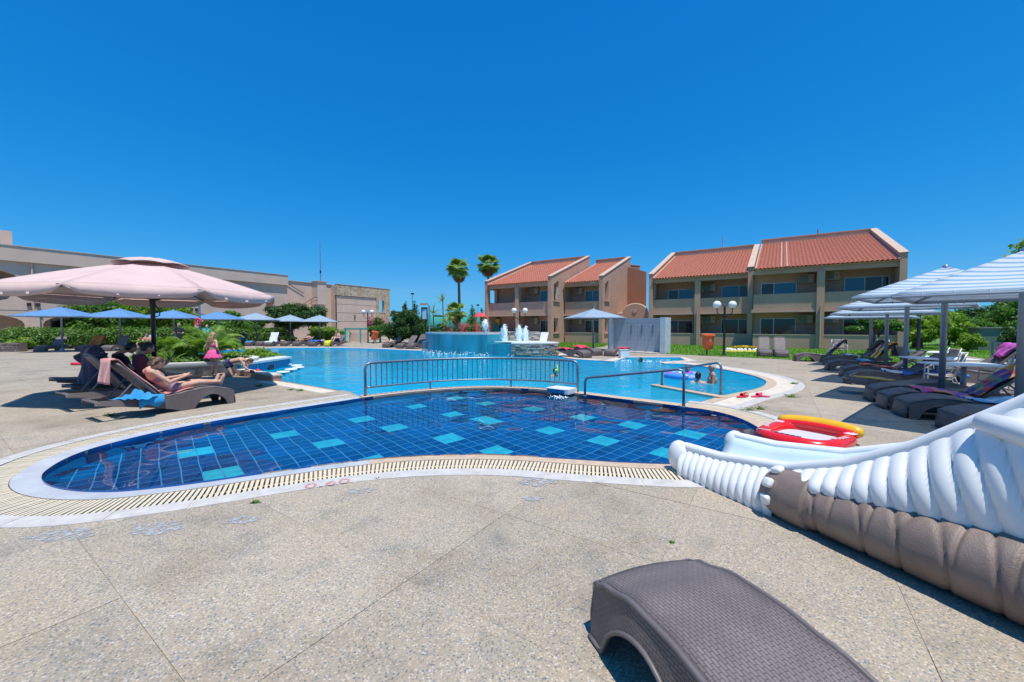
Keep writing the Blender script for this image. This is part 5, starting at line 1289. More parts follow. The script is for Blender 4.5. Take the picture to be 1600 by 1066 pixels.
for px, ay, Y, ms, lb in ((97, 480, 24.3, bf, 'first blue parasol at the far left, over the empty grey lounger'), (188, 482.5, 26.2, bf, 'second blue parasol from the left, over the reading man'), (272, 484.5, 28.0, bf, 'third blue parasol from the left, behind the dark parasol pole'), (343, 487, 30.0, bf, 'fourth blue parasol from the left, beside the red lifebuoy'), (401, 489, 33.0, gf, 'pale blue parasol near the white striped towel'), (454, 492, 36.0, gf, 'pale blue parasol under the round dark tree'), (500, 492.5, 36.0, gf, 'pale blue parasol over the round yellow green bush')):
    x = (px-800)/F*Y; za = 1.5+(511-ay)/F*Y; parasol((x, Y, 0), R(20), 3.0, za-.58, za, ms, lb, GBL)
parasol((5.2, 25.5, 0), R(12), 3.0, 2.08, 2.66, gf, 'single pale blue grey parasol before the middle apartment block', 'plain blue square parasols along the far pool edge')
# --- big pink parasol
pk = thing('pink_parasol', 'large pink canvas parasol with a vented top and black pole on the left', 'parasol', (-8.15, 9.05, 0))
RR, ZR, ZA = 2.45, 2.28, 2.95; a0 = R(15)
P = []; NS = 8*10
def canopy_pt(k, u, r0=.30):
    """u 0 at the vent ring .. 1 at the rim; cloth sags between the ribs"""
    th = a0+2*math.pi*k/NS; fr_ = (k % 10)/10; sag = math.sin(math.pi*fr_)
    r = r0+(RR-r0)*u; r *= 1-.075*sag*(u**1.2)
    z = ZA-.04-(ZA-ZR)*(.80*u+.20*u*u)-.06*sag*math.sin(math.pi*min(1, u))
    return Vector((r*math.cos(th), r*math.sin(th), z))
for g in range(8):
    P = []
    for k in range(g*10, g*10+11):
        kk = k if k < g*10+10 else k
        P.append([tuple(canopy_pt(k if k % 10 or k == g*10 else k, u/10)) for u in range(11)])
    f = MB().grid(P).build('canopy_panel', m_pink, pk, smooth=True, solid=.005)
    V = []
    for k in range(11):
        kk = g*10+k; b = canopy_pt(kk, 1.0); out = Vector((b.x, b.y, 0)).normalized(); dip = .05+.17*math.sin(math.pi*(k/10))**.35; wv = .010*math.sin(k*2.1+g)
        V.append([tuple(b+out*.004+Vector((0, 0, .006))), tuple(b+out*.022+Vector((0, 0, -dip*.5))), tuple(b+out*(.016+wv)+Vector((0, 0, -dip)))])
    MB().grid(V).build('valance', m_pink, pk, smooth=True, solid=.005)
    e = canopy_pt(g*10, .97)-Vector((0, 0, .03)); MB().tube([(0, 0, ZR+.42), tuple(e)], .017, 6).build('rib', m_black, pk)
    mdl = canopy_pt(g*10, .55)-Vector((0, 0, .04)); MB().tube([(.05*math.cos(a0), 0, ZR-.18), tuple(mdl)], .016, 6).build('strut', m_black, pk)
cap = []
for k in range(NS):
    th = a0+2*math.pi*k/NS; sag = math.sin(math.pi*(k % 10)/10); cap.append([(r*(1-.06*sag*u)*math.cos(th), r*(1-.06*sag*u)*math.sin(th), ZA+.10-.165*u*u+(.03*(sag)*u)) for u, r in ((0, .0), (.35, .22), (.7, .48), (1, .70))])
MB().grid(cap, closed_u=True).build('vent_cap', m_pink, pk, smooth=True, solid=.005)
MB().lathe([(.045, 0), (.045, ZR-.35), (.055, ZR-.3), (.055, ZR-.05), (.035, ZR), (.035, ZA)], n=12).build('pole', m_black, pk, smooth=True)
MB().lathe([(.35, 0), (.35, .09), (.1, .12), (.07, .4)], n=20).build('base', m_black, pk, autosmooth=40)
MB().tube([(.05, .02, ZR-.3), (.14, .03, ZR-.42), (.12, .03, ZR-.52), (.05, .02, ZR-.55)], .012, 6).build('crank_handle', m_black, pk)

# --- tables, chairs and railing on the right
m_sling = M('taupe_sling', (.30, .25, .21), .8, .1, 30); m_alu = M('pale_aluminium', (.55, .58, .62), .35, .1, 6, metal=.5)
def table(c, rz, label, L=1.15, W=.8):
    o = thing('cafe_table', label, 'table', c, rz, 'white topped tables by the right railing'); MB().bbox((-L/2, -W/2, .70), (L/2, W/2, .735)).build('table_top', m_wh, o, bevel=.008)
    MB().lathe([(.05, .03), (.045, .69)], n=10).build('pedestal', m_steelpole, o, smooth=True); MB().box((0, 0, .02), (.62, .07, .04)).build('foot', m_steelpole, o); MB().box((0, 0, .025), (.07, .62, .04)).build('foot', m_steelpole, o)
table((9.45, 8.3, 0), -.3, 'white topped table nearest the railing foot, rightmost'); table((10.6, 9.9, 0), -.3, 'white topped table in the middle between two chairs'); table((13.2, 12.4, 0), -.3, 'white topped table farthest from the camera')
def chair(c, rz, label, m_=m_sling):
    o = thing('patio_chair', label, 'chair', c, rz, 'taupe patio chairs with pale metal arms')
    P = [[(x, y, .42-.02*math.sin(math.pi*(x+.22)/.44)) for y in (-.23, -.08, .08, .23)] for x in (-.22, -.1, .02, .12, .22)]; MB().grid(P).build('seat', m_, o, smooth=True, solid=.012)
    P = [[(.22+.16*u+.02*math.sin(math.pi*u), y*(1-.12*max(0, u-.8)*5), .43+.46*u) for y in (-.23, -.08, .08, .23)] for u in (0, .25, .5, .75, .92, 1)]; MB().grid(P).build('backrest', m_, o, smooth=True, solid=.012)
    for s in (-1, 1):
        y = s*.265
        MB().tube([(-.25, y, 0), (-.21, y, .30), (-.2, y, .6), (-.12, y, .645), (.18, y, .63), (.29, y, .60)], .014, 7).build('arm_frame', m_alu, o, smooth=True)
        MB().tube([(.36, y, 0), (.2, y, .38), (-.21, y, .41)], .014, 7).build('leg', m_alu, o, smooth=True); MB().tube([(.2, y, .4), (.3, y, .7), (.385, y*.9, .91)], .014, 7).build('back_frame', m_alu, o, smooth=True)
chair((9.85, 9.15, 0), R(-40), 'taupe chair with its back to us before the middle table'); chair((9.75, 7.85, 0), R(-100), 'pale grey chair at the rightmost table', M('pale_grey_sling', (.45, .46, .44), .8, .1, 30)); chair((12.6, 12.4, 0), R(170), 'pale chair left of the farthest table'); chair((12.1, 11.3, 0), R(-20), 'taupe chair half hidden by the blue grey parasol pole'); chair((15.9, 19.3, 0), R(60), 'light metal chair on the lawn edge beside the two brown loungers'); chair((17.9, 18.9, 0), R(80), 'pale chair standing behind the loungers near the topiary tree')
lr = thing('metal_railing', 'blue grey metal railing along the edge of the right lawn', 'railing')
pr = [Vector((17.4, 14.4, 0)), Vector((16.4, 13.0, 0)), Vector((15.4, 11.6, 0)), Vector((14.4, 10.2, 0)), Vector((13.5, 8.9, 0)), Vector((12.6, 7.6, 0))]
for p in pr: MB().tube([p, p+Vector((0, 0, .95))], .03, 8).build('post', m_steelpole, lr)
MB().tube([p+Vector((0, 0, .95)) for p in pr], .028, 8).build('top_rail', m_steelpole, lr); MB().tube([p+Vector((0, 0, .5)) for p in pr], .015, 6).build('middle_rail', m_steelpole, lr)

# --- white elephant slide
m_wplas = M('white_slide_plastic', (.80, .80, .77), .35, .05, 2, coat=.2); m_brown = M('brown_moulded_plastic', (.235, .175, .14), .5, .25, 4, .4, 140); m_inner = M('pale_blue_chute', (.58, .70, .72), .3, .05, 3)
sd = thing('water_slide', 'white ribbed trunk shaped pool slide with a brown elephant foot beside it', 'slide', (1.84, 4.08, 0), math.atan2(-.90, .44))
# local x runs up the slide (towards us), local y to its far side
def rimz(t):
    pts = [(-.12, .27), (0, .30), (.4, .31), (1.0, .40), (1.4, .56), (1.75, .78), (2.16, 1.12), (2.6, 1.52), (3.2, 2.05)]
    for (a, za), (b, zb_) in zip(pts, pts[1:]):
        if t <= b: return za+(zb_-za)*max(0, (t-a)/(b-a))
    return pts[-1][1]
WD = .74
def floorz(t): return max(.05, rimz(t)-.27+.05*min(1, max(0, t)))
ts = [k*.009 for k in range(int(3.1/.009))]
def pitch(t): return .074+.040*min(1, max(0, (t-.7)/1.3))
PH = [0.0]
for t in ts[:-1]: PH.append(PH[-1]+.009/pitch(t))
def phase(t):
    i = max(0, min(len(ts)-1, t/.009)); k = int(i); return PH[k]+(i-k)*(.009/pitch(t))
def ribbed(s, name):
    """outer wall: crisp ribs swell outwards and lean towards the mouth of the chute"""
    P = []
    for t in ts:
        top = rimz(t)-.04; bot = 0.0 if t < .98 else min(top-.18, .26+.11*(t-.98)); row_ = []
        for j in range(15):
            v = j/14; z = bot+(top-bot)*v; lean = (.10+.22*min(1, max(0, t-.8)))*(z-bot); f_ = phase(min(t+lean, 3.05)) % 1.0
            rib = (1-(2*f_-1)**2)**.5; bul = (.05+.05*min(1, t/1.5))*math.sin(math.pi*(.10+.80*v))
            row_.append((t, s*(bul+(.10+.05*min(1, t))*(1-v)**1.2+.045*rib*math.sin(math.pi*(.10+.86*v))**.4), z))
        P.append(row_)
    m = MB(); y0 = -.05 if s < 0 else WD+.05
    m.grid([[(x, y0+y, z) for x, y, z in r_] for r_ in P]); return m.build(name, m_wplas, sd, smooth=True, solid=0)
ribbed(-1, 'near_side'); ribbed(1, 'far_side')
ch = []
for t in [-.1]+ts[::3]:
    z0, z1 = floorz(t), rimz(t); ch.append([(t, y, z) for y, z in ((-.02, z1-.02), (.03, z0+.14), (.09, z0+.05), (.18, z0+.01), (WD/2, z0), (WD-.18, z0+.01), (WD-.09, z0+.05), (WD-.03, z0+.14), (WD+.02, z1-.02))])
MB().grid(ch).build('chute', m_inner, sd, smooth=True, solid=.01)
for y in (-.055, WD+.055): MB().tube([(t, y, rimz(t)-.03) for t in [-.08]+ts[::3]], .045, 10).build('rim', m_wplas, sd, smooth=True)
for y in (-.075, WD+.075):
    m = MB().ball((-.06, y, .155), (.13, .095, .165), 18, 12); m.build('end_cap', m_wplas, sd, smooth=True)
MB().tube([(2.02, -.14, .98), (2.3, -.2, .93), (2.7, -.24, .98), (3.0, -.2, 1.15)], [.05, .085, .09, .08], 14).build('tusk', m_wplas, sd, smooth=True)
# lying elephant leg: ringed tube along the ground
lp = []; nl = 260; cre = [(.34, .12), (.44, -.10), (.52, .0), (.62, .14), (.74, .0), (.82, .12), (.94, -.1), (1.02, .14), (1.14, .0), (1.24, .1), (1.36, .0), (1.48, .14), (1.62, .0), (1.76, .12), (1.92, .0), (2.05, .1)]
for i in range(nl):
    t = i/(nl-1)*2.2; r = .172+.050*min(1, t/1.3); row_ = []
    for k in range(32):
        a = 2*math.pi*k/32
        if t < .34: q = r*(.80+.36*math.sin(math.pi*min(1, (t+.05)/.36)*.62)**.7)
        else: q = r
        for (c_, ln_) in cre:
            d_ = t-c_-ln_*math.sin(a-1.9)*.7; q -= .017*math.exp(-(d_/.010)**2)*(1 if ln_ > .02 else max(0, math.sin(a-.6)))
        row_.append((t, q*math.cos(a), r*.97+q*math.sin(a)*1.0))
    lp.append(row_)
leg = bpy.data.objects.new('elephant_leg', None); link(leg, sd)
leg.location = (.90, -.10, 0); leg.rotation_euler = (0, 0, R(-5))
m = MB(); m.grid([[lp[i][k] for i in range(nl)] for k in range(32)], closed_u=True); c0 = [lp[0][k] for k in range(32)]
m.add(c0, [tuple(range(31, -1, -1))]); m.build('leg', m_brown, leg, smooth=True)
for a in (R(108), R(150), R(190)):
    x, q = .075, .198; n_ = Vector((-.35, math.cos(a), math.sin(a))).normalized(); tn = Vector((0, -math.sin(a), math.cos(a))); bn = n_.cross(tn)
    rot = Matrix((bn, tn, n_)).transposed(); MB().box((0, 0, 0), (.085, .075, .05)).build('toenail', m_wplas, leg, bevel=.02, segs=3, smooth=True, loc=None)
    nl_ = [o for o in COL.objects if o.name.startswith('toenail')][-1]; nl_.matrix_local = Matrix.Translation((x, q*math.cos(a)*.97, .18+q*math.sin(a)*.97)) @ rot.to_4x4()
# --- inflatable raft
m_rred = M('red_vinyl', (.72, .012, .012), .25, .05, 5, coat=.4); m_ryel = M('yellow_vinyl', (.80, .45, .01), .25, .05, 5, coat=.4); m_mesh = M('pale_mesh', (.55, .55, .60), .6, .06, 60); m_label = M('pale_pink_print', (.75, .55, .55), .5, .1, 20)
rf = thing('pool_raft', 'red inflatable pool raft with grey mesh middle and a curved yellow pillow', 'inflatable raft', (3.80, 5.12, 0), math.atan2(.55, .83))
# local: x towards the pillow end, y across
def ring(a, b, pts=40, wob=.0):
    out = []
    for k in range(pts):
        th = 2*math.pi*k/pts; cx = math.copysign(abs(math.cos(th))**.72, math.cos(th)); cy = math.copysign(abs(math.sin(th))**.72, math.sin(th))
        out.append(Vector((a*cx-.02, b*cy*(1-.16*math.cos(2*math.pi*(cx*.5+.5)) * 0+.10*(cx*cx-.5)), 0)))
    return out
rg = ring(.46, .42); rg.append(rg[0]); rr = [.085+.018*math.cos(2*math.pi*k/40) for k in range(41)]
MB().tube([p+Vector((0, 0, .085)) for p in rg], .085, 12, caps=False).build('tube_ring', m_rred, rf, smooth=True)
MB().tube([p*1.0+Vector((0, 0, .055)) for p in [Vector((q.x*1.04, q.y*1.05, 0)) for q in rg]], .055, 10, caps=False).build('under_ring', m_ryel, rf, smooth=True)
MB().add([(p.x*.90, p.y*.88, .075) for p in rg[:-1]], [tuple(range(40))]).build('mesh_seat', m_mesh, rf)
pc = [Vector((.46+.12*math.cos(t)-.10, .47*math.sin(t),   .145+.035*math.cos(t))) for t in [R(-82)+R(164)*k/12 for k in range(13)]]
MB().tube(pc, [.035]+[.07+.02*math.sin(math.pi*k/12) for k in range(1, 12)]+[.04], 14, flat=.95).build('pillow', m_ryel, rf, smooth=True)
MB().tube([p*.93+Vector((-.05, 0, -.015)) for p in pc], [.03]+[.055]*11+[.03], 12).build('pillow_lining', m_rred, rf, smooth=True)
for (x, y, a) in ((.2, .40, .2), (.2, -.40, -.2)): 
    MB().box((x+.05, y, .168), (.12, .10, .006), Matrix.Rotation(a, 3, 'Z')).build('printed_label', m_label, rf)
m_print = M('white_print', (.75, .6, .6), .5, .1, 20); m_dprint = M('dark_print', (.03, .01, .02), .5, .1, 20)
for (x, y, a, m_) in [(.0-.05*k, .425-.012*k*k*.3, .15, m_print) for k in range(5)]+[(.0-.05*k, -.425+.012*k*k*.3, -.15, m_print) for k in range(5)]+[(-.45, -.10+.06*k, 0, m_dprint) for k in range(5)]+[(-.42, .25+.03*k, .5, m_print) for k in range(4)]:
    MB().box((x, y, .168), (.028, .05, .007), Matrix.Rotation(a, 3, 'Z')).build('print_mark', m_, rf)
# red pool noodle behind the navy towel, swim ring, lifebuoy
nd_ = thing('pool_noodle', 'red foam pool noodle lying on the deck left of the navy towel', 'pool noodle', U(122, 571)); MB().tube([(-.25, 0, .06), (0, .0, .065), (.6, .1, .06)], .055, 12).build('noodle', m_red, nd_, smooth=True)
lbp = thing('lifebuoy_post', 'tall blue post with a red lifebuoy near the planter palms', 'lifebuoy', (-.0, 0, 0)); q = AT(312, 503, 20.5); lbp.location = (q.x, 20.5, 0)
MB().tube([(0, 0, 0), (0, 0, 2.85)], .05, 10).build('post', m_steelpole, lbp); MB().tube([(-.15, 0, 2.85), (.15, 0, 2.85)], .06, 8).build('cap', m_steelpole, lbp)
m = MB(); m.tube([(.0+.13*math.cos(a), -.09, q.z+.16*math.sin(a)) for a in [2*math.pi*k/20 for k in range(21)]], .045, 10, caps=False); m.build('lifebuoy', m_red, lbp, smooth=True)
lb2 = thing('lifebuoy_board', 'red lifebuoy hung on a short post before the right apartment terrace', 'lifebuoy', (19.6, 21.6, 0)); MB().tube([(0, 0, 0), (0, 0, 1.9)], .04, 8).build('post', m_steelpole, lb2); MB().tube([(.2*math.cos(a), -.08, 1.55+.24*math.sin(a)) for a in [2*math.pi*k/20 for k in range(21)]], .06, 10, caps=False).build('lifebuoy', m_red, lb2, smooth=True)
rgp = U(1066, 590, WZ); rn_ = thing('swim_ring', 'blue and lilac inflatable ring floating beside the bathers', 'swim ring', rgp); MB().tube([(.42*math.cos(a), .42*math.sin(a), .06) for a in [2*math.pi*k/28 for k in range(29)]], .11, 12, caps=False).build('ring', pattern_cloth('blue_lilac_vinyl', [(.05, .25, .75), (.45, .55, .85), (.55, .10, .60), (.06, .30, .80)], 6, .3), rn_, smooth=True)
# ================================================================ PLANTS AND BACKGROUND
rng = np.random.default_rng(11)
def leaves(name, blobs, n, size, mat, parent=None, up=.35, shell=.55, flat=1.0):
    """n leaf-sized faces spread through overlapping clumps (cx, cy, cz, rx, ry, rz)"""
    B_ = np.array(blobs, float); vol = (B_[:, 3]*B_[:, 4]*B_[:, 5])**.72; pick = rng.choice(len(B_), n, p=vol/vol.sum())
    d = rng.normal(size=(n, 3)); d /= np.linalg.norm(d, axis=1)[:, None]
    rad = shell+(1-shell)*rng.random(n)**.6; rad *= 1+.10*rng.normal(size=n)
    c = B_[pick, :3]+d*rad[:, None]*B_[pick, 3:6]
    c[:, 2] = np.maximum(c[:, 2], .02)
    nr = d+rng.normal(size=(n, 3))*.65; nr[:, 2] += up; nr /= np.linalg.norm(nr, axis=1)[:, None]
    t = np.cross(nr, rng.normal(size=(n, 3))); t /= np.linalg.norm(t, axis=1)[:, None]; b = np.cross(nr, t)
    L = size*(.6+.8*rng.random(n))[:, None]; Wd = L*.52
    v = np.stack([c-t*L, c-b*Wd+nr*L*.12, c+t*L, c+b*Wd+nr*L*.12], 1).reshape(-1, 3)
    me = bpy.data.meshes.new(name); me.vertices.add(4*n); me.vertices.foreach_set('co', v.astype(np.float32).ravel())
    me.loops.add(4*n); me.loops.foreach_set('vertex_index', np.arange(4*n, dtype=np.int32)); me.polygons.add(n)
    me.polygons.foreach_set('loop_start', np.arange(0, 4*n, 4, dtype=np.int32)); me.polygons.foreach_set('loop_total', np.full(n, 4, dtype=np.int32))
    me.materials.append(mat); me.update(calc_edges=True)
    return link(bpy.data.objects.new(name, me), parent)
def clumps(cx, cy, cz, rx, ry, rz, k, seed, core=.62):
    r = random.Random(seed); out = [(cx, cy, cz, rx*core, ry*core, rz*core)]
    for _ in range(k):
        th = r.uniform(0, 6.28); ph = math.acos(r.uniform(-.75, 1)); q = r.uniform(.55, .95); s = r.uniform(.24, .42)
        out.append((cx+rx*q*math.sin(ph)*math.cos(th), cy+ry*q*math.sin(ph)*math.sin(th), cz+rz*q*math.cos(ph), rx*s, ry*s, rz*s*.9))
    return out
m_bark = M('grey_brown_bark', (.12, .085, .06), .9, .35, 8, .6, 30); m_palmb = M('palm_trunk_bark', (.16, .12, .09), .9, .3, 10, .6, 26)
lf_mid = leafy('mid_green_leaves', [(0.037, 0.104, 0.015), (0.085, 0.188, 0.026), (0.140, 0.281, 0.041)]); lf_dark = leafy('dark_green_leaves', [(0.018, 0.054, 0.011), (0.043, 0.104, 0.022), (0.082, 0.154, 0.036)])
lf_yel = leafy('yellow_green_leaves', [(0.090, 0.180, 0.015), (0.165, 0.285, 0.022), (0.255, 0.390, 0.045)]); lf_hedge = leafy('hedge_leaves', [(0.049, 0.117, 0.019), (0.108, 0.215, 0.035), (0.176, 0.293, 0.058)])
lf_grey = leafy('grey_green_leaves', [(0.053, 0.090, 0.045), (0.105, 0.150, 0.075), (0.150, 0.210, 0.105)]); lf_pink = leafy('pink_blossom', [(.55, .10, .22), (.65, .18, .32), (.70, .35, .45)], .3); lf_redp = leafy('red_pink_blossom', [(.50, .05, .12), (.60, .12, .20), (.55, .20, .28)], .3)
lf_palm = leafy('palm_leaves', [(0.117, 0.211, 0.034), (0.200, 0.304, 0.047), (0.304, 0.398, 0.083)], .25); lf_dead = leafy('dead_palm_leaves', [(.16, .09, .03), (.22, .13, .05), (.12, .07, .03)], .2); lf_cyc = leafy('cycad_leaves', [(0.090, 0.180, 0.018), (0.165, 0.285, 0.030), (0.255, 0.375, 0.060)], .35)
def tree(label, loc, h, rx, ry, rz, n, size, mat, seed, name='tree', trunk=.10, lean=0.0, k=16, low=None, cat='tree', group=None, stems=1):
    o = thing(name, label, cat, loc, 0, group); cz = h-rz; r = random.Random(seed)
    t = MB()
    for q in range(stems):
        dx, dy = r.uniform(-.3, .3)*(stems > 1)*rx, r.uniform(-.2, .2)*(stems > 1)*ry
        t.tube([(dx, dy, 0), (dx*1.3+lean*.3, dy, cz*.45), (dx*1.6+lean, dy, cz)], [trunk, trunk*.75, trunk*.45], 8)
    for q in range(6):
        a = r.uniform(0, 6.28); t.tube([(lean*.5, 0, cz*.6), (lean+rx*.35*math.cos(a), ry*.35*math.sin(a), cz+rz*.0), (lean+rx*.7*math.cos(a), ry*.7*math.sin(a), cz+rz*.4*r.random())], [trunk*.4, trunk*.28, trunk*.1], 6)
    t.build('trunk', m_bark, o)
    leaves('crown', clumps(lean, 0, cz, rx, ry, rz, k, seed), n, size, mat, o); return o
def PX(px, Y): return ((px-800)/F*Y, Y, 0)
def HZ(py, Y): return 1.5+(511-py)/F*Y
def bush(label, loc, rx, ry, h, n, size, mat, seed, name='bush', group=None, extra=None):
    o = thing(name, label, 'bush', loc, 0, group); r = random.Random(seed); t = MB()
    for q in range(6):
        a = r.uniform(0, 6.28); t.tube([(0, 0, 0), (rx*.3*math.cos(a), ry*.3*math.sin(a), h*.4), (rx*.55*math.cos(a), ry*.55*math.sin(a), h*.75)], [.05, .035, .015], 6)
    t.build('stem', m_bark, o); leaves('foliage', clumps(0, 0, h*.5, rx, ry, h*.52, 14, seed), n, size, mat, o)
    if extra: leaves('blossom', clumps(0, 0, h*.58, rx*1.03, ry*1.03, h*.5, 16, seed+1), extra[0], extra[1], extra[2], o, shell=.8)
    return o
def hedge(label, a, b, w, h, n, size, mat, seed):
    a, b = Vector(a), Vector(b); o = thing('hedge', label, 'hedge', (a+b)/2); r = random.Random(seed); L = (b-a).length; d = (b-a)/L; blobs = []
    m_ = int(L/.55)
    for i in range(m_):
        p = d*(L*((i+.5)/m_-.5)); blobs.append((p.x+r.uniform(-.1, .1), p.y+r.uniform(-.2, .2), h*.48+r.uniform(-.06, .06), .62, w/2, h*.54+r.uniform(-.06, .08)))
    t = MB()
    for i in range(m_*2):
        p = d*(L*(r.random()-.5)); t.tube([(p.x, p.y, 0), (p.x+r.uniform(-.2, .2), p.y+r.uniform(-.2, .2), h*.7)], [.03, .012], 5)
    t.build('stems', m_bark, o); leaves('foliage', blobs, n, size, mat, o); return o
# left side
hedge('low rounded hedge at the far left behind the first blue parasol', PX(12, 27), PX(132, 28), 1.7, 1.42, 9000, .085, lf_hedge, 1)
hedge('clipped hedge behind the orange towel and the reading man', PX(132, 29.5), PX(262, 31), 1.7, 1.45, 9000, .085, lf_hedge, 2)
hedge('clipped hedge behind the planter palms and the pink skirted girl', PX(252, 32), PX(350, 34), 1.6, 1.40, 6500, .09, lf_hedge, 3)
hedge('bright hedge behind the loungers near the pool bend', PX(345, 34.5), PX(425, 36.5), 1.5, 1.30, 5500, .09, lf_hedge, 4)
tree('broad dark green shrub tree against the left wing behind the second parasol', PX(155, 32.5), 3.75, 3.0, 1.6, 1.55, 9000, .12, lf_mid, 5, 'shrub_tree', k=22, stems=3)
tree('yellow green shrub tree rising behind the third blue parasol', PX(250, 33.5), 3.95, 2.5, 1.5, 1.6, 8000, .12, lf_yel, 6, 'shrub_tree', k=20, stems=3)
tree('dark green shrub tree between the fourth and fifth parasols', PX(376, 37), 3.0, 2.6, 1.4, 1.3, 7000, .12, lf_mid, 7, 'shrub_tree', k=18, stems=3)
tree('round dense dark tree in front of the outside stair', PX(462, 40.5), 4.15, 2.75, 2.0, 1.75, 14000, .11, lf_dark, 8, k=24, trunk=.16, stems=3)
bush('round clipped yellow green bush in front of the panelled end block', PX(512, 38.5), 1.85, 1.6, 1.72, 8500, .08, lf_yel, 9, 'round_bush')
bush('dark bush under the round tree behind the loungers', PX(436, 39), 1.6, 1.0, 1.5, 4500, .09, lf_dark, 10)
sw_ = thing('low_stone_wall', 'low rough purplish brown stone wall at the far left edge', 'wall', PX(-20, 24))
m_pst = [M('purplish_stone', c, .95, .3, 9, .6, 30) for c in ((.20, .15, .13), (.26, .20, .17), (.16, .125, .12))]
MB().bbox((-2.5, 0, 0), (1.9, .4, .52)).build('core', m_pst[0], sw_)
r = random.Random(4)
for j in range(4):
    x = -2.5
    while x < 1.85:
        w = min(r.uniform(.18, .42), 1.9-x); MB().box((x+w/2, -.015, .065+j*.13), (w-.015, .08+r.uniform(-.02, .02), .115)).build('stone', r.choice(m_pst), sw_, bevel=.012); x += w
for k, (px, Y) in enumerate(((30, 24.9), (48, 26.3))): bush(('low yellow green shrub above the stone wall', 'small shrub at the left end of the low hedge')[k], PX(px-14*k, Y), .9, .5, .8, 1500, .07, lf_yel, 60+k)
# middle background
tree('small round dark green tree behind the orange bin and teal gate', PX(594, 38), 1.95, 1.35, 1.2, .8, 5000, .09, lf_mid, 12, 'small_tree', k=16)
bush('pink flowering oleander beside the stone framed wall', PX(589, 47), 1.15, 1.0, 2.75, 2600, .10, lf_mid, 13, 'oleander', extra=(1700, .10, lf_pink))
bush('low pink oleander seen behind the stone frame opening', PX(566, 60.5), 2.0, 1.0, 2.3, 1500, .12, lf_mid, 14, 'oleander', extra=(1300, .12, lf_pink))
tree('large dark bushy tree left of the teal fountain', PX(637, 30), 2.65, 1.45, 1.3, 1.25, 11000, .085, lf_dark, 15, trunk=.12, k=22, stems=2)
tree('darker bushy tree merging with the fountain tree on its right', PX(659, 31.5), 2.3, 1.0, 1.0, 1.1, 6000, .085, lf_dark, 16, 'small_tree', k=16)
def conifer(label, loc, h, r0, n, seed, mat=None):
    o = thing('conifer', label, 'tree', loc); MB().tube([(0, 0, 0), (0, 0, h*.95)], [.12, .03], 7).build('trunk', m_bark, o); r = random.Random(seed)
    bl = [(r.uniform(-.1, .1), r.uniform(-.1, .1), h*(.2+.75*i/9), r0*(1-.82*i/9), r0*(1-.82*i/9), h*.09) for i in range(10)]
    leaves('crown', bl, n, .13, mat or lf_grey, o, shell=.3); return o
conifer('feathery grey green tree top above the dark fountain tree on its left', PX(633, 48), 4.4, 1.2, 1800, 1); conifer('feathery grey green tree top directly above the dark fountain tree', PX(648, 50), 4.6, 1.2, 1800, 2)
conifer('distant conifer just left of the red play house roof', PX(738, 62), 4.9, 1.5, 1500, 3, lf_mid); conifer('distant thin conifer behind the red play house', PX(752, 66), 4.6, 1.1, 1100, 4, lf_mid)
def strap_plant(label, loc, h, nl, L, seed, mat=lf_palm, name='yucca', w=.05, stem=.07):
    o = thing(name, label, 'plant', loc); MB().tube([(0, 0, 0), (.06, 0, h*.5), (0, 0, h)], [stem, stem*.8, stem*.7], 7).build('stem', m_palmb, o)
    P = [[(q*L, s*w*(1-.9*q)*(1 if q > 0 else .6), .35*L*math.sin(q*1.5)-.12*L*q*q+(.015 if s == 0 else 0)) for s in (-1, 0, 1)] for q in (0, .2, .4, .6, .8, 1)]
    me = MB().grid(P).mesh('leaf'); me.materials.append(mat); r = random.Random(seed)
    for k in range(nl):
        q = bpy.data.objects.new('leaf', me); q.location = (0, 0, h); q.rotation_euler = (r.uniform(-.3, .3), r.uniform(-1.1, .75), r.uniform(0, 6.28)); q.scale = [r.uniform(.7, 1.1)]*3; link(q, o)
    return o
strap_plant('spiky yucca head just right of the teal lamp pole', PX(677, 36), 2.75, 34, 1.05, 1); strap_plant('tallest spiky yucca on a thin stem left of the tall palm', PX(692, 38), 4.0, 26, .85, 2); strap_plant('spiky yucca between the tall palm trunk and the thin yucca', PX(703, 36), 2.3, 28, .95, 3); strap_plant('low spiky yucca with pale leaves left of the palm trunk', PX(697, 34), 1.7, 24, .8, 4)
# fan palms
def fan_palm(label, loc, h, R_, seed, nf=34, nd_=22, name='fan_palm'):
    o = thing(name, label, 'palm', loc, 0, None); MB().tube([(0, 0, 0), (.08, .02, h*.5), (0, 0, h)], [.30, .2, .17], 10).build('trunk', m_palmb, o)
    def fan(mat):
        m = MB(); m.tube([(0, 0, 0), (R_*.45, 0, .05)], [.025, .015], 5)
        for k in range(15):
            a = R(-78)+R(156)*k/14; c = Vector((R_*.42, 0, .05)); d = Vector((math.cos(a), math.sin(a), -.05)); e = Vector((-math.sin(a), math.cos(a), 0))*.06*R_; L = R_*.62*(1-.15*abs(math.sin(a)))
            m.add([c, c+d*L*.5-e+Vector((0, 0, .03)), c+d*L+Vector((0, 0, -.16*R_)), c+d*L*.5+e+Vector((0, 0, .03))], [(0, 1, 2, 3)])
        me = m.mesh('frond'); me.materials.append(mat); return me
    g, dd = fan(lf_palm), fan(lf_dead); r = random.Random(seed)
    for k in range(nf+nd_):
        dead = k >= nf; q = bpy.data.objects.new('dead_frond' if dead else 'frond', dd if dead else g); el = r.uniform(R(-60), R(42)) if not dead else r.uniform(R(48), R(80))
        q.location = (0, 0, h-(.25 if dead else 0)+r.uniform(-.12, .12)); q.rotation_euler = (r.uniform(-.4, .4), el, r.uniform(0, 6.28)); q.scale = [r.uniform(.8, 1.1)*(.85 if dead else 1)]*3; link(q, o)
    return o
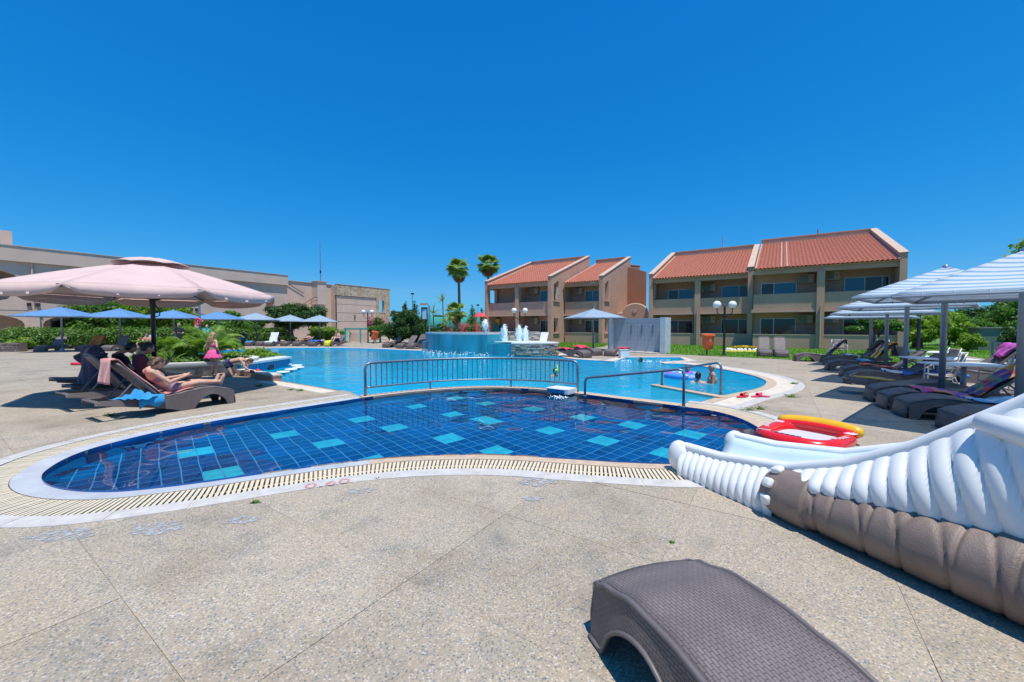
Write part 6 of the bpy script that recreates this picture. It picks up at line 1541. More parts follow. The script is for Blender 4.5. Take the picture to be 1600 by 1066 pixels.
fan_palm('tall fan palm with brown skirt, left and nearer of the two', PX(717, 58), HZ(420, 58), 2.05, 1, 44); fan_palm('tall fan palm rising behind the middle apartment block', PX(763, 66), HZ(414, 66), 2.2, 2, 44)
fan_palm('short fan palm behind the yuccas and tall palm trunk', PX(713, 52), 3.4, 1.6, 3, 26, 10)
bush('red pink oleander hedge right of the palm trunk', PX(732, 42), 1.3, .9, 1.75, 2600, .09, lf_mid, 21, 'oleander', extra=(1500, .085, lf_redp)); bush('dusky oleander left of the palm trunk behind the fountain', PX(702, 40), 1.1, .8, 1.5, 2200, .09, lf_dark, 22, 'oleander', extra=(500, .08, lf_redp)); bush('dark bush under the yuccas behind the fountain', PX(680, 36), 1.6, .9, 1.7, 4000, .09, lf_dark, 23)
m_rroof = M('red_roof_sheet', (.62, .03, .03), .5, .1, 3); m_net = M('teal_windscreen_net', (.03, .32, .29), .8, .2, .6)
ph = thing('play_house', 'small red roofed play tower with yellow panels beside the apartment block', 'play house', PX(750, 39), R(20))
MB().add([(-.6, -.6, 2.5), (.6, -.6, 2.5), (.6, .6, 2.5), (-.6, .6, 2.5), (0, 0, 3.0)], [(0, 1, 4), (1, 2, 4), (2, 3, 4), (3, 0, 4), (3, 2, 1, 0)]).build('roof', m_rroof, ph)
for x in (-.45, .45):
    for y in (-.45, .45): MB().bbox((x-.04, y-.04, 0), (x+.04, y+.04, 2.499)).build('post', m_or, ph)
MB().bbox((-.45, -.47, 1.0), (.45, .47, 1.08)).build('deck', m_rroof, ph); sl_ = thing('play_slide', 'yellow and teal play slide seen through the terrace beside the red roof', 'play slide', PX(773, 40.5)); MB().add([(-.3, 0, 1.9), (.3, 0, 1.9), (.9, -.6, .1), (.3, -.6, .1)], [(0, 1, 2, 3)]).build('slide_bed', M('teal_plastic', (.02, .3, .28), .4), sl_, solid=.06); MB().bbox((-.35, .02, 1.6), (.5, .08, 2.3)).build('panel', M('yellow_plastic', (.75, .5, .02), .4), sl_)
def netfence(label, x0, x1, Y, z0, z1):
    a, b = Vector(PX(x0, Y)), Vector(PX(x1, Y)); o = thing('net_fence', label, 'fence', a); L = (b-a).length; n = max(2, int(L/3))
    for k in range(n+1): MB().tube([(L*k/n, 0, 0), (L*k/n, 0, z1+.05)], .04, 6).build('post', m_steelpole, o)
    for k in range(n):
        P = [[(L*(k+u/4)/n, .03*math.sin(u*2.2), z0+(z1-z0)*v-(.10*math.sin(math.pi*u/4) if v == 1 else 0)) for v in (0, .5, 1)] for u in range(5)]; MB().grid(P).build('net_panel', m_net, o, smooth=True, solid=.01)
    return o
netfence('teal windscreen net of the sports court left of the dark tree', 576, 632, 70, .3, 3.4); netfence('teal windscreen net of the sports court behind the palms', 668, 750, 64, .3, 3.2)
for k, (px, Y, h, w, mt, lb) in enumerate(((585, 95, 5.2, 2.6, lf_dark, 'distant dark tree above the left net fence'), (616, 100, 6.0, 2.4, lf_grey, 'distant grey green tree above the net fence'), (548, 110, 4.0, 3.6, lf_dark, 'distant tree hidden behind the end block corner'), (603, 120, 4.2, 5.0, lf_mid, 'distant low tree between two taller ones'), (658, 105, 4.6, 4.5, lf_mid, 'distant tree behind the feathery trees'), (688, 110, 4.8, 4.6, lf_dark, 'distant tree behind the yuccas'), (722, 112, 4.8, 4.6, lf_mid, 'distant tree behind the two oleanders'), (748, 118, 5.0, 4.4, lf_dark, 'distant tree behind the play house'))):
    tree(lb, PX(px, Y), h, w, w*.7, h*.42, 1500, .34, mt, 30+k, 'distant_tree', trunk=.2, k=10)
for k, (px, Y, h, lb) in enumerate(((645, 95, 9.2, 'thin floodlight pole above the feathery trees'), (747, 100, 6.8, 'thin floodlight pole left of the apartment block'))):
    o = thing('floodlight_pole', lb, 'floodlight', PX(px, Y)); MB().tube([(0, 0, 0), (0, 0, h)], [.1, .06], 7).build('pole', m_steelpole, o); MB().bbox((-.35, -.2, h), (.35, .2, h+.35)).build('lamp_head', m_shut, o)
# teal gate, sign boards
m_tealp = M('teal_paint', (.03, .36, .34), .5, .1, 4)
gt = thing('teal_gate_frame', 'teal painted open gate frame before the panelled end block', 'gate frame', PX(563, 37)); 
for x in (-1.4, 0, 1.4): MB().bbox((x-.05, -.05, 0), (x+.05, .05, 1.28)).build('post', m_tealp, gt)
MB().bbox((-1.5, -.06, 1.281), (1.5, .06, 1.40)).build('top_bar', m_tealp, gt); MB().add([(-1.35, 0, .06), (-1.0, -.3, .06), (-.9, -.3, .9), (-1.3, 0, 1.2)], [(0, 1, 2, 3)]).build('white_sail', m_wh, gt, solid=.02)
low_w = thing('garden_wall', 'low beige wall behind the teal gate frame', 'wall', PX(556, 40)); MB().bbox((-2.6, 0, 0), (1.2, .25, .95)).build('wall', m_walll, low_w)
sb2 = thing('notice_board', 'white notice board on a dark pole before the dark tree', 'notice board', PX(616, 34)); MB().tube([(-.42, 0, 0), (-.42, 0, 2.0)], .04, 8).build('pole', m_black, sb2); MB().bbox((-.4, -.03, 1.05), (.35, .03, 1.98)).build('board', m_frame, sb2)
tl = thing('teal_lamp_pole', 'teal pole with hanging framed panel beside the fountain wall', 'lamp post', PX(671, 27.5)); MB().tube([(0, 0, 0), (0, 0, 2.95), (-.1, 0, 3.1), (-.45, 0, 3.1)], .05, 8).build('pole', M('teal_grey_paint', (.12, .30, .32), .5), tl); m = MB(); m.bbox((-.55, -.03, 1.95), (-.49, .03, 2.85)); m.bbox((-.18, -.03, 1.95), (-.12, .03, 2.85)); m.bbox((-.49, -.03, 2.75), (-.18, .03, 2.85)); m.bbox((-.49, -.03, 1.95), (-.18, .03, 2.03)); m.build('panel_frame', m_black, tl); MB().bbox((-.49, -.01, 2.031), (-.18, .01, 2.749)).build('panel', M('pale_sky_panel', (.35, .52, .62), .2), tl); MB().bbox((-.6, -.12, 3.02), (-.25, .12, 3.12)).build('lamp_head', m_or, tl)
# right side
tree('broad topiary tree with a flat clipped crown before the right block', PX(1372, 20.5), 1.98, 1.25, 1.0, .36, 7000, .07, lf_mid, 40, 'topiary_tree', trunk=.07, k=18, stems=3)
for k, (px, Y, h, w, n, mt, lb) in enumerate(((1425, 29, 2.35, 1.6, 6500, lf_yel, 'bright yellow green shrub tree right of the apartment wall'), (1447, 27, 2.2, 1.5, 6500, lf_yel, 'yellow green shrub tree behind the black post'), (1478, 31, 2.6, 1.7, 6500, lf_yel, 'lighter shrub tree left of the blue grey parasol pole'), (1502, 33, 2.5, 1.9, 6500, lf_mid, 'mid green shrub tree right of the parasol pole'), (1540, 37, 3.4, 2.6, 8000, lf_dark, 'dark grey green tree behind the small shed'), (1592, 34, 4.3, 2.4, 9000, lf_mid, 'tall mid green tree behind the shed at the right edge'))):
    tree(lb, PX(px, Y), h, w, w*.8, h*.46, n, .10, mt, 50+k, 'shrub_tree' if h < 3 else 'tree', trunk=.09, k=16, stems=2)
tree('leafy tree whose top shows above the nearest striped parasol', (18.9, 12.6, 0), 5.1, 2.2, 2.0, 1.5, 9000, .10, lf_yel, 57, trunk=.14, k=18)
bush('small dark feathery bush beside the shed at the right edge', PX(1590, 22.5), .8, .7, 1.75, 3500, .07, lf_dark, 58)
bush('low green shrub behind the metal railing', PX(1512, 24), .9, .6, 1.1, 2500, .07, lf_yel, 59)
sh = thing('garden_shed', 'small weathered grey green shed behind the metal railing', 'shed', PX(1556, 25.5), R(-30)); m_shed = M('weathered_green_panel', (.16, .21, .19), .9, .25, 2, streak=True); MB().bbox((-1.0, -.7, 0), (1.0, .7, 1.42)).build('wall', m_shed, sh); MB().bbox((-1.08, -.78, 1.421), (1.08, .78, 1.48)).build('roof', m_mortar_far, sh); MB().bbox((-.1, -.73, .02), (.6, -.701, 1.3)).build('door', M('pale_weathered_door', (.33, .34, .30), .9, .2, 3, streak=True), sh)
for k, (px, Y) in enumerate(((1438, 60), (1490, 62), (1545, 64), (1600, 60), (1650, 58), (1400, 70))): tree(('distant tree behind the yellow green shrubs', 'distant tree behind the striped parasol pole', 'distant tree behind the shed', 'distant tree at the right picture edge', 'distant tree just outside the right edge', 'distant tree behind the apartment end wall')[k], PX(px, Y), 4.0, 4.0, 2.5, 1.8, 2200, .26, lf_mid if k % 2 else lf_dark, 70+k, 'distant_tree', trunk=.2, k=12)
# flower bed
fbc = U(1162, 550); fbd = thing('flower_bed', 'round flower bed of yellow flowers with white stones and yellow edging', 'flower bed', fbc)
MB().tube([(1.25*math.cos(a), .5*math.sin(a), .04) for a in [2*math.pi*k/32 for k in range(33)]], .07, 8, caps=False).build('edging', M('yellow_edging', (.70, .55, .06), .6, .1, 6), fbd)
r = random.Random(2)
for k in range(26): a = 2*math.pi*k/26; MB().ball((.95*math.cos(a)+r.uniform(-.05, .05), .38*math.sin(a), .12), (r.uniform(.09, .14), r.uniform(.09, .12), r.uniform(.09, .13)), 8, 6).build('white_stone', m_wh, fbd, smooth=True)
tag(leaves('leaves', [(0, 0, .18, .85, .33, .16)], 1500, .05, lf_hedge, fbd), kind='stuff'); tag(leaves('flowers', [(0, 0, .26, .80, .30, .13)], 900, .035, leafy('yellow_petals', [(.75, .45, .01), (.80, .55, .02)], .2), fbd, shell=.7), kind='stuff')
# palms and grasses in the round planter
def feather_palm(label, loc, h, L, nf, seed, mat=lf_cyc):
    o = thing('planter_palm', label, 'palm', loc); MB().tube([(0, 0, 0), (0, 0, h)], [.09, .07], 8).build('trunk', m_palmb, o); m = MB()
    mid_ = [Vector((L*q, 0, L*(.62*math.sin(q*1.9)-.30*q*q))) for q in [k/9 for k in range(10)]]; m.tube(mid_, .010, 4)
    for k in range(1, 26):
        q = k/26; i = min(8, int(q*9)); c = mid_[i].lerp(mid_[i+1], q*9-i); ll = .34*L*math.sin(math.pi*(.15+.8*q))**.7
        for s in (-1, 1): d = Vector((.55, s*.85, -.12)).normalized(); m.add([c, c+d*ll*.5+Vector((.022, 0, .01)), c+d*ll+Vector((0, 0, -.07*L)), c+d*ll*.5-Vector((.022, 0, -.0))], [(0, 1, 2, 3)])
    me = m.mesh('frond'); me.materials.append(mat); r = random.Random(seed)
    for k in range(nf): q = bpy.data.objects.new('frond', me); q.location = (0, 0, h); q.rotation_euler = (r.uniform(-.25, .25), r.uniform(-.75, .45), 2*math.pi*k/nf*2.618+r.uniform(-.3, .3)); q.scale = [r.uniform(.75, 1.1)]*3; link(q, o)
    return o
feather_palm('tallest feathery palm in the round planter left of the girl', (-9.95, 13.1, .34), .35, .95, 30, 1); feather_palm('spreading feathery palm in the middle of the round planter', (-10.9, 13.2, .34), .15, .9, 26, 2); feather_palm('low feathery palm at the left of the round planter', (-11.7, 12.9, .34), .1, .75, 22, 3)
strap_plant('dark spiky plant beside the black parasol pole', (-11.4, 12.2, .34), .1, 24, .6, 8, lf_hedge, 'spiky_plant', .03, .04); strap_plant('yellowish spiky plant at the planter front', (-10.4, 12.1, .34), .05, 26, .45, 9, lf_cyc, 'spiky_plant', .03, .04); strap_plant('short spiky plant behind the pink skirt', (-9.5, 12.8, .34), .05, 24, .5, 10, lf_cyc, 'spiky_plant', .03, .04)
tag(leaves('ground_cover', [(PC.x, PC.y, .42, PR*.82, PR*.82, .14)], 3000, .05, lf_hedge), 'low green ground cover filling the round planter', 'plants', kind='stuff')
bush('low trailing shrub on the bar counter corner behind the kneeling boy', (-10.3, 16.0, 0), 1.3, .9, .62, 2600, .06, lf_yel, 61)
# weeds in the joints
def weed(x, y, s, label):
    o = thing('weed_tuft', label, 'weed', U(x, y), 0, None); m = MB(); r = random.Random(int(x*3+y))
    for k in range(42):
        a = r.uniform(0, 6.28); l = s*r.uniform(.4, 1.1); e = r.uniform(.15, .9); b = Vector((r.gauss(0, .25)*s, r.gauss(0, .2)*s, 0)); t = b+Vector((math.cos(a)*l*(1-e*.5), math.sin(a)*l*(1-e*.5), l*e*.7)); w = Vector((-math.sin(a), math.cos(a), 0))*.006; m.add([b-w, b+w, (b+t)/2+w*.8+Vector((0, 0, l*.1)), t], [(0, 1, 2, 3)])
    m.build('blades', lf_hedge, o)
for x, y, s, lb in ((1236, 621, .16, 'weed tuft on the deck right of the pink slippers'), (1240, 600, .12, 'small weed tuft at the outer curve of the pool kerb'), (1168, 642, .13, 'left one of three weed tufts beside the curved kerb'), (1188, 640, .13, 'middle one of three weed tufts beside the curved kerb'), (1232, 652, .10, 'right one of three weed tufts behind the raft'), (405, 604, .14, 'weed tuft on the deck before the low kerb wall'), (455, 610, .10, 'left weed tuft on the deck along the cream pool edge'), (470, 611, .12, 'right weed tuft on the deck along the cream pool edge'), (398, 786, .05, 'weed tuft growing at the white kerb left of the depth mark'), (1050, 848, .025, 'tiny dry weed in the joint before the front lounger'), (590, 748, .03, 'tiny weed at the kerb right of the depth mark'), (170, 650, .12, 'weed tuft in the shade under the front left lounger')): weed(x, y, s, lb)
# ================================================================ PEOPLE
def capsule(m, a, b, ra, rb, n=10):
    a, b = Vector(a), Vector(b); d = b-a; L = d.length
    if L < 1e-5: m.ball(a, ra, n, 6); return
    t = d/L; pts = []; rs = []
    for k in range(4): th = math.pi/2*(1-k/4); pts.append(a-t*ra*math.sin(th)); rs.append(max(.0008, ra*math.cos(th)))
    for k in range(5): th = math.pi/2*k/4; pts.append(b+t*rb*math.sin(th)); rs.append(max(.0008, rb*math.cos(th)))
    m.tube(pts, rs, n)
def fuse(name, m, mat, parent, voxel, smooth_it=6, disp=None):
    """one continuous skin over overlapping tapered forms"""
    me = m.mesh(name+'_raw'); o = bpy.data.objects.new(name+'_raw', me); COL.objects.link(o)
    md = o.modifiers.new('r', 'REMESH'); md.mode = 'VOXEL'; md.voxel_size = voxel
    ms = o.modifiers.new('s', 'SMOOTH'); ms.factor = .5; ms.iterations = smooth_it
    me2 = bpy.data.meshes.new_from_object(o.evaluated_get(bpy.context.evaluated_depsgraph_get())); bpy.data.objects.remove(o); bpy.data.meshes.remove(me)
    me2.name = name; me2.materials.clear(); me2.materials.append(mat); me2.shade_smooth()
    return link(bpy.data.objects.new(name, me2), parent)
def hand(m, w, d, side, s, curl=.5, palm_n=None):
    """palm, four unequal bent fingers and a thumb; d points from wrist to fingertips, side across the palm towards the thumb"""
    d = d.normalized(); side = (side-d*side.dot(d)).normalized(); nrm = d.cross(side).normalized()
    if palm_n is not None and nrm.dot(palm_n) < 0: nrm = -nrm
    c = w+d*.045*s
    capsule(m, w+d*.01*s, c+d*.035*s, .026*s, .030*s, 8); capsule(m, c+side*.018*s, c-side*.02*s+d*.02*s, .024*s, .022*s, 8)
    for k, L in enumerate((.070, .078, .073, .058)):
        b = c+d*.045*s+side*(.030-.020*k)*s; e1 = (d*math.cos(curl*.6)+nrm*math.sin(curl*.6)); e2 = (d*math.cos(curl*1.6)+nrm*math.sin(curl*1.6))
        p1 = b+e1*L*.5*s; p2 = p1+e2*L*.5*s; capsule(m, b-d*.015*s, p1, .0095*s, .0085*s, 6); capsule(m, p1, p2, .0085*s, .007*s, 6)
    b = w+d*.025*s+side*.025*s; p1 = b+(side*.8+d*.55).normalized()*.035*s; p2 = p1+(d*.8+side*.25+nrm*.35).normalized()*.030*s
    capsule(m, b, p1, .012*s, .0105*s, 6); capsule(m, p1, p2, .0105*s, .0085*s, 6)
def person(label, MX, J, s=1.0, skin=None, hair=m_haird, wear=(), voxel=.013, hair_len=0.0, face=(1, 0, 0), up=(0, 0, 1), curl=.5, girth=1.0, fem=False, eyes=True, group=None, head_r=1.0, bald=False, hair_kind='short'):
    loc = MX.to_translation(); o = thing('person', label, 'person', loc); o.matrix_world = MX
    V = {k: Vector(v) for k, v in J.items()}; m = MB(); g = girth*s
    pel, ch, nk, hd = V['pelvis'], V['chest'], V['neck'], V['head']
    hl, hr_, sl_, sr = V['hipL'], V['hipR'], V['shL'], V['shR']
    mid_ = pel.lerp(ch, .5); w = (sl_-sr).normalized()
    torso = [(hl.lerp(hr_, .12), hr_.lerp(hl, .12), .105*g, .105*g), (pel+w*.045*s, mid_+w*.04*s, .105*g, .098*g), (pel-w*.045*s, mid_-w*.04*s, .105*g, .098*g), (mid_+w*.04*s, ch+w*.055*s, .098*g, .108*g), (mid_-w*.04*s, ch-w*.055*s, .098*g, .108*g), (sl_.lerp(sr, .10), sr.lerp(sl_, .10), .062*s, .062*s), (ch, nk, .09*s, .052*s), (sl_.lerp(sr, .2), nk, .05*s, .05*s), (sr.lerp(sl_, .2), nk, .05*s, .05*s)]
    for a, b, ra, rb in torso: capsule(m, a, b, ra, rb, 12)
    f = Vector(face).normalized(); u = Vector(up); u = (u-f*u.dot(f)).normalized(); lft = u.cross(f)
    if fem:
        for q in (1, -1): m.ball(ch.lerp(pel, .18)+w*.065*q*s+(f-w*f.dot(w)).normalized()*.085*s, .058*s, 10, 8)
    HR = s*head_r
    capsule(m, nk, hd-u*.03*HR, .050*s, .048*s)
    rot = Matrix((f, lft, u)).transposed()
    m.ball(hd, (.094*HR, .074*HR, .108*HR), 16, 12, rot=rot); m.ball(hd+f*.035*HR-u*.055*HR, (.055*HR, .052*HR, .055*HR), 12, 8, rot=rot)
    capsule(m, hd+f*.092*HR+u*.018*HR, hd+f*.112*HR-u*.018*HR, .010*HR, .015*HR, 6); capsule(m, hd+f*.075*HR-u*.085*HR, hd+f*.06*HR-u*.092*HR, .02*HR, .02*HR, 6)
    for q in (1, -1): m.ball(hd+lft*.077*HR*q-u*.005*HR-f*.005*HR, (.020*HR, .010*HR, .030*HR), 8, 6, rot=rot); capsule(m, hd+f*.084*HR+lft*.018*q*HR+u*.030*HR, hd+f*.072*HR+lft*.048*q*HR+u*.028*HR, .009*HR, .008*HR, 6)
    limbs = {}
    for q, S_n in ((1, 'L'), (-1, 'R')):
        a, b, c = V['sh'+S_n], V['el'+S_n], V['wr'+S_n]; capsule(m, a, b, .050*g, .038*s); capsule(m, b, b.lerp(c, .35), .040*s, .039*s); capsule(m, b.lerp(c, .35), c, .039*s, .026*s)
        hdv = V.get('ha'+S_n, c+(c-b))-c; sd = V.get('th'+S_n, Vector((0, -q, .3))); hand(m, c, hdv, sd, s, curl)
        a, b, c, t = V['hip'+S_n], V['kn'+S_n], V['an'+S_n], V['to'+S_n]
        capsule(m, a, b, .088*g, .055*s, 12); capsule(m, b, b.lerp(c, .3), .056*s, .058*s); capsule(m, b.lerp(c, .3), c, .058*s, .036*s)
        hb = (t-c).normalized(); heel = c-hb*.045*s+(b-c).normalized()*-.035*s; capsule(m, c, heel, .037*s, .033*s, 8); capsule(m, heel, c.lerp(t, .75), .034*s, .034*s, 8); capsule(m, c.lerp(t, .6), t, .036*s, .022*s, 8); capsule(m, c, c.lerp(t, .6), .036*s, .030*s, 8)
    body = fuse('body', m, skin or m_skin, o, voxel*max(.75, s))
    # hair follows the skull
    if not bald:
        h = MB()
        h.ball(hd-f*.016*HR+u*.016*HR, (.094*HR, .083*HR, .104*HR), 14, 10, rot=rot); h.ball(hd-f*.045*HR-u*.01*HR, (.068*HR, .076*HR, .092*HR), 12, 8, rot=rot)
        if hair_kind == 'bun': h.ball(hd-f*.115*HR+u*.02*HR, .05*HR, 10, 8)
        if hair_len:
            down = Vector(V.get('hairdir', -u)).normalized()
            for q in (-.055, -.03, 0, .03, .055):
                b0 = hd-f*.055*HR+lft*q*1.2*HR; r_ = random.Random(int(q*1000)+3)
                pts = [b0, b0-f*.035*HR+down*hair_len*.35, b0-f*.03*HR+lft*q*.6+down*hair_len*.7, b0-f*.02*HR+lft*(q*.5+r_.uniform(-.02, .02))+down*hair_len*r_.uniform(.9, 1.1)]
                for i in range(3): capsule(h, pts[i], pts[i+1], (.042, .040, .030)[i]*HR, (.040, .030, .010)[i]*HR, 8)
        ho = fuse('hair', h, hair, o, .012*HR, 2)
        # keep the face clear: cut hair vertices in front of the hairline
        bm = bmesh.new(); bm.from_mesh(ho.data); kill = [v for v in bm.verts if (v.co-hd).dot(f) > .045*HR+.35*max(0, (v.co-hd).dot(u)-.02*HR) and (v.co-hd).dot(u) < .085*HR and (v.co-hd).length < .15*HR]; bmesh.ops.delete(bm, geom=kill, context='VERTS'); bm.to_mesh(ho.data); bm.free()
    if eyes:
        for q in (1, -1): MB().ball(hd+f*.087*HR+lft*.034*HR*q+u*.012*HR, (.008*HR, .014*HR, .008*HR), 8, 6, rot=rot).build('eye', m_shut, o, smooth=True)
        MB().ball(hd+f*.088*HR-u*.050*HR, (.008*HR, .024*HR, .007*HR), 8, 6, rot=rot).build('mouth', M('lip', (.45, .16, .14), .5), o, smooth=True)
    for (nm, mat, parts) in wear:
        c_ = MB()
        for (a, b, ra, rb) in parts(V, s, torso): capsule(c_, a, b, ra, rb, 12)
        fuse(nm, c_, mat, o, .014*max(.75, s), 3)
    return o
def shorts(V, s, torso, ln=.42, ex=.014):
    out = [(torso[0][0], torso[0][1], torso[0][2]+ex, torso[0][3]+ex), (torso[1][0], torso[1][0].lerp(torso[1][1], .35), torso[1][2]+ex*.8, torso[1][2]+ex*.6), (torso[2][0], torso[2][0].lerp(torso[2][1], .35), torso[2][2]+ex*.8, torso[2][2]+ex*.6)]
    for q in 'LR': a, b = V['hip'+q], V['kn'+q]; out.append((a, a.lerp(b, ln), .088*s+ex, (.088-.033*ln)*s+ex*1.6))
    return out
def brief(V, s, torso): return shorts(V, s, torso, .10, .010)
def bra(V, s, torso):
    w = (V['shL']-V['shR']).normalized(); c = V['chest'].lerp(V['pelvis'], .17)
    return [(c+w*.06*s, c-w*.06*s, .113*s, .113*s)]
def tee(V, s, torso): return [(a, b, ra+.012, rb+.012) for a, b, ra, rb in torso[1:6]]+[(V['sh'+q], V['sh'+q].lerp(V['el'+q], .5), .062*s, .058*s) for q in 'LR']
m_bikini = M('pink_swim_fabric', (.75, .07, .28), .7, .1, 20); m_swimblue = M('navy_swim_fabric', (.012, .02, .10), .6, .2, 10); m_green = M('teal_shorts_fabric', (.02, .30, .30), .8, .2, 10); m_dark = M('dark_clothing', (.015, .016, .022), .9, .2, 10); m_turq = M('turquoise_cloth', (.05, .45, .45), .8, .1, 10); m_mauve = M('mauve_swim_fabric', (.30, .18, .22), .7, .2, 15); m_phone = M('black_phone', (.01, .01, .012), .2)
def recline(back=56, knee=.0, arm='lap', x0=1.06, z0=.40, leg='straight', lean=0.10, s=1.0):
    """lying back on a lounger (lounger frame: foot x = 0, head x = 1.95); facing the foot end"""
    b = R(back); d = Vector((math.cos(b), 0, math.sin(b))); pel = Vector((x0, 0, z0+.085)); ch = pel+d*.36*s; nk = pel+d*.52*s+Vector((-.02, 0, .0)); hd = nk+Vector((-lean, 0, .125*s))
    J = dict(pelvis=pel, chest=ch, neck=nk, head=hd, hipL=pel+Vector((-.02, -.095*s, -.01)), hipR=pel+Vector((-.02, .095*s, -.01)), shL=pel+d*.46*s+Vector((0, -.175*s, 0)), shR=pel+d*.46*s+Vector((0, .175*s, 0)))
    for q, y in (('L', -1), ('R', 1)):
        if leg == 'straight': kn = Vector((x0-.44*s, y*.10, .455)); an = Vector((x0-.85*s, y*.085, .425)); to = an+Vector((-.07, y*.03, .15))*s
        else: kn = Vector((x0-.34*s, y*.12, .70)); an = Vector((x0-.58*s, y*.11, .41)); to = an+Vector((-.18, 0, -.02))*s
        J['kn'+q], J['an'+q], J['to'+q] = kn, an, to
        if arm == 'lap': J['el'+q] = pel+d*.16+Vector((-.02, y*.26, .0)); J['wr'+q] = pel+Vector((-.20, y*.075, .18)); J['ha'+q] = J['wr'+q]+Vector((-.09, -y*.04, .02))
        elif arm == 'phone': J['el'+q] = pel+d*.18+Vector((-.08, y*.23, .02)); J['wr'+q] = pel+Vector((-.30, y*.05, .30)); J['ha'+q] = J['wr'+q]+Vector((-.07, -y*.02, .06))
        else: J['el'+q] = pel+d*.14+Vector((0, y*.30, -.03)); J['wr'+q] = pel+Vector((-.22, y*.26, -.02)); J['ha'+q] = J['wr'+q]+Vector((-.1, 0, -.02))
    return J
# --- the three under the pink parasol
J = recline(47, arm='lap', x0=.90, lean=.15, s=.90, z0=.33)
p1_ = person('woman in a mauve swimsuit reclining on the lounger with the salmon towel, looking down', fr1, J, .90, m_skin, m_hairb, [('swimsuit_bottom', m_mauve, brief), ('swimsuit_top', m_mauve, bra)], .010, .12, face=(-.8, .0, -.5), fem=True, hair_kind='bun')
J = recline(74, arm='phone', x0=.74, lean=.14, z0=.36)
p2_ = person('dark haired person in the parasol shade beside the pole, holding up a phone', fr2, J, 1.05, m_skin2, m_haird, [('shirt', M('wine_shirt', (.10, .02, .04), .9, .2, 10), tee), ('shorts', m_dark, shorts)], .012, .0, face=(-.85, .0, -.45), hair_kind='bun')
MBp = MB().box((0, 0, 0), (.012, .075, .15), Matrix.Rotation(R(35), 3, 'Y')); phn = MBp.build('phone', m_phone, None, bevel=.004); phn.matrix_world = fr2 @ Matrix.Translation((.375, 0, .82)); tag(phn, 'black phone held by the dark haired person under the parasol', 'phone')
J = recline(66, arm='lap', x0=.98, lean=.22, leg='bent', z0=.36)
person('dark haired person leaning forward in front of the navy towel under the parasol', fr3, J, 1.05, m_skin2, m_haird, [('shirt', m_dark, tee), ('shorts', m_dark, shorts)], .013, .0, face=(-.8, -.2, -.5))
def FR(loc, yaw): return Matrix.Translation(Vector(loc)) @ Matrix.Rotation(yaw, 4, 'Z')
# --- girl in pink, seen from behind
gs = .74
J = dict(pelvis=(0, 0, .70), chest=(.0, 0, .98), neck=(0, 0, 1.12), head=(.015, 0, 1.25), hipL=(0, .075, .68), hipR=(0, -.075, .68), shL=(0, .135, 1.06), shR=(0, -.135, 1.06), elL=(-.06, .24, .90), wrL=(.05, .20, .73), elR=(-.05, -.22, .88), wrR=(.07, -.15, .74), knL=(.03, .085, .39), anL=(-.02, .085, .06), toL=(.11, .10, .03), knR=(.03, -.09, .39), anR=(-.01, -.10, .06), toR=(.12, -.12, .03), hairdir=(-.12, .15, -1))
gl = person('girl in a pink frilled skirt and pink bikini top standing beside the planter', FR(U(334, 587), R(75)), J, gs, m_skin3, m_hairl, [('bikini_top', m_bikini, bra), ('briefs', m_bikini, brief)], .011, .34, face=(1, .25, -.25), head_r=1.12)
P = []
m_skirt = M('bright_pink_skirt', (.80, .10, .32), .75, .08, 12)
for i in range(6):
    u = i/5; row = []
    for k in range(64):
        a = 2*math.pi*k/64; r_ = .115+.135*u**.9+.020*u*math.sin(a*11+1); row.append((r_*.85*math.cos(a), r_*math.sin(a), .78-.25*u+.012*u*math.sin(a*7)))
    P.append(row)
MB().grid([[P[i][k] for i in range(6)] for k in range(64)], closed_u=True).build('skirt', m_skirt, gl, smooth=True, solid=.006)
for q in (.09, -.11): MB().ball((.035, q, .022), (.10, .042, .024), 10, 6).build('sandal', m_wh, gl, smooth=True)
# --- boy on hands and knees
J = dict(pelvis=(.0, 0, .44), chest=(.34, 0, .50), neck=(.46, 0, .50), head=(.60, 0, .45), hipL=(-.01, .075, .42), hipR=(-.01, -.075, .42), shL=(.41, .14, .49), shR=(.41, -.14, .49), elL=(.45, .16, .30), wrL=(.41, .15, .17), haL=(.48, .14, .14), elR=(.50, -.16, .30), wrR=(.66, -.15, .16), haR=(.76, -.13, .14), knL=(.10, .09, .07), anL=(-.26, .10, .07), toL=(-.38, .10, .035), knR=(.12, -.10, .07), anR=(-.24, -.11, .07), toR=(-.36, -.12, .035))
by = person('boy in navy swim shorts kneeling on hands and knees at the pool kerb', FR(U(357, 588.5), R(12)), J, .80, m_skin, m_hairb, [('swim_shorts', m_swimblue, lambda V, s, t: shorts(V, s, t, .30, .010))], .011, face=(.5, 0, -.86), up=(.85, 0, .5), head_r=1.1)
for z_ in (.0,):
    st_ = MB(); st_.tube([(-.06, -.15, .50), (-.03, -.165, .42), (.02, -.165, .32)], .012, 6); st_.build('stripe', M('lime_stripe', (.35, .60, .10), .6), by)
hs_ = by.matrix_world @ Vector((.80, -.14, .15)); sl1 = slipper(Vector((hs_.x, hs_.y, 0)), .8, m_red, 'red shoe held in the kneeling boy\'s hand over the water', hs_.z)
slipper(U(391, 583, .17), 1.2, m_red, 'red shoe standing on the low kerb wall beside the boy', .171)
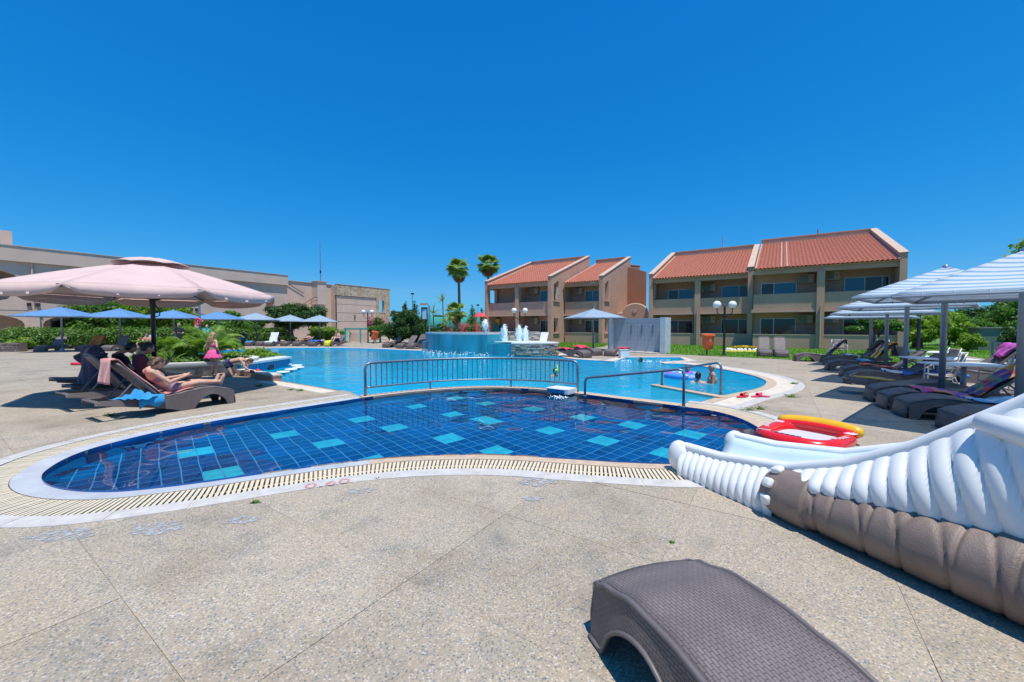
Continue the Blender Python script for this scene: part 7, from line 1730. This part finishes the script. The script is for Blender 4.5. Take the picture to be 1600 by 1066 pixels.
# --- bathers in the lobe
def stand(h=1.0, el=.2, fwd=.25, spread=.24):
    J = dict(pelvis=(0, 0, .92), chest=(.0, 0, 1.25), neck=(0, 0, 1.45), head=(.02, 0, 1.60), hipL=(0, .095, .90), hipR=(0, -.095, .90), shL=(0, .18, 1.39), shR=(0, -.18, 1.39), knL=(.02, .10, .48), knR=(.02, -.10, .48), anL=(0, .10, .07), anR=(0, -.10, .07), toL=(.16, .12, .03), toR=(.16, -.12, .03))
    for q, y in (('L', 1), ('R', -1)): J['el'+q] = (.04, y*spread, 1.12); J['wr'+q] = (fwd, y*.16, 1.10+el*.3); J['ha'+q] = (fwd+.1, y*.13, 1.11+el*.3)
    return {k: tuple(h*c for c in v) for k, v in J.items()}
q = U(1113, 598.5, WZ); person('older man with white hair standing chest deep in the pool, side on', FR((q.x, q.y, -1.20), R(165)), stand(1.0), 1.0, m_skin2, M('white_hair', (.60, .58, .55), .6), [('swim_shorts', m_swimblue, shorts)], .014, face=(.9, .35, -.15), girth=1.12)
q = U(1091, 597.5, WZ); person('dark haired bather seen from behind, shoulders just out of the water', FR((q.x, q.y, -1.42), R(70)), stand(.98, .3, .3, .30), .98, m_skin, m_haird, [('swim_shorts', m_swimblue, shorts)], .014, face=(.9, -.4, 0), eyes=False)
q = U(1074, 588, WZ); person('bather with sunglasses, head and neck above the blue swim ring', FR((q.x, q.y, -1.36), R(-100)), stand(.98), .98, m_skin2, m_hairb, [('swim_shorts', m_swimblue, shorts)], .015, face=(1, 0, 0))
q = U(867, 588, WZ); pk_ = person('child swimming with a lime snorkel mask behind the safety fence', FR((q.x, q.y, -1.18), R(-60)), stand(.82), .82, m_skin2, m_haird, [('swim_shorts', m_swimblue, shorts)], .016, face=(1, 0, -.1)); MB().ball((.085, 0, 1.335), (.03, .07, .045), 10, 8).build('snorkel_mask', M('lime_plastic', (.35, .75, .05), .3), pk_, smooth=True); MB().tube([(.07, .08, 1.26), (.02, .10, 1.35), (-.02, .09, 1.50)], .014, 6).build('snorkel', M('lime_plastic', (.35, .75, .05), .3), pk_, smooth=True)
q = U(1001, 566, WZ); person('swimmer with dark hair low in the splashing bay by the shower wall', FR((q.x, q.y, -1.50), R(180)), stand(.98), .98, m_skin2, m_haird, [('swim_shorts', m_swimblue, shorts)], .018, face=(1, 0, 0), eyes=False)
spl = U(1005, 564.5, WZ); splash_line([spl+Vector((random.Random(k).uniform(-1.3, 1.3), random.Random(k+50).uniform(-.5, .6), 0)) for k in range(60)], WZ, 120, 'splash', None, .03, .05); so = [o_ for o_ in COL.objects if o_.name.startswith('splash')][-1]; tag(so, 'white splashes around the swimmer in the bay', 'splash')
# --- people on the far loungers and walking
for key, lb, sk, hr2, wr_, kw in ((208, 'bare chested man reading on a lounger under the second blue parasol', m_skin2, m_haird, [('shorts', m_swimblue, shorts)], dict(arm='phone', leg='bent')), (362, 'person in teal shorts sitting up on a lounger near the pool bend', m_skin, m_haird, [('shirt', m_dark, tee), ('shorts', m_green, shorts)], dict(arm='lap', leg='bent', back=72)), (462, 'person lying on a lounger under the round tree', m_skin2, m_hairb, [('swim_shorts', m_dark, shorts)], dict(arm='side', back=30)), (512, 'person with a sunburnt pink back sitting on the lounger with the yellow bag', m_skin3, m_hairb, [('shorts', m_swimblue, shorts)], dict(arm='lap', back=84, leg='bent')), (602, 'person lying on the lounger left of the dark fountain tree', m_skin3, m_hairb, [('swim_shorts', m_turq, shorts)], dict(arm='side', back=30))):
    fr_ = bk[key]; kw.setdefault('back', 52); J = recline(**kw); person(lb, fr_, J, 1.0, sk, hr2, wr_, .019, face=(-1, 0, -.2))
q = PX(280, 23.5); person('man in a dark shirt standing near the hedge behind the planter palms', FR((q[0], q[1], 0), R(-80)), stand(1.0), 1.0, m_skin2, M('grey_hair', (.3, .28, .26), .6), [('shirt', m_dark, tee), ('shorts', m_dark, shorts)], .019)
q = PX(324, 23.0); person('woman in a turquoise top standing beyond the planter beside the lifebuoy post', FR((q[0], q[1], 0), R(-70)), stand(.96), .96, m_skin3, m_hairb, [('top', m_turq, tee), ('shorts', m_turq, shorts)], .019, .2, fem=True)
